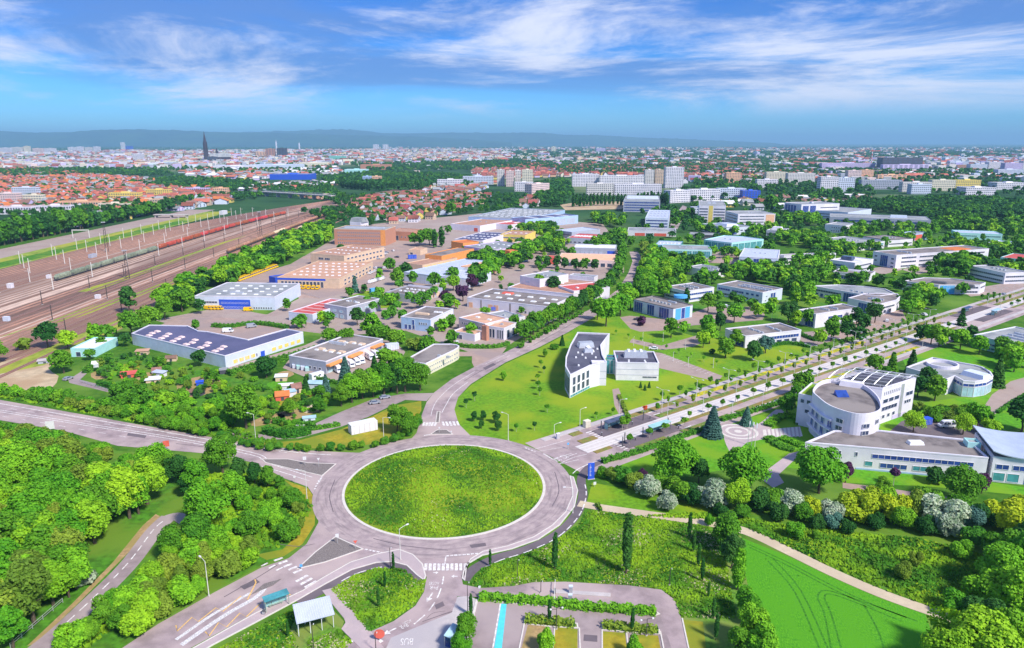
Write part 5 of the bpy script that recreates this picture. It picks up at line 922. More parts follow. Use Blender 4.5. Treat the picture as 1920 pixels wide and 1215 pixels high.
AP(1256, 1294, 358, 381, 16, 'w_white', 'white long apartment block left of pair', turn=-2); AP(1295, 1349, 356, 377, 16, 'w_white', 'white long apartment block right of pair', turn=-1); AP(1346, 1398, 354, 372, 18, 'w_cool', 'pale flat block behind the white pair'); AP(1392, 1425, 358, 374, 18, 'w_royal', 'dark blue office block behind the banded tower', cols=6)
AP(1361, 1388, 324, 343, 18, 'w_peach', 'orange apartment block above the trees'); AP(1419, 1458, 337, 352, 14, 'w_white', 'white block right of the orange one'); AP(1436, 1475, 323, 343, 16, 'w_cream', 'beige long apartment block left half'); AP(1476, 1527, 325, 346, 16, 'w_apart', 'beige long apartment block right half')
AP(1537, 1570, 332, 362, 18, 'w_white', 'white tall apartment slab left part at the wood'); AP(1571, 1601, 334, 361, 18, 'w_cool', 'pale blue tall apartment slab at the wood'); AP(1589, 1614, 320, 338, 18, 'w_pink', 'pink apartment block behind the tall slab'); AP(1614, 1637, 319, 337, 18, 'w_peach', 'peach apartment block behind the tall slab'); AP(1645, 1699, 328, 340, 16, 'w_peach', 'salmon striped block behind the grey slab', cols=6)
AP(1614, 1690, 338, 355, 14, 'w_grey', 'long grey banded slab at the wood, left part'); AP(1691, 1745, 342, 360, 14, 'w_apart', 'long banded slab at the wood, middle part'); AP(1746, 1790, 338, 358, 16, 'w_cream', 'cream balcony slab at the wood'); AP(1791, 1837, 338, 357, 16, 'w_yellow', 'yellowish balcony slab at the wood'); AP(1708, 1745, 346, 364, 16, 'w_cool', 'pale glass block before the banded slab')
AP(1653, 1728, 296, 321, 40, 'w_dark', 'large brown concrete shell under construction', cols=8, rows=5); AP(1540, 1640, 306, 320, 22, 'w_lilac', 'long lilac grey block left of the construction site'); AP(1655, 1740, 309, 322, 20, 'w_lilac', 'lilac and maroon row before the construction site', cols=9)
for i, (x0, x1, yt, yb, w) in enumerate(((1818, 1850, 308, 322, 'w_cool'), (1852, 1880, 304, 322, 'w_white'), (1882, 1915, 306, 326, 'w_lilac'), (1916, 1950, 302, 324, 'w_white'), (1780, 1815, 303, 315, 'w_cool'), (1870, 1918, 318, 332, 'w_cool'))): AP(x0, x1, yt, yb, 22, w, 'pale high block at the far right, '+nth(i)+' of the cluster')
AP(1810, 1866, 352, 366, 30, 'w_white', 'white flat hall right of the wood'); AP(1868, 1925, 343, 356, 30, 'w_white', 'white long hall at the right edge'); AP(1300, 1330, 390, 400, 20, 'w_cool', 'low pale office behind the banded tower')
AP(24, 69, 352, 372, 14, 'w_cool', 'white-blue tower block in the red-roofed quarter'); AP(-10, 33, 363, 384, 14, 'w_pink', 'pink block at the left edge'); AP(45, 79, 366, 384, 12, 'w_cream', 'cream block in the red-roofed quarter', 'r_brown'); AP(205, 262, 362, 379, 13, 'w_yellow', 'long yellow apartment block in the red-roofed quarter', 'r_brown'); AP(275, 318, 356, 372, 13, 'w_yellow', 'yellow-green apartment block beyond the tree row', 'r_brown'); AP(400, 426, 353, 368, 13, 'w_peach', 'orange apartment block before the railway junction', 'r_tile'); AP(345, 390, 353, 363, 13, 'w_lilac', 'lilac row behind the tree row', 'r_tile2')
for i, (x0, x1, yt, yb, w) in enumerate(((-5, 60, 388, 402, 'w_white'), (70, 130, 386, 400, 'w_white'), (110, 190, 378, 392, 'w_peach'), (185, 240, 382, 393, 'w_cream'), (250, 300, 374, 384, 'w_tan'))): AP(x0, x1, yt, yb, 14, w, 'long red-roofed row house beside the tree row, '+nth(i)+' from the left', 'r_tile', 2)
for i, (x0, x1, yt, yb, w) in enumerate(((0, 20, 277, 290, 'w_white'), (22, 42, 276, 289, 'w_apart'), (46, 56, 274, 289, 'w_cream'), (62, 80, 278, 290, 'w_pink'), (84, 104, 278, 289, 'w_white'), (128, 142, 276, 286, 'w_white'), (144, 156, 275, 287, 'w_white'), (160, 172, 276, 287, 'w_apart'), (176, 187, 275, 287, 'w_white'), (250, 267, 289, 305, 'w_white'), (227, 234, 267, 282, 'w_white'), (246, 262, 269, 275, 'w_white'), (272, 276, 266, 275, 'w_white'))): AP(x0, x1, yt, yb, 26, w, 'distant white high-rise left of the cathedral, '+nth(i)+' of thirteen')
AP(236, 248, 274, 284, 30, 'w_royal', 'dark blue distant block left of the cathedral', cols=3); AP(389, 405, 294, 306, 30, 'w_dark', 'dark cube block under the cathedral', cols=3)
AP(506, 582, 327, 337, 60, 'w_royal', 'long royal blue store beyond the railway junction', cols=-1); AP(617, 646, 293, 302, 50, 'copper', 'turquoise hall in the distant city', cols=-1); AP(499, 515, 279, 296, 30, 'w_brick', 'left brown tower in the distant city', cols=3); AP(520, 537, 278, 296, 30, 'sandstone', 'right brown tower in the distant city', cols=3); AP(481, 498, 285, 296, 30, 'w_peach', 'orange block in the distant city', cols=3)
AP(400, 470, 311, 319, 80, 'w_white', 'long pale hall left, beyond the junction', 'r_metal', cols=-1); AP(475, 560, 309, 318, 80, 'w_cool', 'long pale hall right, beyond the junction', 'r_metal', cols=-1); AP(560, 610, 305, 313, 60, 'w_cream', 'row of pale tents beyond the junction', 'r_white', cols=-1); AP(646, 687, 318, 328, 40, 'w_teal', 'pale turquoise hall beyond the poplars', 'r_white', cols=-1); AP(680, 695, 331, 344, 20, 'w_blue', 'blue block among the poplars'); AP(696, 714, 331, 343, 20, 'w_peach', 'peach block among the poplars'); AP(676, 730, 309, 318, 60, 'w_brick', 'wide brown-roofed hall in the middle distance', 'r_brown', cols=-1)
AP(1034, 1042, 275, 286, 24, 'w_cream', 'lone pale tower on the far plain', cols=3); AP(1118, 1135, 278, 286, 30, 'w_lilac', 'wide pale block on the far plain'); AP(1228, 1240, 283, 296, 20, 'w_pink', 'pink tower in the far suburb'); AP(700, 710, 271, 282, 30, 'w_white', 'white tower on the horizon in the city, left of pair', cols=3); AP(718, 728, 271, 282, 30, 'w_white', 'white tower on the horizon in the city, right of pair', cols=3)
# cathedral: nave, west tower, stair turrets and open spire
c = G(388, 305); cath = empty('cathedral', c[0], c[1], 0, .5, 'dark sandstone cathedral with one tall pointed spire', 'cathedral')
b = MB(); b.box(-10, 10, -10, 10, 0, 62); b.box(10, 110, -13, 13, 0, 26); b.build('wall', 'sandstone', cath)
b = MB(); b.add([(14, -14, 26), (110, -14, 26), (110, 14, 26), (14, 14, 26), (14, 0, 44), (110, 0, 44)], [(0, 1, 5, 4), (2, 3, 4, 5), (1, 2, 5), (3, 0, 4)]); b.build('roof', 'r_slate', cath)
b = MB(); n8 = lambda r, z: [(r*cos(i*pi/4+pi/8), r*sin(i*pi/4+pi/8), z) for i in range(8)]
vs_ = n8(9, 62)+n8(8.4, 96)+n8(7.2, 100)+n8(4.6, 118)+n8(2.4, 132)+n8(.6, 146); b.add(vs_, [(k*8+i, k*8+(i+1) % 8, k*8+8+(i+1) % 8, k*8+8+i) for k in range(5) for i in range(8)]); b.build('spire', 'sandstone', cath)
for sx, sy in ((1, 1), (1, -1), (-1, 1), (-1, -1)): b = MB(); b.tube([(sx*8, sy*8, 58), (sx*7.6, sy*7.6, 92), (sx*7.6, sy*7.6, 100)], [1.8, 1.4, .1], 6); b.build('stair_turret', 'sandstone', cath)
for x, y0, y1, lb in ((408, 277, 300, 'slender dark church tower right of the cathedral'), (519, 262, 284, 'thin white mast tower on the horizon'), (562, 266, 284, 'small pale tower on the horizon')):
    c = G(x, y1); H_ = HT(x, y0, y1); t = empty('church_tower', c[0], c[1], 0, 0, lb, 'tower'); b = MB(); b.box(-6, 6, -6, 6, 0, H_*.7); b.build('wall', 'sandstone' if 'dark' in lb else 'w_white', t); b = MB(); b.add([(-6, -6, H_*.7), (6, -6, H_*.7), (6, 6, H_*.7), (-6, 6, H_*.7), (0, 0, H_)], [(0, 1, 4), (1, 2, 4), (2, 3, 4), (3, 0, 4)]); b.build('spire', 'sandstone' if 'dark' in lb else 'w_white', t)
# tower crane
c = G(1633, 309); cr_ = empty('tower_crane', c[0], c[1], 0, .3, 'red and white tower crane over the construction site', 'crane'); H_ = HT(1633, 281, 309)
for i in range(8): b = MB(); b.box(-1.3, 1.3, -1.3, 1.3, H_*i/8, H_*(i+1)/8); b.build('mast_section', 'w_red' if i % 2 else 'w_white', cr_)
b = MB(); b.box(-14, 38, -.8, .8, H_*.92, H_*.92+1.8); b.build('jib', 'w_red', cr_); b = MB(); b.box(-16, -12, -1.4, 1.4, H_*.86, H_*.92); b.build('counterweight', 'concrete', cr_)
# bridge across the tracks
p0, p1 = G(470, 366, 0), G(625, 376, 0); br = empty('rail_bridge', p0[0], p0[1], 0, atan2(p1[1]-p0[1], p1[0]-p0[0]), 'grey truss bridge crossing over the railway tracks', 'bridge'); bl_ = hypot(p1[0]-p0[0], p1[1]-p0[1])
b = MB(); b.box(0, bl_, -5, 5, 7.0, 8.2); b.build('deck', 'concrete', br)
for y in (-5.2, 4.9):
    b = MB(); b.box(0, bl_, y, y+.3, 8.2, 8.5); b.box(0, bl_, y, y+.3, 10.6, 10.9); n = int(bl_/4)
    for i in range(n+1): x = bl_*i/n; b.box(x-.12, x+.12, y+.05, y+.25, 8.4, 10.7)
    b.build('truss', 'metal', br)
for i in range(7): b = MB(); x = bl_*(i+.5)/7; b.box(x-.7, x+.7, -4, 4, 0, 7.1); b.build('pier', 'concrete', br)
# ---------------------------------------------------------------- vegetation
for nm, c, c2 in (('leaf_mid', (.062, .215, .009), (.155, .40, .016)), ('leaf_bright', (.085, .30, .010), (.22, .55, .018)), ('leaf_lime', (0.171, 0.388, 0.0124), (0.326, 0.62, 0.0186)), ('leaf_yellow', (.27, .42, .012), (.50, .62, .018)),
                  ('leaf_dark', (0.0217, 0.109, 0.0139), (0.0527, 0.194, 0.0248)), ('leaf_blue', (0.0543, 0.155, 0.116), (0.116, 0.264, 0.209)), ('leaf_white', (.20, .34, .16), (.58, .64, .48)), ('leaf_purple', (0.062, 0.0217, 0.0697), (0.132, 0.0434, 0.116)),
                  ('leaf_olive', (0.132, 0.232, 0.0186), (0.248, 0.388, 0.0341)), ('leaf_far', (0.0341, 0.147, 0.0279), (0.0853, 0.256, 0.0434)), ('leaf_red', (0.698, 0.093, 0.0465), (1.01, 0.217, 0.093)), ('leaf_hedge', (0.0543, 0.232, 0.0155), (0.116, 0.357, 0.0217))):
    M(nm, c, .75, 0, .9, col2=c2, rnd=.2, trans=.22, spec=.25)
M('bark', (.11, .085, .06), .95, .3, 3.); M('bark_pale', (.42, .38, .32), .9, .3, 3.)
M('tuft_green', (.055, .20, .008), .9, .4, .5, big=.075, bigcol=(.24, .44, .012), trans=.2); M('tuft_pale', (.42, .42, .20), .9, .3, .8, col2=(.66, .62, .40), trans=.2); M('tuft_lime', (.24, .46, .012), .9, .4, .3, col2=(.33, .50, .016), trans=.2)
def nrm(a): return a/np.maximum(np.linalg.norm(a, axis=1, keepdims=True), 1e-6)
def leafquads(c, n, s, rng, aspect=.75):
    r = rng.normal(size=c.shape); u = nrm(np.cross(n, r)); v = np.cross(n, u); s = s[:, None]
    q = np.stack([c-u*s-v*s*aspect, c+u*s-v*s*aspect, c+u*s*.8+v*s*aspect, c-u*s*.8+v*s*aspect], 1).reshape(-1, 3)
    return q, np.arange(len(q)).reshape(-1, 4)
def lobes_cloud(cs, rs, n, leaf, rng, up=.3, rnd=.55, squash=1.):
    w = rs**2/np.sum(rs**2); k = rng.choice(len(cs), n, p=w); d = nrm(rng.normal(size=(n, 3))); d[:, 2] = np.where(d[:, 2] < -.35, -d[:, 2], d[:, 2])
    p = cs[k]+d*(rs[k]*rng.uniform(.72, 1.08, n))[:, None]*np.array([1, 1, squash])
    no = nrm(d+rng.normal(size=(n, 3))*rnd+np.array([0, 0, up])); p[:, 2] = np.maximum(p[:, 2], .01)
    return leafquads(p, no, leaf*rng.uniform(.6, 1.35, n), rng)
def ell(k, rx, rz, zc, rng, f=.68):
    d = nrm(rng.normal(size=(k, 3))); r = rng.uniform(.35, 1, k)[:, None]**.5
    return d*r*np.array([rx*f, rx*f, rz*f])+np.array([0, 0, zc])
CR = {}
def crown(kind, lod, seed):
    key = (kind, lod, seed)
    if key in CR: return CR[key]
    rng = np.random.default_rng(seed*31+len(kind)*7+lod); n = {0: 7000, 1: 1700, 2: 260, 3: 70}[lod]; lf = {0: .0185, 1: .036, 2: .075, 3: .135}[lod]
    if kind == 'round': c = ell(22, .40, .40, .54, rng); v, q = lobes_cloud(c, rng.uniform(.11, .20, 22), n, lf, rng)
    elif kind == 'oval': c = ell(22, .29, .46, .53, rng); v, q = lobes_cloud(c, rng.uniform(.10, .16, 22), n, lf, rng)
    elif kind == 'broad': c = ell(28, .52, .36, .52, rng); v, q = lobes_cloud(c, rng.uniform(.12, .21, 28), n, lf*1.1, rng)
    elif kind == 'shrub': c = ell(16, .55, .42, .42, rng); c[:, 2] = np.abs(c[:, 2]); v, q = lobes_cloud(c, rng.uniform(.15, .30, 16), int(n*.75), lf*1.7, rng)
    elif kind == 'poplar':
        z = np.linspace(.10, .96, 26); r = .105*np.sin(np.clip((z+.02)/1.02, 0, 1)*pi)**.55; c = np.stack([rng.normal(0, .018, 26), rng.normal(0, .018, 26), z], 1); v, q = lobes_cloud(c, r+.01, int(n*.7), lf*.95, rng, .1)
    elif kind == 'slim':
        z = np.linspace(.12, .97, 24); r = .055*np.sin(np.clip(z, 0, 1)*pi)**.5; c = np.stack([rng.normal(0, .008, 24), rng.normal(0, .008, 24), z], 1); v, q = lobes_cloud(c, r+.006, int(n*.35), lf*.8, rng, .1)
    elif kind == 'spruce':
        m = int(n*.8); t = rng.uniform(0, 1, m)**1.35; tier = np.floor(t*15)/15+.02; fr = rng.uniform(.15, 1, m)**.6; na = 11
        a = (np.floor(rng.uniform(0, na, m))+tier*37)*2*pi/na+rng.normal(0, .12, m); R = (.27*(1-tier)**.9+.012)*fr
        p = np.stack([R*np.cos(a), R*np.sin(a), .06+.93*tier-R*.32+rng.normal(0, .012, m)], 1); no = nrm(np.stack([np.cos(a)*.5, np.sin(a)*.5, np.full(m, .9)], 1)+rng.normal(size=(m, 3))*.4)
        v, q = leafquads(p, no, lf*1.15*rng.uniform(.6, 1.3, m), rng)
    elif kind == 'yew': c = ell(18, .33, .44, .47, rng, .6); v, q = lobes_cloud(c, rng.uniform(.13, .2, 18), n, lf*1.0, rng)
    elif kind == 'ball': c = ell(6, .1, .1, .66, rng); v, q = lobes_cloud(c, np.full(6, .27), int(n*.5), lf*1.3, rng)
    elif kind == 'young': c = ell(12, .20, .26, .68, rng); v, q = lobes_cloud(c, rng.uniform(.07, .13, 12), int(n*.3), lf*1.6, rng)
    elif kind == 'slender': c = ell(14, .11, .34, .60, rng); v, q = lobes_cloud(c, rng.uniform(.05, .10, 14), int(n*.25), lf*1.5, rng)
    elif kind == 'weep':
        c = ell(22, .44, .30, .60, rng); v, q = lobes_cloud(c, rng.uniform(.10, .18, 22), n, lf, rng); m = n//2
        a = rng.uniform(0, 2*pi, m); R = rng.uniform(.3, .52, m); p = np.stack([R*np.cos(a*9//1/9*1.0+a*.0+a), R*np.sin(a), rng.uniform(.12, .62, m)], 1)
        v2, q2 = leafquads(p, nrm(np.stack([np.cos(a), np.sin(a), np.full(m, .2)], 1)+rng.normal(size=(m, 3))*.4), lf*rng.uniform(.6, 1.3, m), rng); q = np.concatenate([q, q2+len(v)]); v = np.concatenate([v, v2])
    CR[key] = (v, q); return CR[key]
CM = {}
def crownmesh(kind, lod, seed):
    k = (kind, lod, seed)
    if k not in CM: v, q = crown(kind, lod, seed); CM[k] = npmesh('crown', v, q); CM[k].materials.append(MAT['leaf_mid'])
    return CM[k]
TM = {}
def trunkmesh(kind, seed):
    k = (kind, seed)
    if k not in TM:
        rr = random.Random(seed); b = MB(); top = .86 if kind in ('poplar', 'spruce', 'slim', 'slender') else .55; r0 = {'young': .016, 'slender': .014, 'slim': .012, 'ball': .022}.get(kind, .024)
        pts = [(rr.uniform(-.01, .01)*i, rr.uniform(-.01, .01)*i, top*i/4) for i in range(5)]; b.tube(pts, [r0*1.25, r0, r0*.85, r0*.6, r0*.3], 6)
        if kind in ('round', 'oval', 'broad', 'weep', 'shrub', 'yew', 'young'):
            for j in range(5):
                a = j*1.26+rr.uniform(-.3, .3); z = top*rr.uniform(.45, .8); e = .22 if kind != 'broad' else .32; b.tube([(0, 0, z), (cos(a)*e*.5, sin(a)*e*.5, z+.10), (cos(a)*e, sin(a)*e, z+.18)], [r0*.5, r0*.34, r0*.14], 5)
        TM[k] = b.mesh('trunk')
    return TM[k]
SPEC = []   # every tree or shrub: x, y, height, kind, leaf, name, key, category, group
def T(x, y, h, kind='round', leaf='leaf_mid', name='tree', key=None, wide=1., world=False):
    if not world: x, y = G(x, y)
    if key != 'far' and name in ('tree', 'shrub', 'conifer', 'clipped_tree'): h *= {'in the allotment gardens': 1.1, 'in the hedge round the yellow lawn': 1., 'in the long row beyond the rail yard': 1., 'in the large dark wood at the right': 1.05, 'in the copse left of the roundabout': 1.06, 'in the belt beside the bus road': 1.12, 'at the lower left edge': 1.15, 'between allotments and wide road': 1.1, 'in the tall row beyond the rail yard': 1., 'along the upper edge of the wide road': 1.1, 'in the belt above the wide road': 1.15, 'along the crop field edge': 1.15, 'in the office park belts': 1.2, 'between the workshops': 1.1}.get(key, 1.34)
    SPEC.append((x, y, h, kind, leaf, name, key, wide))
BLPOLY = []
for _r, _p, _h in BL:
    xs_ = [a for a, _ in _p]; ys_ = [b for _, b in _p]; BLPOLY.append((min(xs_)-2, max(xs_)+2, min(ys_)-2, max(ys_)+2, _p))
def blocked(x, y, m=0.):
    for x0, x1, y0, y1, p in BLPOLY:
        if x0-m < x < x1+m and y0-m < y < y1+m:
            for dx, dy in ((0, 0), (2.+m, 0), (-2.-m, 0), (0, 2.+m), (0, -2.-m)):
                if inpoly(x+dx, y+dy, p): return True
    q = (x-AO[0], y-AO[1]); s = q[0]*AU[0]+q[1]*AU[1]; o = -q[0]*AU[1]+q[1]*AU[0]
    return -14 < o < 18 and s > -10
CYP = GP([(30, 1230), (110, 1165), (200, 1075), (280, 975), (320, 955), (350, 975), (330, 1000), (260, 1080), (185, 1160), (120, 1230)])
ROADP = [CYP, GP([(781, 812), (791, 778), (813, 737), (890, 684), (1000, 630), (1103, 578), (1160, 538), (1186, 490), (1207, 490), (1204, 514), (1165, 562), (1110, 600), (1013, 653), (883, 722), (852, 768), (860, 795)])]
def scatter(poly, step, hs, kinds, leaves, name, key, px=True, jit=.45, wide=1., avoid=True, rr=random.Random(5), keep=1.):
    p = GP(poly) if px else poly; x0, x1 = min(a for a, _ in p), max(a for a, _ in p); y0, y1 = min(b for _, b in p), max(b for _, b in p); j = 0; y = y0
    while y < y1:
        x = x0+(step/2 if j % 2 else 0)
        while x < x1:
            a, b = x+rr.uniform(-jit, jit)*step, y+rr.uniform(-jit, jit)*step
            if rr.random() < keep and inpoly(a, b, p) and not (avoid and (blocked(a, b) or any(inpoly(a, b, q) for q in ROADP))): T(a, b, rr.uniform(*hs), rr.choice(kinds), rr.choice(leaves), name, key, wide*rr.uniform(.88, 1.15), True)
            x += step
        y += step*.87; j += 1
def row(pts, step, hs, kind, leaf, name, key, px=True, jit=.6, wide=1., rr=random.Random(9), avoid=False):
    p = resample(cr(GP(pts) if px else pts, 8), step)
    for a, b in p:
        if avoid and blocked(a, b): continue
        T(a+rr.uniform(-jit, jit), b+rr.uniform(-jit, jit), rr.uniform(*hs), kind if isinstance(kind, str) else rr.choice(kind), leaf if isinstance(leaf, str) else rr.choice(leaf), name, key, wide*rr.uniform(.9, 1.12), True)
DEC = ['round', 'oval', 'round', 'broad']
# --- wood at lower left
scatter([(-60, 866), (60, 864), (170, 886), (255, 912), (285, 945), (250, 985), (215, 1030), (160, 1090), (100, 1150), (30, 1205), (-60, 1215)], 6.8, (6.5, 12), ['round', 'broad', 'oval', 'oval'], ['leaf_bright', 'leaf_mid', 'leaf_bright', 'leaf_lime', 'leaf_olive', 'leaf_bright', 'leaf_lime'], 'tree', 'in the wood left of the path')
scatter([(-40, 808), (90, 822), (180, 845), (250, 880), (150, 870), (-40, 845)], 4.6, (3, 5), ['shrub'], ['leaf_mid', 'leaf_bright', 'leaf_olive'], 'shrub', 'between the wood and the wide road')
for x, y, h, k, l in ((105, 1000, 8, 'oval', 'leaf_olive'), (60, 1120, 11, 'oval', 'leaf_olive'), (100, 1135, 10, 'oval', 'leaf_lime'), (130, 1120, 7, 'oval', 'leaf_lime'), (30, 1140, 9, 'oval', 'leaf_lime'), (-10, 1180, 8, 'round', 'leaf_lime'), (25, 1215, 9, 'oval', 'leaf_bright'), (165, 1095, 3.4, 'shrub', 'leaf_white')): T(x, y, h, k, l, 'tree', 'at the lower left edge')
for x, y, h, k, l in ((418, 888, 12, 'round', 'leaf_mid'), (395, 990, 13.5, 'round', 'leaf_bright'), (365, 925, 10, 'round', 'leaf_bright'), (436, 950, 10, 'round', 'leaf_bright'), (335, 905, 9, 'round', 'leaf_dark'), (290, 890, 10, 'broad', 'leaf_bright'), (270, 905, 8, 'round', 'leaf_mid'), (450, 905, 8, 'oval', 'leaf_dark'), (478, 908, 7, 'oval', 'leaf_dark'), (503, 915, 7, 'oval', 'leaf_mid'), (525, 920, 5, 'oval', 'leaf_mid'), (372, 1035, 10, 'round', 'leaf_mid'), (330, 1045, 9, 'round', 'leaf_mid'), (350, 930, 7, 'oval', 'leaf_dark'), (310, 900, 8, 'round', 'leaf_mid')): T(x, y, h, k, l, 'tree', 'in the copse left of the roundabout')
for x, y, h, l in ((468, 1002, 6.2, 'leaf_mid'), (508, 970, 5.4, 'leaf_bright'), (548, 950, 5., 'leaf_mid'), (538, 1012, 5.8, 'leaf_mid'), (495, 985, 5., 'leaf_bright'), (520, 990, 4.6, 'leaf_bright'), (560, 990, 3., 'leaf_olive'), (460, 955, 4.5, 'leaf_bright'), (440, 1000, 4., 'leaf_bright'), (420, 1010, 4., 'leaf_bright'), (560, 960, 3., 'leaf_olive'), (480, 935, 3.5, 'leaf_mid'), (510, 935, 3.4, 'leaf_mid'), (535, 930, 3.2, 'leaf_mid')): T(x, y, h, 'shrub', l, 'shrub', 'in the copse left of the roundabout')
scatter([(345, 1040), (420, 1022), (480, 1030), (486, 1052), (400, 1105), (300, 1162), (235, 1205), (225, 1180), (260, 1120), (300, 1070)], 4.2, (4.2, 6.8), ['shrub', 'round'], ['leaf_lime', 'leaf_lime', 'leaf_olive', 'leaf_bright'], 'shrub', 'in the belt beside the bus road')
scatter([(170, 1150), (225, 1130), (235, 1190), (190, 1225), (120, 1225)], 4.5, (3.5, 6), ['round', 'shrub'], ['leaf_bright', 'leaf_mid'], 'shrub', 'at the lower bus road end')
# --- belt above the wide road, allotments
row([(-30, 735), (60, 748), (150, 765), (240, 785), (330, 805), (400, 818)], 4.2, (2.6, 4.4), 'shrub', ['leaf_mid', 'leaf_bright', 'leaf_olive'], 'shrub', 'along the upper edge of the wide road')
row([(-30, 728), (60, 740), (150, 755), (240, 772), (330, 792), (420, 808)], 5.0, (2.4, 4.6), 'shrub', ['leaf_mid', 'leaf_bright', 'leaf_bright'], 'shrub', 'in the belt above the wide road')
scatter([(205, 735), (300, 750), (400, 765), (470, 800), (420, 815), (330, 800), (230, 775)], 5.2, (3, 6), ['shrub', 'round'], ['leaf_bright', 'leaf_mid', 'leaf_bright', 'leaf_lime'], 'shrub', 'between allotments and wide road')
for x, y, h, k, l, w in ((462, 803, 16, 'round', 'leaf_mid', .95), (235, 752, 8, 'broad', 'leaf_mid', 1.2), (268, 765, 8, 'broad', 'leaf_mid', 1.1), (500, 708, 9, 'broad', 'leaf_dark', 1.1), (375, 688, 7.5, 'round', 'leaf_dark', 1), (400, 720, 6, 'round', 'leaf_mid', 1), (300, 690, 5, 'round', 'leaf_mid', 1.1), (545, 780, 7, 'round', 'leaf_mid', 1.), (600, 775, 6, 'round', 'leaf_mid', 1.), (120, 700, 11, 'round', 'leaf_mid', 1.), (170, 675, 5, 'round', 'leaf_mid', 1.2), (192, 655, 6, 'round', 'leaf_mid', 1), (237, 650, 6.5, 'round', 'leaf_dark', 1.1), (600, 745, 5, 'round', 'leaf_mid', 1)): T(x, y, h, k, l, 'tree', 'in the allotment gardens', w)
scatter([(160, 690), (250, 665), (330, 688), (420, 700), (500, 722), (560, 740), (640, 735), (620, 770), (540, 805), (430, 800), (340, 760), (220, 735)], 4.2, (1.2, 3.4), ['shrub', 'shrub', 'round'], ['leaf_mid', 'leaf_bright', 'leaf_dark', 'leaf_lime', 'leaf_hedge', 'leaf_olive'], 'shrub', 'in the allotment gardens', keep=.8)
# trees beside the cars and the grey dealership
for x, y, h, k, l in ((733, 732, 14, 'oval', 'leaf_mid'), (760, 735, 12, 'oval', 'leaf_mid'), (788, 733, 9, 'round', 'leaf_mid'), (745, 738, 10, 'oval', 'leaf_dark'), (720, 740, 11, 'oval', 'leaf_mid'), (680, 748, 10, 'round', 'leaf_mid'), (660, 755, 9, 'round', 'leaf_bright'), (640, 762, 7, 'round', 'leaf_mid'), (700, 745, 9, 'round', 'leaf_bright'), (745, 812, 8, 'round', 'leaf_mid'), (765, 818, 6.5, 'round', 'leaf_mid')): T(x, y, h, k, l, 'tree', 'beside the allotment lane')
for x, y, h, l in ((650, 742, 12, 'leaf_blue'), (703, 706, 7, 'leaf_dark'), (574, 735, 5, 'leaf_dark'), (612, 738, 6, 'leaf_blue'), (666, 548, 8, 'leaf_blue')): T(x, y, h, 'spruce', l, 'conifer', 'near the camper dealership')
row([(470, 836), (560, 845), (640, 844), (710, 836), (755, 822), (780, 800), (788, 782)], 3.4, (2.4, 3.6), 'shrub', ['leaf_mid', 'leaf_hedge'], 'shrub', 'in the hedge round the yellow lawn')
row([(410, 822), (470, 838), (520, 846)], 3.6, (2.4, 3.4), 'shrub', ['leaf_mid', 'leaf_hedge'], 'shrub', 'in the hedge round the yellow lawn')
# --- rail side
for x, y, h, k, l in ((90, 652, 10, 'round', 'leaf_dark'), (128, 655, 8, 'round', 'leaf_lime'), (0, 680, 8, 'round', 'leaf_mid'), (48, 655, 5, 'shrub', 'leaf_olive'), (243, 586, 12, 'oval', 'leaf_dark'), (248, 632, 11, 'round', 'leaf_mid'), (282, 622, 11, 'round', 'leaf_mid'), (180, 640, 7, 'oval', 'leaf_bright'), (200, 635, 6, 'shrub', 'leaf_mid'), (172, 640, 7, 'spruce', 'leaf_lime'), (310, 600, 10, 'round', 'leaf_mid'), (342, 585, 11, 'round', 'leaf_mid'), (330, 570, 9, 'round', 'leaf_dark'), (375, 588, 7, 'round', 'leaf_dark'), (300, 575, 9, 'round', 'leaf_bright'), (368, 620, 5, 'oval', 'leaf_mid'), (538, 583, 6, 'oval', 'leaf_mid')): T(x, y, h, k, l, 'tree', 'between rail yard and navy-roofed warehouse')
scatter([(290, 590), (350, 545), (430, 505), (510, 468), (570, 440), (618, 425), (622, 455), (580, 470), (540, 490), (450, 528), (380, 552), (330, 590)], 8.5, (6, 11), ['round', 'shrub', 'round'], ['leaf_mid', 'leaf_bright', 'leaf_dark', 'leaf_lime'], 'tree', 'in the belt beside the rail yard')
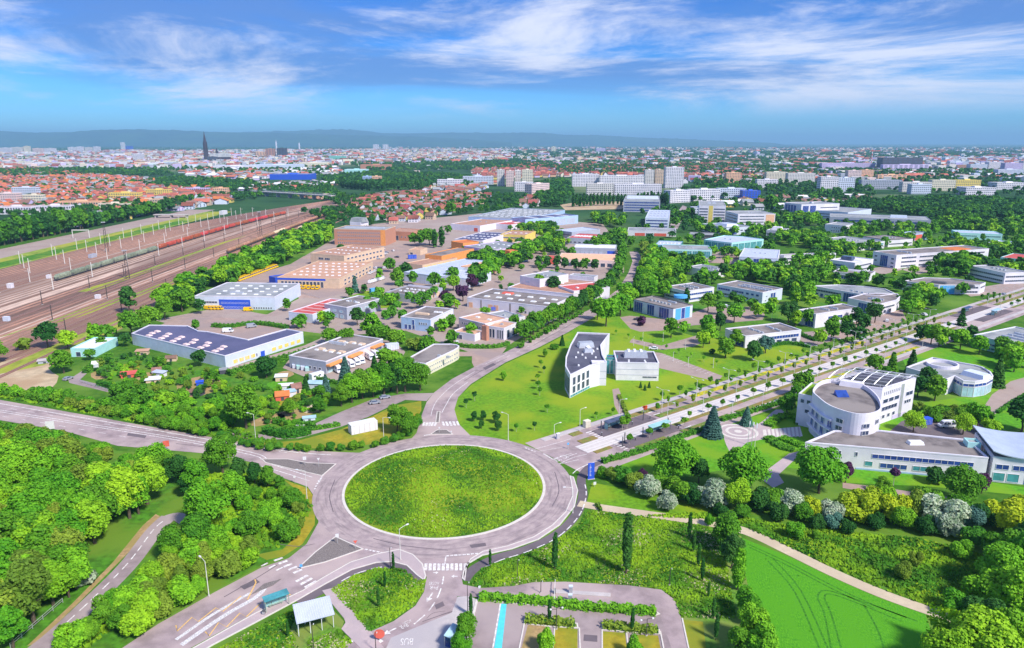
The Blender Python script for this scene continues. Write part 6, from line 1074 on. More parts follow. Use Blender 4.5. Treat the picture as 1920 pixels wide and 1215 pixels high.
# --- round clipped trees, street trees of the business park
for x, y, h in ((700, 592, 6), (718, 585, 6), (735, 600, 6), (745, 590, 6), (690, 580, 6), (768, 573, 6.5), (780, 580, 7), (790, 570, 6), (800, 578, 6.5), (805, 568, 6), (815, 560, 6), (755, 610, 6.5), (725, 612, 6.5)): T(x, y, h, 'ball', 'leaf_hedge', 'clipped_tree', 'among the workshops')
scatter([(690, 560), (750, 560), (745, 572), (695, 574)], 4.0, (4.5, 5.5), ['oval'], ['leaf_mid'], 'tree', 'in the block before the grey workshop')
for x, y, h, k, l in ((698, 640, 12, 'oval', 'leaf_bright'), (712, 648, 9, 'round', 'leaf_mid'), (740, 650, 7, 'broad', 'leaf_mid'), (620, 645, 7, 'broad', 'leaf_mid'), (650, 648, 7.5, 'broad', 'leaf_mid'), (670, 610, 8, 'round', 'leaf_dark'), (605, 608, 6, 'round', 'leaf_lime'), (560, 615, 5, 'shrub', 'leaf_mid'), (780, 655, 6, 'shrub', 'leaf_olive'), (800, 658, 6, 'shrub', 'leaf_mid'), (840, 575, 7, 'shrub', 'leaf_mid'), (830, 620, 5, 'shrub', 'leaf_bright'), (845, 612, 5, 'shrub', 'leaf_mid'), (850, 545, 9, 'round', 'leaf_lime'), (868, 565, 8.5, 'round', 'leaf_purple'), (885, 545, 9, 'round', 'leaf_purple'), (835, 570, 7, 'round', 'leaf_purple'), (815, 540, 9, 'round', 'leaf_mid'), (732, 510, 9, 'round', 'leaf_mid'), (745, 535, 10, 'round', 'leaf_mid'), (760, 520, 9, 'round', 'leaf_dark'), (712, 525, 7, 'oval', 'leaf_bright'), (775, 535, 8, 'round', 'leaf_mid'), (850, 530, 9, 'round', 'leaf_mid'), (640, 470, 5, 'shrub', 'leaf_dark'), (880, 635, 3, 'shrub', 'leaf_olive'), (1010, 550, 10, 'oval', 'leaf_mid'), (1038, 553, 10, 'round', 'leaf_dark'), (910, 590, 4, 'shrub', 'leaf_bright')): T(x, y, h, k, l, 'tree', 'among the workshops')
scatter([(880, 495), (915, 480), (935, 490), (960, 478), (985, 465), (1010, 475), (960, 505), (925, 520), (905, 545), (880, 530)], 8., (7, 10), DEC, ['leaf_mid', 'leaf_dark', 'leaf_bright'], 'tree', 'in the avenue behind the factory')
row([(905, 530), (925, 515), (945, 500), (965, 485)], 7., (6, 7), 'ball', 'leaf_hedge', 'clipped_tree', 'in the clipped row behind the factory')
row([(1010, 500), (1040, 503), (1080, 508), (1130, 510)], 8., (7.5, 9), 'oval', ['leaf_mid', 'leaf_dark'], 'tree', 'in the row before the salmon depot')
row([(985, 640), (1010, 622), (1040, 606), (1075, 590), (1105, 570), (1135, 550), (1155, 525), (1165, 500), (1168, 475)], 6.4, (6.5, 9.5), ['round', 'oval'], ['leaf_mid', 'leaf_dark', 'leaf_mid'], 'tree', 'on the left side of the north road')
row([(975, 652), (1010, 632), (1060, 606), (1090, 590)], 5., (1.6, 2.6), 'shrub', 'leaf_mid', 'shrub', 'in the hedge beside the north road')
for x, y, h, k, l in ((1136, 612, 13, 'round', 'leaf_bright'), (1120, 600, 9, 'round', 'leaf_mid'), (1163, 592, 11, 'round', 'leaf_bright'), (1182, 580, 11, 'round', 'leaf_bright'), (1170, 565, 10, 'round', 'leaf_bright'), (1200, 562, 10, 'round', 'leaf_mid'), (1220, 560, 10, 'round', 'leaf_bright'), (1245, 560, 9.5, 'round', 'leaf_bright'), (1260, 552, 9, 'round', 'leaf_mid'), (1210, 540, 10, 'oval', 'leaf_bright'), (1232, 535, 9, 'oval', 'leaf_mid'), (1215, 520, 9, 'round', 'leaf_bright')): T(x, y, h, k, l, 'tree', 'between north road and blue office')
scatter([(1190, 548), (1215, 505), (1225, 480), (1250, 500), (1280, 520), (1240, 530), (1215, 550)], 8., (8, 11), DEC, ['leaf_bright', 'leaf_mid', 'leaf_lime'], 'tree', 'in the grove beside the north road')
row([(1215, 505), (1212, 485), (1205, 465)], 8., (7, 10), 'round', ['leaf_mid', 'leaf_olive'], 'tree', 'on the right side of the north road')
# small trees on the big lawn
for x, y, h, k, l in ((944, 714, 4.6, 'oval', 'leaf_bright'), (890, 752, 4.4, 'young', 'leaf_dark'), (874, 765, 4.2, 'young', 'leaf_dark'), (889, 790, 4.2, 'oval', 'leaf_dark'), (906, 788, 4, 'oval', 'leaf_dark'), (903, 804, 3.6, 'oval', 'leaf_dark'), (930, 793, 5, 'oval', 'leaf_dark'), (934, 808, 4.2, 'oval', 'leaf_dark'), (968, 810, 3.6, 'young', 'leaf_mid'), (1002, 807, 3.6, 'young', 'leaf_dark'), (1026, 774, 3.8, 'young', 'leaf_mid'), (1012, 742, 4, 'young', 'leaf_mid'), (1009, 730, 4.2, 'young', 'leaf_mid'), (1008, 716, 4, 'young', 'leaf_mid'), (1014, 690, 4.4, 'young', 'leaf_mid'), (1022, 670, 4.4, 'oval', 'leaf_mid'), (1020, 700, 3.8, 'young', 'leaf_dark'), (1040, 655, 3.6, 'shrub', 'leaf_mid'), (1054, 648, 5.5, 'spruce', 'leaf_dark'), (1118, 785, 3, 'young', 'leaf_mid'), (1149, 778, 3.2, 'young', 'leaf_mid')): T(x, y, h, k, l, 'small_tree', 'on the crescent office lawn')
for x, y, h, k, l in ((1203, 610, 4., 'shrub', 'leaf_purple'), (1258, 634, 8.5, 'round', 'leaf_mid'), (1281, 628, 6, 'round', 'leaf_bright'), (1330, 645, 8.5, 'round', 'leaf_bright'), (1318, 652, 6.5, 'round', 'leaf_lime'), (1350, 620, 8, 'oval', 'leaf_dark'), (1325, 625, 8, 'round', 'leaf_bright'), (1360, 671, 8.5, 'yew', 'leaf_mid'), (1412, 676, 8.2, 'yew', 'leaf_dark'), (1435, 662, 7, 'round', 'leaf_blue'), (1380, 650, 7, 'round', 'leaf_mid'), (1335, 664, 2., 'shrub', 'leaf_dark'), (1327, 585, 9, 'round', 'leaf_mid'), (1287, 572, 8, 'poplar', 'leaf_dark'), (1376, 605, 9, 'round', 'leaf_bright'), (1420, 598, 7.5, 'round', 'leaf_lime'), (1440, 596, 7.5, 'round', 'leaf_bright'), (1478, 605, 9.5, 'round', 'leaf_dark'), (1350, 590, 6, 'round', 'leaf_mid'), (1385, 575, 6, 'broad', 'leaf_mid'), (1410, 580, 5.5, 'broad', 'leaf_mid'), (1515, 612, 7.5, 'round', 'leaf_mid'), (1558, 640, 10, 'oval', 'leaf_mid'), (1535, 648, 6.5, 'round', 'leaf_lime'), (1588, 640, 8, 'round', 'leaf_dark'), (1612, 645, 7, 'round', 'leaf_dark'), (1640, 605, 9, 'round', 'leaf_dark'), (1605, 610, 8, 'round', 'leaf_dark'), (1618, 622, 7, 'round', 'leaf_dark')): T(x, y, h, k, l, 'tree', 'on the office park lawns')
for i in range(9): T(1155+i*23.5, 628+i*7.2, 3.2, 'young', 'leaf_bright', 'small_tree', 'along the drive behind the white hall')
for x, y in ((1201, 727), (1209, 732), (1217, 727)): T(x, y, 2.6, 'spruce', 'leaf_dark', 'small_conifer', 'before the white windowless hall')
# belts in the office park
PK = ['leaf_bright', 'leaf_mid', 'leaf_mid', 'leaf_lime', 'leaf_dark']
for pts, st, hs_ in (([(1345, 525), (1365, 522), (1440, 535), (1470, 545), (1500, 545), (1520, 530), (1480, 520), (1400, 512)], 8, (8, 11)), ([(1480, 545), (1530, 545), (1520, 580), (1490, 575)], 8, (8, 11)), ([(1470, 530), (1540, 528), (1650, 535), (1700, 545), (1690, 552), (1660, 540), (1560, 534)], 7.5, (6, 9)), ([(1695, 560), (1720, 552), (1745, 560), (1760, 580), (1720, 590), (1690, 575)], 8, (7, 10)),
                     ([(1475, 510), (1500, 490), (1540, 478), (1560, 520), (1530, 528)], 9, (7, 10)), ([(1230, 495), (1290, 498), (1340, 510), (1345, 520), (1300, 520), (1240, 512)], 9, (8, 11)), ([(1390, 510), (1460, 510), (1480, 520), (1420, 525)], 9, (8, 11)), ([(1740, 505), (1810, 495), (1850, 505), (1890, 520), (1880, 530), (1800, 520)], 8, (9, 12)), ([(1540, 470), (1640, 462), (1720, 440), (1740, 445), (1650, 468), (1560, 488)], 10, (7, 10)),
                     ([(1790, 470), (1920, 460), (1930, 480), (1860, 490), (1800, 482)], 10, (8, 12)), ([(1440, 450), (1540, 440), (1550, 470), (1480, 462)], 11, (8, 11)), ([(1240, 478), (1400, 474), (1384, 488), (1250, 486)], 13, (7, 9)), ([(1290, 432), (1360, 436), (1430, 436), (1440, 445), (1330, 440)], 11, (8, 11)), ([(1410, 415), (1530, 412), (1540, 425), (1450, 424), (1400, 424)], 11, (9, 12)), ([(1750, 425), (1930, 420), (1930, 450), (1760, 435)], 13, (8, 12)), ([(1560, 430), (1760, 424), (1760, 434), (1600, 440)], 12, (7, 10)),
                     ([(1740, 615), (1790, 620), (1830, 640), (1800, 660), (1745, 650), (1725, 630)], 7.5, (6, 8)), ([(1840, 660), (1930, 670), (1930, 700), (1880, 700)], 9, (7, 9)), ([(1100, 470), (1165, 440), (1175, 455), (1160, 480)], 10, (8, 11)), ([(1000, 460), (1040, 450), (1060, 460), (1050, 480), (1010, 478)], 9, (7, 10)), ([(960, 430), (1040, 424), (1050, 440), (1000, 450)], 12, (6, 9)), ([(1110, 410), (1170, 412), (1170, 430), (1120, 425)], 12, (8, 11)), ([(1860, 520), (1930, 505), (1930, 520), (1900, 530)], 9, (9, 12))):
    scatter(pts, st, hs_, DEC, PK, 'tree', 'in the office park belts')
for x, y, h, l in ((1760, 650, 9, 'leaf_mid'), (1745, 646, 8, 'leaf_bright'), (1800, 655, 8, 'leaf_bright'), (1835, 665, 8, 'leaf_bright'), (1895, 690, 9, 'leaf_bright'), (1725, 640, 7, 'leaf_dark')): T(x, y, h, 'round', l, 'tree', 'on the turquoise office lawn')
for x, y, h, l in ((1708, 700, 8, 'leaf_dark'), (1868, 725, 9, 'leaf_dark'), (1670, 712, 9, 'leaf_mid'), (1802, 610, 7, 'leaf_dark')): T(x, y, h, 'spruce', l, 'conifer', 'near the white office with rotunda')
for x, y, h, k, l in ((1752, 752, 8, 'round', 'leaf_mid'), (1735, 735, 8, 'round', 'leaf_dark'), (1720, 745, 7, 'round', 'leaf_dark'), (1640, 700, 7, 'round', 'leaf_mid'), (1660, 720, 6, 'round', 'leaf_mid'), (1712, 810, 6, 'broad', 'leaf_lime'), (1832, 800, 7, 'round', 'leaf_bright'), (1805, 815, 6, 'broad', 'leaf_lime'), (1855, 815, 5, 'broad', 'leaf_lime'), (1915, 810, 10, 'round', 'leaf_dark'), (1490, 760, 6, 'round', 'leaf_mid'), (1505, 745, 8, 'round', 'leaf_mid'), (1475, 778, 6.5, 'round', 'leaf_mid'), (1770, 722, 4, 'shrub', 'leaf_mid'), (1720, 770, 3, 'shrub', 'leaf_olive')): T(x, y, h, k, l, 'tree', 'around the white complex')
scatter([(1735, 775), (1790, 765), (1860, 775), (1850, 800), (1800, 800), (1750, 795)], 4.2, (2.6, 3.6), ['shrub'], ['leaf_mid', 'leaf_olive', 'leaf_mid'], 'shrub', 'behind the white minibus')
for x, y, h, l in ((1335, 818, 11, 'leaf_blue'), (1399, 797, 7, 'leaf_blue')): T(x, y, h, 'spruce', l, 'blue_spruce', 'beside the circular plaza', 1.25)
# --- shrub belt right of the roundabout
for x, y, h, k, l, w in ((1262, 905, 10.5, 'broad', 'leaf_bright', 1.), (1395, 925, 11, 'broad', 'leaf_bright', 1.), (1535, 925, 11.5, 'broad', 'leaf_bright', 1.05), (1800, 945, 9, 'broad', 'leaf_mid', 1.1), (1380, 955, 7, 'round', 'leaf_lime', .9), (1310, 905, 6, 'round', 'leaf_dark', 1.2), (1585, 905, 5, 'oval', 'leaf_purple', 1), (1675, 910, 4.6, 'young', 'leaf_purple', 1.6), (1570, 900, 5, 'oval', 'leaf_bright', 1), (1655, 925, 4, 'round', 'leaf_mid', 1), (1840, 925, 5, 'oval', 'leaf_purple', .8), (1750, 905, 4, 'shrub', 'leaf_dark', 1)): T(x, y, h, k, l, 'tree', 'before the white complex')
for x, y, h, l, w in ((1215, 930, 5, 'leaf_white', 1.), (1250, 955, 4.4, 'leaf_white', .9), (1335, 950, 6, 'leaf_white', 1.1), (1300, 945, 4.5, 'leaf_dark', 1), (1270, 935, 5, 'leaf_mid', 1), (1170, 905, 4, 'leaf_hedge', 1.1), (1150, 900, 3.2, 'leaf_olive', 1.2), (1190, 918, 4.2, 'leaf_olive', 1), (1130, 895, 2.6, 'leaf_mid', 1.1), (1205, 908, 4., 'leaf_purple', .6), (1230, 920, 4.5, 'leaf_mid', 1), (1420, 955, 5, 'leaf_dark', 1), (1450, 955, 5, 'leaf_mid', 1), (1480, 960, 5.4, 'leaf_white', 1), (1460, 975, 4, 'leaf_dark', 1), (1350, 968, 3, 'leaf_dark', 1), (1390, 972, 3.4, 'leaf_mid', 1), (1505, 975, 4, 'leaf_mid', 1),
                         (1522, 970, 4.6, 'leaf_yellow', .8), (1555, 975, 4.6, 'leaf_white', 1), (1560, 990, 3.4, 'leaf_blue', 1), (1605, 975, 6.4, 'leaf_yellow', 1), (1620, 960, 6., 'leaf_yellow', 1), (1675, 975, 6, 'leaf_yellow', .9), (1690, 990, 5, 'leaf_lime', .9), (1655, 960, 6, 'leaf_lime', .9), (1640, 990, 3.4, 'leaf_dark', 1), (1715, 970, 6, 'leaf_olive', .8), (1740, 965, 6, 'leaf_mid', 1), (1765, 985, 6.6, 'leaf_white', 1.1), (1775, 1005, 5, 'leaf_white', 1), (1795, 965, 5, 'leaf_mid', 1), (1820, 990, 5, 'leaf_blue', 1), (1845, 985, 5, 'leaf_dark', 1), (1870, 985, 6, 'leaf_yellow', .9), (1900, 1000, 7, 'leaf_yellow', 1.), (1915, 975, 6, 'leaf_yellow', 1), (1820, 1020, 4, 'leaf_hedge', 1), (1735, 1000, 4, 'leaf_dark', 1), (1590, 1000, 3, 'leaf_dark', 1), (1530, 990, 3, 'leaf_dark', 1)): T(x, y, h, 'shrub', l, 'shrub', 'in the belt below the white complex', w)
for x, y, h, l, w in ((1490, 1008, 3.4, 'leaf_bright', 1), (1800, 1045, 3.6, 'leaf_bright', 1), (1692, 1085, 3.4, 'leaf_olive', .8), (1715, 1060, 3., 'leaf_olive', .7), (1330, 985, 2.6, 'leaf_bright', .7), (1530, 1010, 1.8, 'leaf_mid', 1.)): T(x, y, h, 'shrub', l, 'shrub', 'in the rough slope meadow', w)
for x, y, h, k, l, w in ((1835, 1260, 10, 'weep', 'leaf_lime', 1.1), (1770, 1265, 8, 'round', 'leaf_lime', 1.), (1890, 1250, 9, 'round', 'leaf_lime', 1.), (1805, 1235, 5, 'shrub', 'leaf_white', .6), (1895, 1070, 8, 'round', 'leaf_mid', 1.), (1880, 1110, 9, 'round', 'leaf_bright', 1.1), (1925, 1100, 10, 'round', 'leaf_bright', 1.), (1915, 1160, 9, 'round', 'leaf_bright', 1.1), (1870, 1045, 5, 'shrub', 'leaf_mid', 1), (1850, 1130, 6, 'shrub', 'leaf_bright', 1.1), (1790, 1150, 4, 'shrub', 'leaf_bright', 1.1), (1930, 1050, 8, 'round', 'leaf_dark', 1), (1840, 1170, 5, 'shrub', 'leaf_dark', 1)): T(x, y, h, k, l, 'tree', 'in the lower right corner', w)
for x, y, h, k, l in ((1360, 1035, 9.5, 'oval', 'leaf_mid'), (1372, 1065, 8.5, 'oval', 'leaf_dark'), (1383, 1105, 9, 'poplar', 'leaf_bright'), (1395, 1150, 6, 'oval', 'leaf_bright'), (1408, 1170, 7, 'oval', 'leaf_bright'), (1412, 1215, 9, 'oval', 'leaf_bright'), (1425, 1250, 9, 'oval', 'leaf_bright'), (1352, 1020, 7, 'oval', 'leaf_mid'), (1385, 1240, 7, 'oval', 'leaf_mid')): T(x, y, h, k, l, 'tree', 'along the crop field edge')
for x, y, h in ((1174, 1075, 15.5), (1040, 1068, 9.6), (919, 1062, 4.5), (1292, 1010, 7.2), (1300, 1035, 6), (1309, 1062, 6), (1316, 1090, 6), (1328, 1120, 4), (1337, 1160, 5), (738, 1068, 4.6), (722, 1102, 4.2), (710, 1138, 5), (1030, 1168, 5.6), (1185, 1185, 5.6), (883, 1155, 5.4), (540, 1195, 4), (1342, 1200, 6)): T(x, y, h, 'slim', 'leaf_dark', 'slim_poplar', 'near the car park', 1.1)
T(875, 1205, 5.2, 'round', 'leaf_mid', 'tree', 'at the bottom bus stop', .9); T(866, 1232, 4.5, 'round', 'leaf_bright', 'tree', 'at the bottom bus stop', .9); T(1022, 1222, 4, 'shrub', 'leaf_bright', 'shrub', 'in the car park beds', .6); T(1188, 1235, 4, 'shrub', 'leaf_bright', 'shrub', 'in the car park beds', .6)
# --- avenue trees in rows
for i in range(34):
    s = 48+i*9.4
    if 262 < s < 335: continue
    for o, h, k, l in ((12.2, 4.6, 'slender', 'leaf_mid'), (6.1, 4.8, 'slender', 'leaf_olive'), (1.0 if False else -2.7, 4.4, 'young', 'leaf_mid'), (15.9, 4.4, 'young', 'leaf_mid')):
        x, y = AV(s+o*.4+random.uniform(-.8, .8), o); T(x, y, h*random.uniform(.85, 1.15), k, l, 'street_tree', {12.2: 'in the avenue far kerb row', 6.1: 'in the avenue narrow middle row', -2.7: 'in the avenue near row', 15.9: 'in the avenue outer path row'}[o], 1., True)
for s, o, h, k, l in ((23, 1.3+3.4, 6.5, 'slender', 'leaf_mid'), (14, -5, 4.2, 'young', 'leaf_mid'), (23, -5.5, 4.4, 'young', 'leaf_mid'), (30.5, -5.6, 4.4, 'young', 'leaf_mid'), (40, -6, 4.3, 'young', 'leaf_mid'), (21, 5.0, 6, 'slender', 'leaf_mid'), (43, 9, 4.4, 'slender', 'leaf_mid')): T(*AV(s, o), h, k, l, 'street_tree', 'at the tram stop by the roundabout', 1.2, True)
T(*AV(38, 10.2), 4, 'young', 'leaf_red', 'red_tree', 'with red leaves at the tram stop', 1., True)
# --- tree rows beyond the rail yard, far belts (a mass further out)
row([(-484, 420), (-484, 640), (-486, 820)], 6, (22, 29), ['poplar', 'oval', 'oval'], ['leaf_mid', 'leaf_mid', 'leaf_dark'], 'tree', 'in the tall row beyond the rail yard', px=False, jit=1.6)
row([(-487, 820), (-487, 940), (-487, 1040)], 5.6, (15, 20), ['oval', 'poplar', 'round'], ['leaf_mid', 'leaf_dark', 'leaf_far'], 'tree', 'in the long row beyond the rail yard', px=False, jit=1.6)
row([(-497, 450), (-497, 700), (-497, 1020)], 7., (11, 15), 'round', ['leaf_dark', 'leaf_far'], 'tree', 'in the long row beyond the rail yard', px=False, jit=2)
row([(1075, 388), (1110, 386), (1150, 385), (1175, 386)], 6.5, (17, 20), 'poplar', 'leaf_dark', 'poplar', 'in the row before the white slabs', wide=.9)
row([(1195, 386), (1240, 384), (1252, 386)], 6.5, (18, 21), 'poplar', 'leaf_dark', 'poplar', 'in the row before the white slabs')
row([(640, 352), (700, 358), (780, 356), (810, 352)], 8, (16, 22), 'poplar', ['leaf_dark', 'leaf_far'], 'poplar', 'in the row behind the red-roofed houses')
for x, y, h, k, l in ((846, 405, 20, 'round', 'leaf_mid'), (1445, 398, 27, 'round', 'leaf_mid'), (815, 465, 17, 'poplar', 'leaf_dark'), (828, 463, 19, 'poplar', 'leaf_dark'), (790, 462, 17, 'round', 'leaf_mid'), (805, 460, 19, 'broad', 'leaf_mid'), (775, 460, 13, 'round', 'leaf_mid'), (840, 440, 11, 'round', 'leaf_mid'), (860, 404, 12, 'round', 'leaf_dark'), (875, 400, 10, 'round', 'leaf_dark'), (1330, 350, 18, 'broad', 'leaf_dark'), (1310, 352, 15, 'broad', 'leaf_dark')): T(x, y, h, k, l, 'large_tree', 'rising over the middle distance')
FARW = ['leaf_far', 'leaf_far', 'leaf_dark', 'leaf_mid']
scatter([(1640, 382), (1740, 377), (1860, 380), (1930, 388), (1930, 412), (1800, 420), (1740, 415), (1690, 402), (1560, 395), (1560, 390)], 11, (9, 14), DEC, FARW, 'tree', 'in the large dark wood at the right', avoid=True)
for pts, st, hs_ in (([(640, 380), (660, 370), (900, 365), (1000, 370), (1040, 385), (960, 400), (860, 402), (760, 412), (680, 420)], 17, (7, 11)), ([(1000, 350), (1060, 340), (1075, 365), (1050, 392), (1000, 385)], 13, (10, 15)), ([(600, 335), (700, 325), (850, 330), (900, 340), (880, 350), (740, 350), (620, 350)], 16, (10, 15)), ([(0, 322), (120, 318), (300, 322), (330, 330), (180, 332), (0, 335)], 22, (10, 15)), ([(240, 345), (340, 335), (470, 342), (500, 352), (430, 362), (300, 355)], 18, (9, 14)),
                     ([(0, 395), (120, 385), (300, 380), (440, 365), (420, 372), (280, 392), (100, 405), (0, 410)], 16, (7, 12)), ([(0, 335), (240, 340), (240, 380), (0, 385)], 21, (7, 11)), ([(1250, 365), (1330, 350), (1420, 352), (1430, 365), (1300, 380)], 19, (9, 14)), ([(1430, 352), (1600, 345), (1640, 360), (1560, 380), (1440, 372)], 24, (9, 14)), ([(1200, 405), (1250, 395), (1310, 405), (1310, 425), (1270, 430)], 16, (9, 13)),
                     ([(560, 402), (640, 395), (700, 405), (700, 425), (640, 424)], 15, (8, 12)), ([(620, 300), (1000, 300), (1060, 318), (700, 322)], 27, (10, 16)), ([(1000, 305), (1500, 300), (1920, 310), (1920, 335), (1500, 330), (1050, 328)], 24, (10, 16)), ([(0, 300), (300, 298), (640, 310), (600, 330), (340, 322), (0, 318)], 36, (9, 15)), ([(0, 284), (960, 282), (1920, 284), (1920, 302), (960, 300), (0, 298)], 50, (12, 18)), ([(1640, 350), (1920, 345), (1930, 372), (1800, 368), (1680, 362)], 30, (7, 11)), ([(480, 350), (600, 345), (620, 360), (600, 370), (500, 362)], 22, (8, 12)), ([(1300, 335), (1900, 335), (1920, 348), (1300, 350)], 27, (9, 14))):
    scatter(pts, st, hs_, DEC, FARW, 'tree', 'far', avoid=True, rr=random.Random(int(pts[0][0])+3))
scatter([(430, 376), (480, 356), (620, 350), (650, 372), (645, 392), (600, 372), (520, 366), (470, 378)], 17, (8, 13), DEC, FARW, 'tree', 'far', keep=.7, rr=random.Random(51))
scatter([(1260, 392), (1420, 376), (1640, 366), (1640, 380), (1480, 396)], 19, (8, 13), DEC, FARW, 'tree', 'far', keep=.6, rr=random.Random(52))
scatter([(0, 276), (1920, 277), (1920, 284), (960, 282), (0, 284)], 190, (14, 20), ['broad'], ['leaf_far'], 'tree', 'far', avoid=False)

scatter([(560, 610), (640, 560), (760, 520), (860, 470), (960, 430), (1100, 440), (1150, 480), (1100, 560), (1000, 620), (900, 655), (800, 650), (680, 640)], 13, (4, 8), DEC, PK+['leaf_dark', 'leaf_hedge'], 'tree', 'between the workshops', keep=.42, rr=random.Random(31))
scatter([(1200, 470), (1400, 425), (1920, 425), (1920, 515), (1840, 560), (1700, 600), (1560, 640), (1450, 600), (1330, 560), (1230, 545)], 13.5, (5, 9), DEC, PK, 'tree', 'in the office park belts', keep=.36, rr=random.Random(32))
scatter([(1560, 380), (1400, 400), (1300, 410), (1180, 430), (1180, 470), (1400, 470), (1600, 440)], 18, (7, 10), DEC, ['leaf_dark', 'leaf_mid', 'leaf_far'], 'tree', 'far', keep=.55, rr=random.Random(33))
# --- turn the list into objects: the largest ones in view as things, the rest as masses
ADJ = dict(leaf_mid='green', leaf_bright='bright green', leaf_lime='yellow-green', leaf_yellow='golden yellow', leaf_dark='dark green', leaf_blue='blue-green', leaf_white='white-flowering', leaf_purple='purple-leaved', leaf_olive='olive green', leaf_far='dusky green', leaf_red='red-leaved', leaf_hedge='deep green')
SHP = dict(round='round', oval='upright', broad='broad', shrub='bushy', poplar='columnar', slim='pencil-slim', spruce='conical', yew='egg-shaped', ball='ball-shaped', young='young', slender='slender young', weep='drooping')
def inview(x, y, h):
    if y < 60: return False
    a, b = PJ(x, y, h/2); return -60 < a < 1980 and b < 1290
SP2 = [s for s in SPEC if inview(*s[:3])]
cand = {'tree': [], 'shrub': [], 'street_tree': []}
for s in SP2:
    c = 'shrub' if s[5] == 'shrub' else 'street_tree' if s[5] in ('street_tree', 'small_tree', 'slim_poplar', 'red_tree') else 'tree'
    cand[c].append(s)
rest = []
PLURAL = {}
for c, lst in cand.items():
    lst.sort(key=lambda s: -s[2]*(s[7] if s[3] not in ('poplar', 'slim') else .6)/hypot(s[0], s[1]))
    chosen = [s for s in lst if s[6] != 'far'][:300]; ids = set(map(id, chosen)); rest += [s for s in lst if id(s) not in ids]
    for i, s in enumerate(chosen):
        x, y, h, kind, leaf, name, key, wide = s; d = hypot(x, y); lod = 0 if d < 270 else 1; sd_ = i % (4 if kind in ('round', 'shrub', 'broad', 'oval') else 2)
        if kind in ('young', 'slender', 'slim'): lod = 0 if d < 200 else 1
        o = empty(name, x, y, 0, random.uniform(0, 6.28), None, 'shrub' if c == 'shrub' else 'tree', {'tree': 'trees ', 'shrub': 'shrubs ', 'street_tree': 'young trees '}[c]+key)
        o.scale = (h*wide, h*wide, h)
        obj('trunk', trunkmesh(kind, sd_), 'bark_pale' if kind in ('slender', 'young') else 'bark', o); obj('crown', crownmesh(kind, lod, sd_), leaf, o)
        sz = 'tall ' if h > 11 else 'small ' if h < 4 and c != 'street_tree' else ''
        nm = {'shrub': 'shrub', 'conifer': 'conifer', 'blue_spruce': 'spruce', 'clipped_tree': 'clipped tree', 'poplar': 'poplar', 'slim_poplar': 'poplar', 'small_conifer': 'conifer'}.get(name, 'tree')
        if name == 'red_tree': o['label'] = 'small tree with red leaves at the tram stop by the roundabout'; continue
        cluster((sz+ADJ[leaf]+' '+SHP[kind]+' '+nm+' '+key, 'left' if c != 'tree' else 'near'), o)
bym = {}
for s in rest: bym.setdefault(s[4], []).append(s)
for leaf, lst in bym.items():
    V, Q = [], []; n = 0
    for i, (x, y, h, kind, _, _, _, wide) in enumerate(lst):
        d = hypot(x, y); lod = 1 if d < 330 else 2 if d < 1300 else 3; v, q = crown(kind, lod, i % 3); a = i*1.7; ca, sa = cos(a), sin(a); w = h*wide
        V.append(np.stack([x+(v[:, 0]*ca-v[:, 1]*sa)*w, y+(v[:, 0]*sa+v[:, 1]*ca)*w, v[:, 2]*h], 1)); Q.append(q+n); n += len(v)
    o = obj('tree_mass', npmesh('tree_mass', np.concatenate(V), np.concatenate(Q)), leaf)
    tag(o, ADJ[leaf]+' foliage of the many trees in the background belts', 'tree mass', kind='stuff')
# --- hedges
def hedge(pts, w, h, leaf, label, px=True, dens=14, name='hedge'):
    p = resample(cr(GP(pts) if px else pts, 6), .4); rng = np.random.default_rng(len(label)); n = int(len(p)*.4*dens*(w+2*h)); ii = rng.integers(0, len(p)-1, n); P = np.array(p); d = nrm(np.diff(P, axis=0)); t = d[ii]; nn = np.stack([-t[:, 1], t[:, 0]], 1)
    side = rng.uniform(-1, 1, n); per = w+2*h; u = (side+1)/2*per; bump = 1+.15*np.sin(ii*.9)+rng.normal(0, .06, n)
    off = np.where(u < h, -w/2, np.where(u < h+w, u-h-w/2, w/2)); z = np.where(u < h, u, np.where(u < h+w, h, per-u)); no = np.where((u < h)[:, None], np.concatenate([-nn, np.zeros((n, 1))], 1), np.where((u < h+w)[:, None], np.array([0, 0, 1.]), np.concatenate([nn, np.zeros((n, 1))], 1)))
    c = np.concatenate([P[ii]+nn*(off*bump)[:, None]+rng.normal(0, .12, (n, 2)), (z*bump)[:, None]], 1)
    v, q = leafquads(c, nrm(no+rng.normal(size=(n, 3))*.5+np.array([0, 0, .2])), rng.uniform(.14, .3, n), rng); x, y = p[len(p)//2]; v[:, 0] -= x; v[:, 1] -= y
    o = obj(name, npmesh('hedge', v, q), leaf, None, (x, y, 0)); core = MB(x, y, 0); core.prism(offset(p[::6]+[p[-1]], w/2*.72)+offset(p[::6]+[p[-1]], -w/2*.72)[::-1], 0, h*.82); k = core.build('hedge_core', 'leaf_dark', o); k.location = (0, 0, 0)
    return tag(o, label, 'hedge')
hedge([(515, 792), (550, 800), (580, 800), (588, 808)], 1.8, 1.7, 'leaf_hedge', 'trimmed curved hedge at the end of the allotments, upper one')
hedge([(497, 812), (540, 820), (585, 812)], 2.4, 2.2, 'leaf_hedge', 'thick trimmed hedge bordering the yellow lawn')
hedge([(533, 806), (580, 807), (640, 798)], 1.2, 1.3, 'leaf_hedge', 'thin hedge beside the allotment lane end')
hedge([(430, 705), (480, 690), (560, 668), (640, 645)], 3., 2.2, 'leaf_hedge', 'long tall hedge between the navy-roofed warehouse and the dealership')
hedge([(575, 708), (610, 716), (640, 722)], 1.2, 1.5, 'leaf_hedge', 'hedge in front of the camper yard')
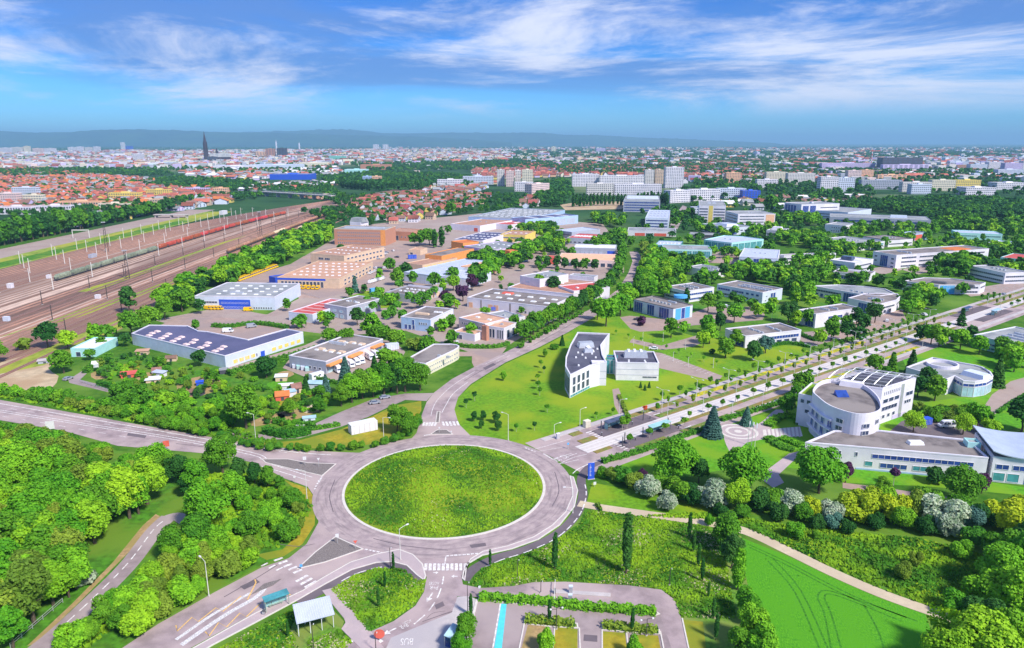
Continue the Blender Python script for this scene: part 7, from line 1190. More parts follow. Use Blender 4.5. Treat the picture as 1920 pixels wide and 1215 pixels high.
hedge([(600, 748), (565, 760), (535, 772)], 1.3, 1.5, 'leaf_hedge', 'low hedge along the sandy allotment path')
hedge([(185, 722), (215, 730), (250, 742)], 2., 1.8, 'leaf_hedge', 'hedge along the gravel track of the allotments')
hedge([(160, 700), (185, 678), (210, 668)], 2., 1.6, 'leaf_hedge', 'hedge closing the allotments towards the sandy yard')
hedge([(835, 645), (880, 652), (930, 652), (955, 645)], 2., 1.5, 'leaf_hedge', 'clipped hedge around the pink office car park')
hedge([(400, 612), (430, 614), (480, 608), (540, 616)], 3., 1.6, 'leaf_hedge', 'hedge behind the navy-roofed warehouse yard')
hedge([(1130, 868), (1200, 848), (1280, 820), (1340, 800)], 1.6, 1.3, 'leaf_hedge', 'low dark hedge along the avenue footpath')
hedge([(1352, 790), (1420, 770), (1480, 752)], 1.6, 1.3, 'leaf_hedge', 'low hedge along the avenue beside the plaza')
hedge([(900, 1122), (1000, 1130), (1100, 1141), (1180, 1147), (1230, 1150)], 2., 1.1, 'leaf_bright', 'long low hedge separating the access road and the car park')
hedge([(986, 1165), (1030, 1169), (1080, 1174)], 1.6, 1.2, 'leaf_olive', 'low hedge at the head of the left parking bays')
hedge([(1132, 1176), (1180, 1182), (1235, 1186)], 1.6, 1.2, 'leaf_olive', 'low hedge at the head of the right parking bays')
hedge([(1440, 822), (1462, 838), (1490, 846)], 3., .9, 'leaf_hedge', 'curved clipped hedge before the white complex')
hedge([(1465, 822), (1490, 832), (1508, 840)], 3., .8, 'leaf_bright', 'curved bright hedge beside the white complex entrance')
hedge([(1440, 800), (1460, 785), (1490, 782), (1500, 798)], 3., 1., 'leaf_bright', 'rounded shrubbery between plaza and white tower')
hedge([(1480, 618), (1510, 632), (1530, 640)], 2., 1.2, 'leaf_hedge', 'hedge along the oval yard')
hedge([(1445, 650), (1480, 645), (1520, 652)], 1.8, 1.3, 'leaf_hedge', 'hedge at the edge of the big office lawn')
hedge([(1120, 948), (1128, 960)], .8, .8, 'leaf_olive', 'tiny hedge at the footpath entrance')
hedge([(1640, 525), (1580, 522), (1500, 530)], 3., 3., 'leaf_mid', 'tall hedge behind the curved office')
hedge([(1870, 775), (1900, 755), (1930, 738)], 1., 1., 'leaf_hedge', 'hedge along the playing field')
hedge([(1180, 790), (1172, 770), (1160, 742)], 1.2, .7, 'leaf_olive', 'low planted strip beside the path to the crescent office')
# --- uncountable grasses: tufts on mound and meadows
def tufts(name, poly, dens, size, mat, label, zf=None, px=True, seed=1, pale=None):
    dens *= 1.
    p = GP(poly) if px else poly; rng = np.random.default_rng(seed); x0, x1 = min(a for a, _ in p), max(a for a, _ in p); y0, y1 = min(b for _, b in p), max(b for _, b in p)
    n = int((x1-x0)*(y1-y0)*dens); X = rng.uniform(x0, x1, n); Y = rng.uniform(y0, y1, n)
    if pale: f = np.sin(X*pale[0]+1.3*np.sin(Y*.11))+np.cos(Y*pale[1]+1.1*np.sin(X*.13)); ok = f > pale[2]+rng.normal(0, .5, n); X, Y = X[ok], Y[ok]
    ok = np.zeros(len(X), bool); j = len(p)-1
    for i in range(len(p)):
        (xi, yi), (xj, yj) = p[i], p[j]; c = ((yi > Y) != (yj > Y)) & (X < (xj-xi)*(Y-yi)/((yj-yi) if yj != yi else 1e-9)+xi); ok ^= c; j = i
    X, Y = X[ok], Y[ok]; n = len(X); Z = np.array([zf(a, b) for a, b in zip(X, Y)]) if zf else np.full(n, .02); s = size*rng.uniform(.5, 1.4, n)
    no = nrm(np.stack([rng.normal(0, .7, n), rng.normal(-.5, .7, n), rng.uniform(.3, 1.1, n)], 1)); v, q = leafquads(np.stack([X, Y, Z+s*.55], 1), no, s, rng, .8)
    return tag(obj(name, npmesh(name, v, q), mat), label, 'grass', kind='stuff')
RCP = circ(RR-.4, 48)
tufts('mound_grass', RCP, 6, .2, 'tuft_green', 'long grass on the roundabout mound', mound_z, False, 3); tufts('mound_grass', RCP, 4, .18, 'tuft_lime', 'lime green grass on the roundabout mound', mound_z, False, 4, (.17, .2, .1)); tufts('mound_flowers', RCP, .8, .15, 'tuft_pale', 'pale seed heads on the roundabout mound', mound_z, False, 5, (.23, .19, 1.35))
for k, pl in enumerate(([(905, 1066), (960, 1047), (1030, 1022), (1085, 985), (1100, 957), (1200, 968), (1330, 988), (1360, 1040), (1380, 1160), (1330, 1160), (1276, 1158), (1264, 1124), (1240, 1105), (1180, 1097), (1060, 1090), (1000, 1091), (963, 1098), (901, 1102), (880, 1096)], [(620, 1106), (665, 1080), (705, 1066), (735, 1064), (760, 1070), (783, 1088), (798, 1088), (793, 1110), (776, 1136), (737, 1163), (690, 1186), (660, 1150)], [(400, 1222), (480, 1178), (560, 1136), (590, 1128), (560, 1150), (545, 1180), (560, 1215)], [(580, 1200), (640, 1180), (660, 1205), (640, 1225), (570, 1225)])):
    tufts('meadow_grass', pl, 10, .23, 'tuft_green', ['green grass of the meadow right of the south road', 'green grass on the teardrop meadow', 'green grass left of the white-roofed shelter', 'green grass right of the white-roofed shelter'][k], None, True, 10+k)
    tufts('meadow_flowers', pl, 7, .17, 'tuft_pale', ['pale flowers of the meadow right of the south road', 'pale flowers on the teardrop meadow', 'pale flowers left of the white-roofed shelter', 'pale flowers right of the white-roofed shelter'][k], None, True, 20+k, (.31, .36, .7 if k else 1.05)); tufts('meadow_grass', pl, 6, .2, 'tuft_lime', ['yellow-green grass of the meadow right of the south road', 'yellow-green grass on the teardrop meadow', 'yellow-green grass left of the white-roofed shelter', 'yellow-green grass right of the white-roofed shelter'][k], None, True, 30+k, (.27, .22, .2))
pl = [(1200, 968), (1330, 960), (1500, 990), (1720, 1010), (1840, 1040), (1840, 1150), (1745, 1138), (1650, 1104), (1560, 1064), (1480, 1026), (1400, 990), (1330, 975)]
tufts('rough_grass', pl, 6, .3, 'tuft_green', 'tall green grass of the slope below the flowering belt', None, True, 41); tufts('rough_grass', pl, 4, .26, 'tuft_lime', 'yellow-green herbs of the slope below the flowering belt', None, True, 42, (.2, .24, .3))
tufts('crop', [(1390, 1008), (1480, 1044), (1560, 1083), (1650, 1122), (1735, 1152), (1760, 1215), (1440, 1215), (1415, 1150), (1398, 1080)], 0.01, .25, 'crop', 'young green crop of the field', None, True, 43)
pl = [(350, 950), (340, 890), (470, 890), (560, 920), (585, 950), (560, 1000), (520, 1030), (440, 1030), (360, 1030), (300, 1080), (240, 1150), (170, 1215), (140, 1215), (270, 1085), (345, 1000)]
tufts('wood_undergrowth', pl, 3, .45, 'tuft_green', 'undergrowth of the copse by the roundabout', None, True, 44); tufts('wood_undergrowth', pl, 1.5, .4, 'tuft_lime', 'bright undergrowth of the copse by the roundabout', None, True, 45, (.2, .2, .3))
pl = [(-40, 740), (150, 750), (330, 780), (440, 800), (500, 826), (440, 826), (300, 800), (170, 776), (0, 746)]
tufts('verge_grass', pl, 2.5, .5, 'tuft_green', 'long grass of the verge above the wide road', None, True, 46)
# ---------------------------------------------------------------- vehicles
M('car_white', (.80, .81, .84), .3, .03, 1., spec=.5); M('car_silver', (.45, .48, .54), .3, .04, 1., metal=.4); M('car_dark', (.05, .055, .07), .3, .1, 1., spec=.5); M('car_yellow', (.86, .52, .01), .35, .05, 1.); M('car_red', (.55, .05, .04), .3, .05, 1.); M('car_blue', (.05, .14, .52), .3, .05, 1.); M('tyre', (.02, .02, .022), .9, .1, 1.); M('lamp_red', (.5, .03, .02), .4, .1, 1.)
M('wagon_red', (.46, .085, .055), .8, .25, .5, rnd=.25); M('wagon_green', (.24, .28, .20), .75, .3, .5, rnd=.2); M('wagon_brown', (.42, .23, .15), .8, .2, .5, rnd=.2); M('wagon_pale', (.72, .58, .38), .7, .1, .5); M('pole_white', (.74, .72, .68), .6, .06, 1.); M('pole_dark', (.07, .06, .06), .7, .1, 1.); M('pole_green', (.30, .38, .32), .6, .1, 1.)
def prof(pts, w, inw=0.):                             # side outline (x, z) extruded across y, upper points drawn in
    zt = max(z for _, z in pts); n = len(pts); b = MB(); f = lambda z: w/2-inw*max(0, (z-.8)/(zt-.8+1e-6))
    b.add([(x, -f(z), z) for x, z in pts]+[(x, f(z), z) for x, z in pts], [tuple(range(n)), tuple(range(2*n-1, n-1, -1))]+[(i, n+i, n+(i+1) % n, (i+1) % n) for i in range(n)]); return b
wm = MB(); wm.tube([(0, -.11, .31), (0, .11, .31)], .31, 10); WHEEL = wm.mesh('wheel')
VEH = {}
def mk(kind):
    if kind == 'car':
        b = prof([(-2.1, .3), (2.1, .3), (2.12, .62), (1.95, .85), (1.0, .95), (.35, 1.42), (-1.1, 1.46), (-1.75, 1.0), (-2.1, .92)], 1.75, .22); g = MB()
        g.add([(.95, -.70, .98), (.95, .70, .98), (.38, .62, 1.38), (.38, -.62, 1.38)], [(0, 1, 2, 3)]); g.v = [(x+.03, y, z+.02) for x, y, z in g.v]
        for s in (-1, 1): g.add([(.8, s*.885, .98), (-1.55, s*.885, 1.0), (-1.1, s*.70, 1.38), (.3, s*.70, 1.36)], [(0, 1, 2, 3) if s < 0 else (3, 2, 1, 0)])
        g.add([(-1.76, -.66, 1.03), (-1.76, .66, 1.03), (-1.16, .60, 1.40), (-1.16, -.60, 1.40)], [(3, 2, 1, 0)]); wx = 1.32; L_ = 2.1
    elif kind == 'van':
        b = prof([(-2.6, .35), (2.6, .35), (2.62, .9), (2.2, 1.15), (1.6, 2.05), (1.2, 2.25), (-2.6, 2.25)], 1.95, .12); g = MB()
        g.add([(2.18, -.8, 1.2), (2.18, .8, 1.2), (1.66, .76, 2.0), (1.66, -.76, 2.0)], [(0, 1, 2, 3)]); g.v = [(x+.05, y, z) for x, y, z in g.v]
        for s in (-1, 1): g.add([(1.9, s*.985, 1.25), (-2.0 if False else .7, s*.985, 1.25), (.7, s*.93, 1.95), (1.5, s*.93, 1.95)], [(0, 1, 2, 3) if s < 0 else (3, 2, 1, 0)])
        wx = 1.6; L_ = 2.6
    elif kind == 'minibus':
        b = prof([(-2.7, .35), (2.7, .35), (2.72, .95), (2.2, 1.2), (1.6, 2.15), (1.1, 2.4), (-2.7, 2.4)], 2., .12); g = MB(); g.add([(2.25, -.8, 1.25), (2.25, .8, 1.25), (1.72, .76, 2.05), (1.72, -.76, 2.05)], [(0, 1, 2, 3)])
        for s in (-1, 1):
            for x0, x1 in ((.8, 1.7), (-.7, .6), (-2.3, -.9)): g.add([(x1, s*1.01, 1.3), (x0, s*1.01, 1.3), (x0, s*.95, 2.05), (x1-.2, s*.95, 2.05)], [(0, 1, 2, 3) if s < 0 else (3, 2, 1, 0)])
        wx = 1.7; L_ = 2.7
    else:
        b = prof([(-3.3, .45), (3.2, .45), (3.25, 1.0), (2.8, 1.3), (2.5, 1.95), (2.9, 2.1), (2.7, 2.9), (-3.3, 3.0)], 2.2, .08); g = MB(); g.add([(2.82, -.9, 1.32), (2.82, .9, 1.32), (2.54, .86, 1.9), (2.54, -.86, 1.9)], [(0, 1, 2, 3)])
        for s in (-1, 1):
            for x0, x1 in ((-2.4, -1.2), (.2, 1.2)): g.add([(x1, s*1.11, 1.6), (x0, s*1.11, 1.6), (x0, s*1.08, 2.2), (x1, s*1.08, 2.2)], [(0, 1, 2, 3) if s < 0 else (3, 2, 1, 0)])
        wx = 2.; L_ = 3.3
    lt = MB(); lt.box(-L_-.02, -L_+.02, -.72, -.5, .62, .82); rl = MB(); rl.box(-L_-.02, -L_+.02, .5, .72, .62, .82)
    return b.mesh('body'), g.mesh('glass'), wx, lt.mesh('tail_light'), rl.mesh('tail_light')
def car(x, y, ang, kind, col, name, key, px=True, how='left'):
    if kind not in VEH: VEH[kind] = mk(kind)
    bm, gm, wx, l1, l2 = VEH[kind]
    if px: x, y = G(x, y)
    o = empty(name, x, y, .05, ang, None, {'camper': 'camper van', 'van': 'van', 'minibus': 'van'}.get(kind, 'car'), key); obj('body', bm, col, o); obj('glass', gm, 'glass', o); obj('tail_light', l1, 'lamp_red', o); obj('tail_light', l2, 'lamp_red', o)
    hy = {'car': .8, 'van': .9, 'minibus': .92, 'camper': 1.}[kind]
    for sx in (-1, 1):
        for sy in (-1, 1): obj('wheel', WHEEL, 'tyre', o, (sx*wx, sy*hy, 0))
    cluster(({'car_white': 'white', 'car_silver': 'silver', 'car_dark': 'dark', 'car_yellow': 'yellow', 'car_red': 'red', 'car_blue': 'blue'}[col]+' '+{'camper': 'camper van', 'minibus': 'minibus'}.get(kind, kind)+' '+key, how), o); return o
car(722, 747, .5, 'car', 'car_silver', 'parked_car', 'with open boot on the allotment lane'); car(703, 757, .35, 'car', 'car_silver', 'parked_car', 'with closed boot on the allotment lane')
car(1775, 801, pi, 'minibus', 'car_white', 'parked_van', 'parked behind the white complex')
for x, y in ((633, 697), (646, 691), (657, 687), (667, 683), (676, 680), (693, 673), (704, 670)): car(x, y, -1.0, 'camper', 'car_white', 'camper_van', 'parked in the row at the dealership canopies')
car(595, 711, .9, 'camper', 'car_white', 'camper_van', 'standing alone before the dealership')
rr = random.Random(4)
for i in range(19): t = i/18; car(446+t*70, 527-t*26, -.5+rr.uniform(-.03, .03), 'van', 'car_yellow', 'delivery_van', 'in the long row beside the depot')
for i in range(5): car(563+i*8.6, 534.5+i*.1, -pi/2+rr.uniform(-.05, .05), 'van', 'car_yellow', 'delivery_van', 'in the first row before the depot doors')
for i in range(5): car(563+i*8.2, 541+i*.3, -pi/2+rr.uniform(-.2, .2), 'van', 'car_yellow', 'delivery_van', 'in the second row before the depot doors')
for i in range(4): car(391+i*6.6, 580.5, -.3, 'van', 'car_yellow', 'delivery_van', 'before the pale grey warehouse front')
car(466, 583, .2, 'van', 'car_yellow', 'delivery_van', 'at the blue facade door'); car(672, 519, .6, 'van', 'car_yellow', 'delivery_van', 'beside the tan depot wall'); car(428, 623, .1, 'van', 'car_white', 'parked_van', 'in the yard of the navy-roofed warehouse'); car(472, 614, .6, 'van', 'car_silver', 'parked_van', 'at the hedge behind the navy-roofed warehouse')
for j, (x0, y0, x1, y1, n, key) in enumerate(((698, 484, 706, 474, 5, 'in the left line of the depot car park'), (708, 486, 718, 474, 6, 'in the middle line of the depot car park'), (716, 482, 725, 474, 4, 'in the right line of the depot car park'), (696, 503.5, 736, 503.5, 9, 'in the long crossing line of the depot car park'), (694, 531, 718, 524, 6, 'in the lower line of the depot car park'), (693, 514, 708, 507, 4, 'between the depot and the crossing line'))):
    for i in range(n): t = i/(n-1); car(x0+(x1-x0)*t, y0+(y1-y0)*t, (.3 if j < 3 else 1.4)+rr.uniform(-.1, .1), 'van' if j == 4 else 'car', rr.choice(['car_white', 'car_white', 'car_white', 'car_silver', 'car_dark'] if j == 3 else ['car_white', 'car_white', 'car_silver']), 'parked_car', key)
for x, y, c, k in ((737, 471, 'car_white', 'near the brick office entrance'), (718, 468, 'car_white', 'before the dark hedge of the brick office'), (700, 467, 'car_silver', 'at the corner of the tan office block'), (744, 483, 'car_dark', 'alone in the middle of the depot car park'), (730, 490, 'car_white', 'below the lone dark car'), (1690, 574, 'car_dark', 'first under the curved office'), (1692, 579, 'car_silver', 'second under the curved office'), (1693, 584, 'car_dark', 'third under the curved office'), (1732, 591, 'car_white', 'at the end of the pink oval yard'), (1663, 603, 'car_white', 'on the lawn edge of the oval yard'), (1361, 575, 'car_white', 'first before the ribbon-window office'), (1367, 577, 'car_silver', 'second before the ribbon-window office'), (1350, 571, 'car_dark', 'beside the round tree by the blue office'), (1195, 600, 'car_dark', 'at the blue office entrance'), (857, 644, 'car_white', 'at the hedge of the pink office'), (128, 712, 'car_silver', 'on the gravel track by the sandy yard'), (1837, 548, 'car_white', 'beside the six-sided office'), (1700, 502, 'car_white', 'before the long three-storey office'), (1760, 506, 'car_silver', 'on the drive of the three-storey office'), (1560, 575, 'car_white', 'before the curved office wing'), (1412, 577, 'car_white', 'at the end wall of the ribbon-window office'), (1880, 553, 'car_silver', 'driving on the avenue far right'), (1225, 655, 'car_white', 'beside the crescent office'), (1648, 550, 'car_silver', 'in the oval courtyard')): car(x, y, rr.uniform(0, 3), 'car', c, 'parked_car', k)
# lorries and containers
def crate(x, y, w, d, h, ang, mat, name, label, cat, px=True):
    g = G(x, y) if px else (x, y); o = empty(name, *g, 0, ang, label, cat); b = MB(); b.box(-w/2, w/2, -d/2, d/2, .1, h); b.build('body', mat, o)
    b = MB(); b.box(-w/2-.05, w/2+.05, -d/2-.05, d/2+.05, h, h+.15); b.build('lid', mat if mat != 'w_white' else 'r_white', o)
    b = MB()
    for i in range(5): x_ = -w/2+w*(i+.5)/5; b.box(x_-.06, x_+.06, -d/2-.06, -d/2-.005, .2, h-.1)
    b.build('rib', 'metal', o); return o
crate(681, 808, 9.2, 3.4, 3.2, .55, 'w_white', 'kiosk', 'white oblong transformer kiosk on the yellow lawn', 'kiosk'); crate(1736, 795, 3.2, 2.2, 2.2, .3, 'w_royal', 'skip_container', 'blue container beside the white minibus', 'container'); crate(773, 485, 7, 2.6, 3., .3, 'w_royal', 'container', 'blue container at the long tan store', 'container'); crate(702, 549, 6, 2.6, 3., .7, 'w_sky', 'lorry_box', 'blue and white lorry beside the grey workshop', 'lorry'); crate(735, 655, 6, 3, 2.8, .5, 'w_cool', 'container', 'pale container behind the camper dealership', 'container')
crate(925, 582, 2.6, 1.6, 1.6, 0, 'w_royal', 'skip_container', 'small blue skip before the low white warehouse', 'container'); crate(1100, 801, 2.2, 1.6, 2.4, .6, 'w_cream', 'utility_cabinet', 'cream utility cabinet on the lawn edge by the tram stop', 'cabinet'); crate(1046, 823, 1.2, .7, 1.9, .6, 'w_white', 'utility_cabinet', 'white utility cabinet by the tram stop corner', 'cabinet')
for i in range(4): crate(552+i*8, 690+i*1.8, 1.6, 1.6, 1.7, .3, 'w_teal' if i % 2 else 'w_cool', 'storage_bin', 'storage bin against the dealership wall, '+nth(i)+' from the left', 'bin')

# ---------------------------------------------------------------- allotment sheds
def shed(x, y, w, d, h, ang, wall, roof, label, name='garden_shed', flat=False):
    g = G(x, y); o = empty(name, *g, 0, ang, label, 'shed'); o.scale = (w, d, h)
    if flat:
        b = MB(); b.box(-.5, .5, -.5, .5, 0, .85); b.build('wall', wall, o); b = MB(); b.add([(-.6, -.6, .86), (.6, -.6, .86), (.6, .6, 1.), (-.6, .6, 1.), (-.6, -.6, .80), (.6, -.6, .80), (.6, .6, .94), (-.6, .6, .94)], [(0, 1, 2, 3), (4, 7, 6, 5), (0, 4, 5, 1), (1, 5, 6, 2), (2, 6, 7, 3), (3, 7, 4, 0)]); b.build('roof', roof, o)
    else: obj('wall', HWM, wall, o); obj('roof', HRM, roof, o)
    b = MB(); b.box(-.1, .12, -.52, -.503, 0, .5); b.build('door', 'w_dark' if wall != 'w_white' else 'w_cool', o)
for a in ((530, 748, 5, 4, 3.4, .3, 'w_red', 'r_orange', 'red shed with orange roof in the allotments'), (556, 735, 4, 3.6, 3.8, .6, 'w_tan', 'r_brown', 'tan gabled shed with dark roof in the allotments'), (243, 706, 6, 3.4, 2.6, .4, 'w_red', 'r_red', 'long red-roofed shed in the upper allotments'), (295, 700, 3.6, 3, 2.8, .3, 'w_tan', 'r_brown', 'small brown-roofed shed in the upper allotments'), (180, 688, 2.6, 2.4, 2.8, .2, 'w_white', 'r_white', 'tiny white shed with white roof near the sandy yard'), (322, 676, 4.5, 3, 2.6, .2, 'w_tan', 'r_brown', 'brown shed by the navy-roofed warehouse wall'), (370, 740, 5, 3, 2.4, -.2, 'w_dark', 'r_brown', 'dark lean-to shed in the middle of the allotments')): shed(*a)
for a in ((536, 729, 5, 2.4, 2., .2, 'w_white', 'r_white', 'white canopy roof behind the red shed'), (545, 742, 3.4, 3, 2.4, .6, 'w_white', 'glass_pale', 'white-framed little greenhouse beside the tan shed'), (596, 727, 7, 3, 2.6, -.1, 'w_cool', 'glass_pale', 'long pale greenhouse tunnel at the hedge'), (528, 713, 4.4, 3, 2.4, .2, 'w_tan', 'r_white', 'open white-roofed pergola under the dark tree'), (288, 715, 5, 4, 1.6, .3, 'w_tan', 'r_white', 'pale flat shelter among garden bushes'), (300, 705, 5, 2.6, 2.2, -.3, 'w_white', 'r_metal', 'pale grey-roofed hut in the upper allotments'), (375, 722, 2.6, 2, 1.8, .4, 'w_royal', 'w_royal', 'bright blue tarp box in the allotments'), (268, 664, 5, 3, 2.2, .2, 'w_tan', 'r_tan', 'tan-roofed hut by the warehouse corner'), (420, 700, 3, 2.4, 2.2, .3, 'w_dark', 'r_slate', 'dark hut below the warehouse corner'), (238, 725, 4, 2, 1.2, .3, 'w_cool', 'glass_pale', 'low glass cold frame in the allotments'), (580, 787, 4, 2, 1.2, .3, 'w_cool', 'glass_pale', 'low pale cold frame near the sandy path'), (560, 800, 4, 2, 1.2, .1, 'w_white', 'r_white', 'white tarp cover inside the curved hedges'), (85, 680, 5, 3, 1.6, .4, 'w_grey', 'concrete', 'grey concrete block by the sandy yard')): shed(*a, name='garden_shelter', flat=True)

# ---------------------------------------------------------------- trains
def axis_x(x, y): return G(x, y)[0]
wb = MB(); wb.add([(-1.4, -5.4, 1.3), (1.4, -5.4, 1.3), (1.4, 5.4, 1.3), (-1.4, 5.4, 1.3), (-1.5, -5.4, 2.6), (1.5, -5.4, 2.6), (1.5, 5.4, 2.6), (-1.5, 5.4, 2.6), (-1.2, -5.2, 3.7), (1.2, -5.2, 3.7), (1.2, 5.2, 3.7), (-1.2, 5.2, 3.7), (-.5, -5.1, 4.1), (.5, -5.1, 4.1), (.5, 5.1, 4.1), (-.5, 5.1, 4.1)], [(k*4+i, k*4+(i+1) % 4, k*4+4+(i+1) % 4, k*4+4+i) for k in range(3) for i in range(4)]+[(12, 13, 14, 15)]); HOP = wb.mesh('hopper_body')
wb = MB(); wb.tube([(0, -5.6, 2.5), (0, -5.3, 2.5), (0, 5.3, 2.5), (0, 5.6, 2.5)], [.9, 1.45, 1.45, .9], 14); wb.box(-.5, .5, -1, 1, 3.9, 4.15); TANK = wb.mesh('tank_body')
wb = MB(); wb.box(-1.3, 1.3, -6.4, 6.4, .95, 1.25); wb.box(-1.2, 1.2, -6.45, -6.35, .9, 1.4); wb.box(-1.2, 1.2, 6.35, 6.45, .9, 1.4); UND = wb.mesh('underframe')
wb = MB(); wb.box(-1.05, 1.05, -1.3, 1.3, .55, .8)
for y in (-.9, .9):
    for x in (-.75, .75): wb.tube([(x-.07, y, .46), (x+.07, y, .46)], .46, 10)
BOG = wb.mesh('bogie')
wb = MB(); wb.box(-1.2, 1.2, -.5, .5, 0, .1); wb.box(-1.2, -1.1, -.5, .5, .1, 1.); wb.box(1.1, 1.2, -.5, .5, .1, 1.); wb.box(-1.2, 1.2, -.05, .05, .9, 1.); PLA = wb.mesh('end_platform')
def wagon(x, y, kind, col, key):
    X, Y = bend(x, y); X2, Y2 = bend(x, y+1); o = empty('freight_wagon', X, Y, .15, -atan2(X2-X, 1), None, 'wagon', 'wagons '+key); o.scale = (1.1, 1.38, 1.1); obj('body', HOP if kind == 'h' else TANK, col, o); obj('underframe', UND, 'metal_dark', o)
    for s in (-1, 1): obj('bogie', BOG, 'metal_dark', o, (0, s*4.3, 0)); obj('end_platform', PLA, 'metal_dark', o, (0, s*5.95, 1.25))
    cluster(({'h': 'hopper wagon', 't': 'tank wagon'}[kind]+' '+key, 'near'), o)
x1 = min(xs, key=lambda v: abs(v-axis_x(305, 466))); y0 = G(100, 523)[1]; yr = G(300, 468)[1]; k = 0; y = y0
while y < G(520, 403)[1]: wagon(x1, y, 'h', 'wagon_green' if y < yr else 'wagon_red', 'of the green train in the rail yard' if y < yr else 'of the red train in the rail yard'); y += 18.6
x2 = min(xs, key=lambda v: abs(v-axis_x(432, 474))); y = G(436, 473)[1]; k = 0
while y < 800+180: wagon(x2, y, 't', 'wagon_pale' if k in (7, 8) else 'wagon_brown', 'of the brown tank train'); y += 18.; k += 1
x3 = min(xs, key=lambda v: abs(v-axis_x(578, 428))); y = G(575, 431)[1]
for i in range(3): wagon(x3, y+i*18.6, 'h', ['wagon_pale', 'wagon_red', 'wagon_brown'][i], 'of the short cut near the junction')
# catenary masts
def mastmesh():
    m1 = MB(); m1.tube([(0, 0, 0), (0, 0, 9.8)], [.26, .2], 6); a = MB(); a.tube([(0, 0, 7.6), (2.6, 0, 7.9)], .05, 4); a.tube([(0, 0, 8.8), (2.6, 0, 7.9)], .04, 4); f = MB(); f.box(-.4, .4, -.4, .4, 0, .35); return m1.mesh('mast'), a.mesh('bracket_arm'), f.mesh('footing')
MM = mastmesh()
def mast(x, y, key, col='pole_white', h=1., flip=False):
    X, Y = bend(x, y); o = empty('catenary_mast', X, Y, 0, pi if flip else 0, None, 'mast', 'catenary masts '+key); o.scale = (1, 1, h); obj('mast', MM[0], col, o); obj('bracket_arm', MM[1], col, o); obj('footing', MM[2], 'concrete', o); cluster((('white' if col == 'pole_white' else 'dark')+' catenary mast '+key, 'near'), o)
for x, y0, y1, st, col, h, key in ((-397.5, 380, 1000, 36, 'pole_white', 1.05, 'along the outer edge of the rail yard'), (-380.5, 390, 1000, 38, 'pole_white', 1.1, 'in the second line of the rail yard'), (-361.5, 360, 960, 40, 'pole_white', 1.15, 'in the third line of the rail yard'), (-338, 340, 960, 48, 'pole_white', 1., 'beside the hopper trains'), (-305.5, 320, 960, 46, 'pole_white', 1.1, 'in the pale middle tracks'), (-283.5, 330, 960, 44, 'pole_dark', .9, 'beside the brown tank train'), (-253, 330, 920, 52, 'pole_dark', .9, 'near the weedy tracks'), (-226, 300, 900, 50, 'pole_dark', .9, 'on the near edge of the yard')):
    y = y0; i = 0
    while y < y1: mast(x, y, key, col, h, i % 2 == 1); y += st+(i % 3)*3; i += 1
def lattice(x, y, h, label):
    g = G(x, y); o = empty('floodlight_tower', *g, 0, .4, label, 'tower'); b = MB()
    for sx, sy in ((1, 1), (1, -1), (-1, 1), (-1, -1)): b.tube([(sx*1.2, sy*1.2, 0), (sx*.5, sy*.5, h)], .12, 4)
    for i in range(10):
        z0, z1 = h*i/10, h*(i+1)/10; r0, r1 = 1.2-.7*i/10, 1.2-.7*(i+1)/10
        for s in (-1, 1): b.tube([(-r0, s*r0, z0), (r1, s*r1, z1)], .06, 4); b.tube([(s*r0, -r0, z0), (s*r1, r1, z1)], .06, 4)
    b.build('lattice', 'pole_dark', o); b = MB(); b.box(-1.6, 1.6, -1.2, 1.2, h, h+.3); b.build('platform', 'metal', o); b = MB()
    for s in (-1.3, -.45, .45, 1.3): b.box(s-.3, s+.3, -1.4, -1.2, h+.3, h+.9)
    b.build('floodlight', 'metal', o)
lattice(201, 472, 26, 'tall dark lattice floodlight tower at the yard embankment'); lattice(490, 448, 27, 'tall dark lattice floodlight tower between the tank train and tracks'); lattice(240, 522, 20, 'slim lattice floodlight tower among the pale tracks')
g0, g1 = G(137, 446), G(168, 446); o = empty('road_gantry', *g0, 0, atan2(g1[1]-g0[1], g1[0]-g0[0]), 'white gantry frame spanning the yard road', 'gantry'); l_ = hypot(g1[0]-g0[0], g1[1]-g0[1])
for x_ in (0, l_): b = MB(); b.box(x_-.25, x_+.25, -.25, .25, 0, 8.); b.build('post', 'pole_white', o)
b = MB(); b.box(-.25, l_+.25, -.35, .35, 7.6, 8.4); b.build('beam', 'pole_white', o)
crate(174, 483, 7, 3, 3, 1.5, 'w_grey', 'signal_cabin', 'grey signal hut on a track platform', 'hut'); crate(92, 522, 2.5, 2.5, 2.5, 0, 'w_white', 'signal_cabin', 'small white relay hut beside the green train', 'hut'); crate(20, 540, 3, 3, 3, 0, 'w_white', 'signal_cabin', 'white relay hut at the left edge tracks', 'hut'); crate(184, 560, 3, 2, 2.4, 0, 'w_white', 'signal_cabin', 'white relay hut near the weedy strip', 'hut'); crate(13, 602, 3, 2, 2.4, 0, 'w_cool', 'signal_cabin', 'pale relay hut on the near tracks', 'hut'); crate(419, 402, 12, 5, 5, 1.4, 'w_white', 'signal_cabin', 'white cylindrical-looking hut on the embankment', 'hut')
crate(610, 372, 14, 8, 8, .2, 'w_tan', 'signal_house', 'tan signal house beside the railway bridge', 'hut')
b0 = G(322, 408); o = empty('underpass', *b0, 0, 0, 'grey concrete underpass canopy beside the tree row', 'underpass'); b = MB(); b.box(-22, 22, -4, 4, 3.4, 4.4); b.build('roof', 'concrete', o); b = MB()
for x_ in (-20, 0, 20): b.box(x_-.6, x_+.6, -3, 3, 0, 3.5)
b.build('pier', 'concrete', o)

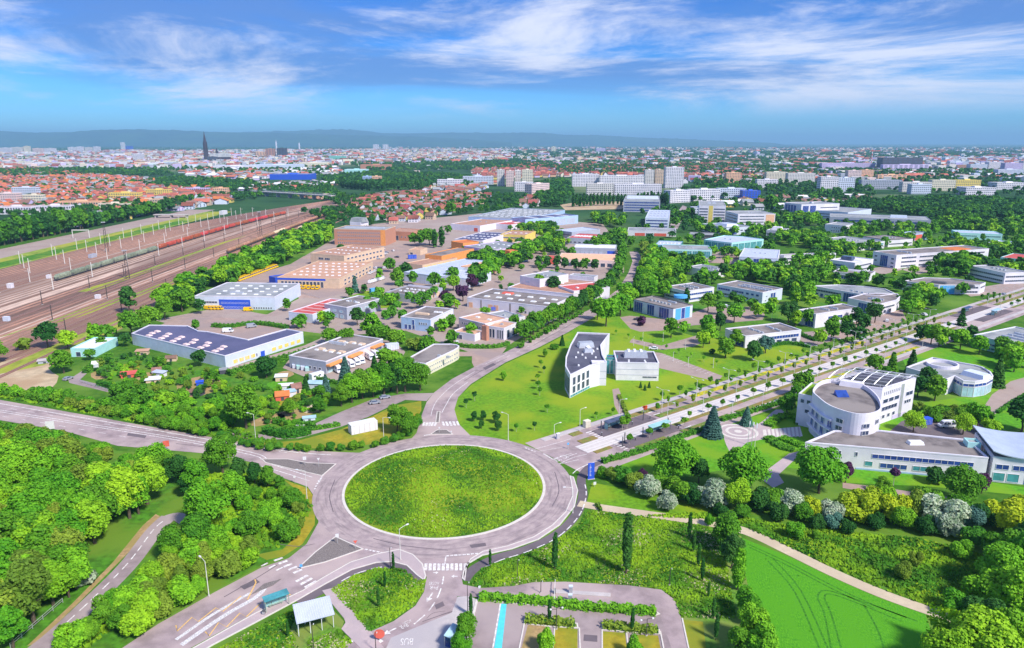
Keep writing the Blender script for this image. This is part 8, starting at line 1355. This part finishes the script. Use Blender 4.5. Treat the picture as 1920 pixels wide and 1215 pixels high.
# ---------------------------------------------------------------- street furniture
lm = MB(); lm.tube([(0, 0, 0), (0, 0, 1)], [.011, .007], 6); LP = lm.mesh('post')
def lamp(x, y, h, key, arms=((1.8, .25),), ang=0., col='pole_white', px=True, label=None):
    g = G(x, y) if px else (x, y); o = empty('street_lamp', *g, 0, ang, label, 'lamp', 'street lamps '+key); p = obj('post', LP, col, o); p.scale = (9, 9, h)
    for i, (r, dz) in enumerate(arms):
        b = MB(); b.tube([(0, 0, h-.25*(i+1)+.2), (r*.5, 0, h-.25*(i+1)+.2+dz*.8), (r, 0, h-.25*(i+1)+.2+dz)], .05, 5); b.build('arm', col, o); b = MB(); b.box(min(r, r*1.35), max(r, r*1.35), -.16, .16, h-.25*(i+1)+.12+dz, h-.25*(i+1)+.28+dz); b.build('lamp_head', 'dome', o)
    b = MB(); b.box(-.2, .2, -.2, .2, 0, .25); b.build('base', 'concrete', o)
    if not label: cluster((('white' if col == 'pole_white' else 'dark')+' street lamp '+key, 'left'), o)
AA = atan2(AU[1], AU[0])
for i in range(20):
    s = 44+i*19.2
    if 268 < s < 330: continue
    for o_, k_ in ((7.7, 'with double arm in the upper avenue row'), (-.9 if False else 3.9 if False else -1.75, 'with double arm in the lower avenue row')): q = AV(s+(0 if o_ > 0 else -8), o_); lamp(*q, 9, k_, ((2.2, .35), (-2.2, .35)), AA-pi/2, px=False)
for i in range(12): q = AV(62+i*18.5, -9.2); lamp(*q, 4.6, 'with single head on the avenue footpath', ((.25, .05),), AA, px=False)
for x, y, yt, ang, lb in ((953, 826, 777, 2.6, 'white street lamp at the lawn tip by the roundabout'), (1087, 808, 768, 0.6, 'white street lamp on the lawn edge near the tram stop'), (1039, 822, 796, .5, 'white portal sign post at the tram stop corner'), (720, 830, 783, -.3, 'white street lamp at the hedge above the roundabout'), (480, 828, 777, 2.8, 'white street lamp above the wide road'), (576, 938, 883, 3.0, 'white street lamp on the verge left of the roundabout'), (392, 1118, 1053, 2.4, 'green-white street lamp beside the bus road belt'), (751, 1050, 992, .8, 'white street lamp at the crossing below the roundabout'), (1074, 962, 915, pi, 'white street lamp on the pavement right of the roundabout'), (1207, 690, 670, 0, 'white lamp on the parking lane verge'), (1161, 785, 750, .2, 'white lamp beside the path to the crescent office')): lamp(x, y, HT(x, yt, y), 'round the roundabout', ((2.0, .3),), ang, label=lb)
for x, y, yt, lb in ((732, 1064, 1027, 'dark square post at the pavement curve'), (877, 1148, 1092, 'dark lamp post beside the bus platform'), (705, 1222, 1186, 'dark sign post with red disc by the bus lane'), (1043, 1180, 1140, 'dark double lamp in the left parking row'), (1212, 1192, 1160, 'dark double lamp in the right parking row'), (1255, 1098, 1066, 'thin dark lamp in the meadow'), (970, 1084, 1050, 'thin dark post in the meadow left'), (1014, 1112, 1090, 'dark barrier post of the access road'), (588, 1218, 1170, 'dark lamp post before the white-roofed shelter')): lamp(x, y, HT(x, yt, y), 'dark', ((1.0, .05), (-1.0, .05)) if 'double' in lb else ((.3, .02),), .1, 'pole_dark', label=lb)
for i, (x, y) in enumerate(((1188, 648), (1207, 660), (1262, 678), (1290, 688), (1243, 640), (1285, 655), (1337, 690), (1205, 640), (1365, 588), (1447, 600), (1555, 620))): lamp(x, y, 4.5, 'with short post in the office park', ((.2, .03),), 0)
# sign posts
def sign(x, y, h, shape, mat, label, ang=0., size=.45):
    g = G(x, y); o = empty('traffic_sign', *g, 0, ang, label, 'sign'); b = MB(); b.tube([(0, 0, 0), (0, 0, h)], .06, 6); b.build('post', 'metal', o); b = MB()
    if shape == 'disc': n = 20; b.add([(size*cos(i*2*pi/n), -.08, h-size+size*sin(i*2*pi/n)) for i in range(n)]+[(size*cos(i*2*pi/n), -.04, h-size+size*sin(i*2*pi/n)) for i in range(n)], [tuple(range(n)), tuple(range(2*n-1, n-1, -1))]+[(i, n+i, n+(i+1) % n, (i+1) % n) for i in range(n)])
    elif shape == 'tri': b.add([(-size, -.06, h), (size, -.06, h), (0, -.06, h-1.7*size), (-size, -.03, h), (size, -.03, h), (0, -.03, h-1.7*size)], [(0, 2, 1), (3, 4, 5), (0, 1, 4, 3), (1, 2, 5, 4), (2, 0, 3, 5)])
    else: b.box(-size, size, -.08, -.03, h-size*2.2, h)
    b.build('sign_plate', mat, o)
sign(712, 1201, 2.6, 'disc', 'w_red', 'red round no-entry sign beside the bus lane', .1, 1.05); sign(633, 1020, 2.8, 'rect', 'frame', 'white direction sign on the dark gravel island', .3, .4); sign(667, 1030, 2.4, 'tri', 'w_red', 'give-way triangle on the dark gravel island', .2, .5); sign(572, 873, 3., 'rect', 'frame', 'tall narrow white sign on the brown island left', .2, .5); sign(598, 876, 3., 'tri', 'frame', 'give-way sign on the brown island left', .2, .45); sign(824, 812, 2.2, 'rect', 'frame', 'white sign on the small island above the roundabout', 0, .25); sign(553, 906, 2.4, 'rect', 'frame', 'back of a sign on the verge left of the roundabout', .3, .3); sign(95, 806, 3.2, 'rect', 'frame', 'white direction board beside the wide road', .3, 1.3); sign(313, 845, 3.4, 'rect', 'w_red', 'red and grey advertising board beside the wide road', .4, .9); sign(1115, 913, 1.6, 'rect', 'frame', 'small cream sign at the footpath entrance', .2, .4); sign(565, 1068, 1.4, 'rect', 'w_sky', 'small blue keep-right sign at the island tip', .2, .3); sign(899, 1118, 2.6, 'rect', 'frame', 'slim white banner pole at the access road', .2, .25); sign(846, 812, .8, 'rect', 'frame', 'low white post on the island edge', 0, .2); sign(1065, 842, 2.2, 'rect', 'w_sky', 'small blue sign at the start of the tram track', .3, .3)
# blue totem with white lettering
g = G(1108, 898); o = empty('blue_totem', *g, 0, .25, 'tall blue totem sign with white lettering beside the footpath', 'sign'); b = MB(); b.box(-.95, .95, -.2, .2, 0, 5.0); b.build('panel', 'w_royal', o); b = MB(); b.box(-1.1, 1.1, -.5, .5, -.05, .12); b.build('plinth', 'concrete', o)
for i in range(9): b = MB(); b.box(-.55, -.2+.1*(i % 3), -.23, -.205, 4.5-i*.42, 4.62-i*.42); b.build('lettering', 'paint', o)
# shelters
def shelter(cx, cy, w, d, h, ang, roof, glass, label, frame='metal_dark', px=True, name='shelter', rib=False, tilt=.25):
    g = G(cx, cy) if px else (cx, cy); o = empty(name, *g, .1, ang, label, 'shelter'); b = MB(); b.add([(-w/2, -d/2, h), (w/2, -d/2, h), (w/2, d/2, h+tilt), (-w/2, d/2, h+tilt), (-w/2, -d/2, h+.14), (w/2, -d/2, h+.14), (w/2, d/2, h+tilt+.14), (-w/2, d/2, h+tilt+.14)], [(3, 2, 1, 0), (4, 5, 6, 7), (0, 1, 5, 4), (1, 2, 6, 5), (2, 3, 7, 6), (3, 0, 4, 7)]); b.build('roof', roof, o)
    if rib:
        for i in range(int(w/.45)): x = -w/2+.2+i*.45; b = MB(); b.add([(x-.05, -d/2, h+.145), (x+.05, -d/2, h+.145), (x+.05, d/2, h+tilt+.145), (x-.05, d/2, h+tilt+.145), (x, -d/2, h+.22), (x, d/2, h+tilt+.22)], [(0, 4, 5, 3), (4, 1, 2, 5), (0, 1, 4), (2, 3, 5)]); b.build('roof_rib', 'dome', o)
    for sx in (-1, -.33, .33, 1):
        for sy in (-1, 1):
            if sy == -1 and abs(sx) < .5 and not rib: continue
            b = MB(); b.box(sx*w*.46-.06, sx*w*.46+.06, sy*d*.42-.06, sy*d*.42+.06, 0, h+tilt*(sy+1)/2); b.build('post', frame, o)
    b = MB(); b.box(-w*.46, w*.46, d*.42-.03, d*.42+.03, .3, h-.2); b.build('back_glass', glass, o); b = MB(); b.box(-w*.46-.03, -w*.46+.03, -d*.3, d*.4, .3, h-.2); b.build('side_glass', glass, o)
    b = MB(); b.box(-w*.3, w*.3, d*.15, d*.32, .45, .55); b.box(-w*.25, -w*.22, d*.18, d*.3, 0, .45); b.box(w*.22, w*.25, d*.18, d*.3, 0, .45); b.build('bench', frame, o)
M('glass_clear', (.30, .55, .55), .1, .1, .5, spec=.5)
shelter(519, 1138, 5.2, 1.8, 2.5, .62, 'glass_teal', 'glass_clear', 'teal glass bus shelter on the lower left pavement', 'pole_green'); shelter(590, 1172, 7.4, 5.6, 3.1, .42, 'r_metal', 'glass_clear', 'white ribbed metal roof shelter in the lower meadow', 'frame', rib=True, tilt=.7); shelter(848, 1205, 4, 1.6, 2.4, 1.2, 'glass_pale', 'glass_blue', 'small pale shelter at the bottom bus platform', 'metal')
for s, o_, rf, lb in ((21, 8.2, 'glass', 'grey glass tram shelter on the upper platform'), (30, -3.6, 'glass_clear', 'pale teal glass tram shelter on the lower platform'), (305, 8.2, 'glass', 'grey glass tram shelter at the far stop, upper side'), (312, -4, 'glass_pale', 'pale glass tram shelter at the far stop, lower side')): q = AV(s, o_); shelter(*q, 9.5, 2.2, 2.7, AA+(pi if o_ < 0 else 0)*0, rf, 'glass_clear', lb, 'metal_dark', px=False, name='tram_shelter')
for i, (s, o_) in enumerate(((12, 5.6), (15, 9), (27, 6), (33, 6.5), (36, 6), (14, -3), (18, -4), (22, -3.5), (26, -2.6), (35, -3), (37, -6), (11, -5))): q = AV(s, o_); b = empty('platform_post', *q, .2, AA, None, 'post', 'dark posts on the near tram platforms'); m_ = MB(); m_.box(-.12, .12, -.12, .12, 0, 3.4 if i % 2 else 1.1); m_.build('post', 'metal_dark', b); m_ = MB(); m_.box(-.2, .2, -.16, .16, 3.4 if i % 2 else 1.1, 3.6 if i % 2 else 1.2); m_.build('cap', 'metal', b); cluster(('dark platform post at the near tram stop', 'left'), b)
# car park barrier, ticket machines, bins, flagpoles
g = G(1040, 1113); o = empty('car_park_barrier', *g, .15, 1.48, 'white raised barrier arm at the ticket island', 'barrier'); b = MB(); b.box(-.25, .25, -.2, .2, 0, 1.1); b.build('housing', 'metal_dark', o); b = MB(); b.box(-3.4, 3.4, -.06, .06, 1., 1.12); b.build('arm', 'pole_white', o)
for x, y, lb in ((1070, 1112, 'pale ticket machine on the white island'), (1069, 1128, 'pale ticket machine beside the long low hedge')): crate(x, y, .8, .6, 1.7, 0, 'w_cool', 'ticket_machine', lb, 'machine')
crate(495, 1152, .5, .5, .9, 0, 'metal_dark', 'litter_bin', 'dark litter bin beside the teal bus shelter', 'bin')
for i, (x, y) in enumerate(((1402, 834), (1409, 836), (1415, 838))):
    g = G(x, y); o = empty('flagpole', *g, 0, 0, 'white flagpole before the white complex, '+nth(i)+' from the left', 'flagpole', 'flagpoles before the white complex'); b = MB(); b.tube([(0, 0, 0), (0, 0, 8.4)], [.09, .05], 6); b.build('pole', 'pole_white', o); b = MB(); b.add([(.05, 0, 8.2), (.35, .05, 8.1), (.3, -.05, 6.4), (.05, 0, 6.4)], [(0, 1, 2, 3)]); b.build('flag', 'w_cool', o)
for x0, y0, x1, y1, lb in ((305, 794, 362, 806, 'low metal railing above the wide road'), (20, 1215, 118, 1130, 'dark rail fence beside the cycle path'), (150, 716, 215, 738, 'grey guard rail of the gravel track'), (545, 545, 600, 560, 'wire fence along the depot yard')):
    a, b_ = G(x0, y0), G(x1, y1); l_ = hypot(b_[0]-a[0], b_[1]-a[1]); o = empty('railing', *a, 0, atan2(b_[1]-a[1], b_[0]-a[0]), lb, 'fence'); n = max(2, int(l_/2.5))
    for z in (.5, 1.0): b = MB(); b.box(0, l_, -.04, .04, z, z+.08); b.build('rail', 'metal', o)
    for i in range(n+1): b = MB(); b.box(l_*i/n-.05, l_*i/n+.05, -.05, .05, 0, 1.1); b.build('post', 'metal', o)
# ---------------------------------------------------------------- air: one closed box of thin haze
m = bpy.data.materials.new('haze'); m.use_nodes = True; MAT['haze'] = m; nt = m.node_tree
for n in list(nt.nodes):
    if n.type == 'BSDF_PRINCIPLED': nt.nodes.remove(n)
pv = nt.nodes.new('ShaderNodeVolumePrincipled'); pv.inputs['Color'].default_value = (.38, .72, 1.0, 1); pv.inputs['Density'].default_value = 6.4e-5; pv.inputs['Anisotropy'].default_value = 0.
nt.links.new(pv.outputs[0], nt.nodes['Material Output'].inputs['Volume'])
b = MB(); b.box(-72000, 72000, -600, 64000, -6, 560); tag(b.build('haze', 'haze'), 'thin blue haze over the plain', 'haze', kind='stuff')
label_clusters()
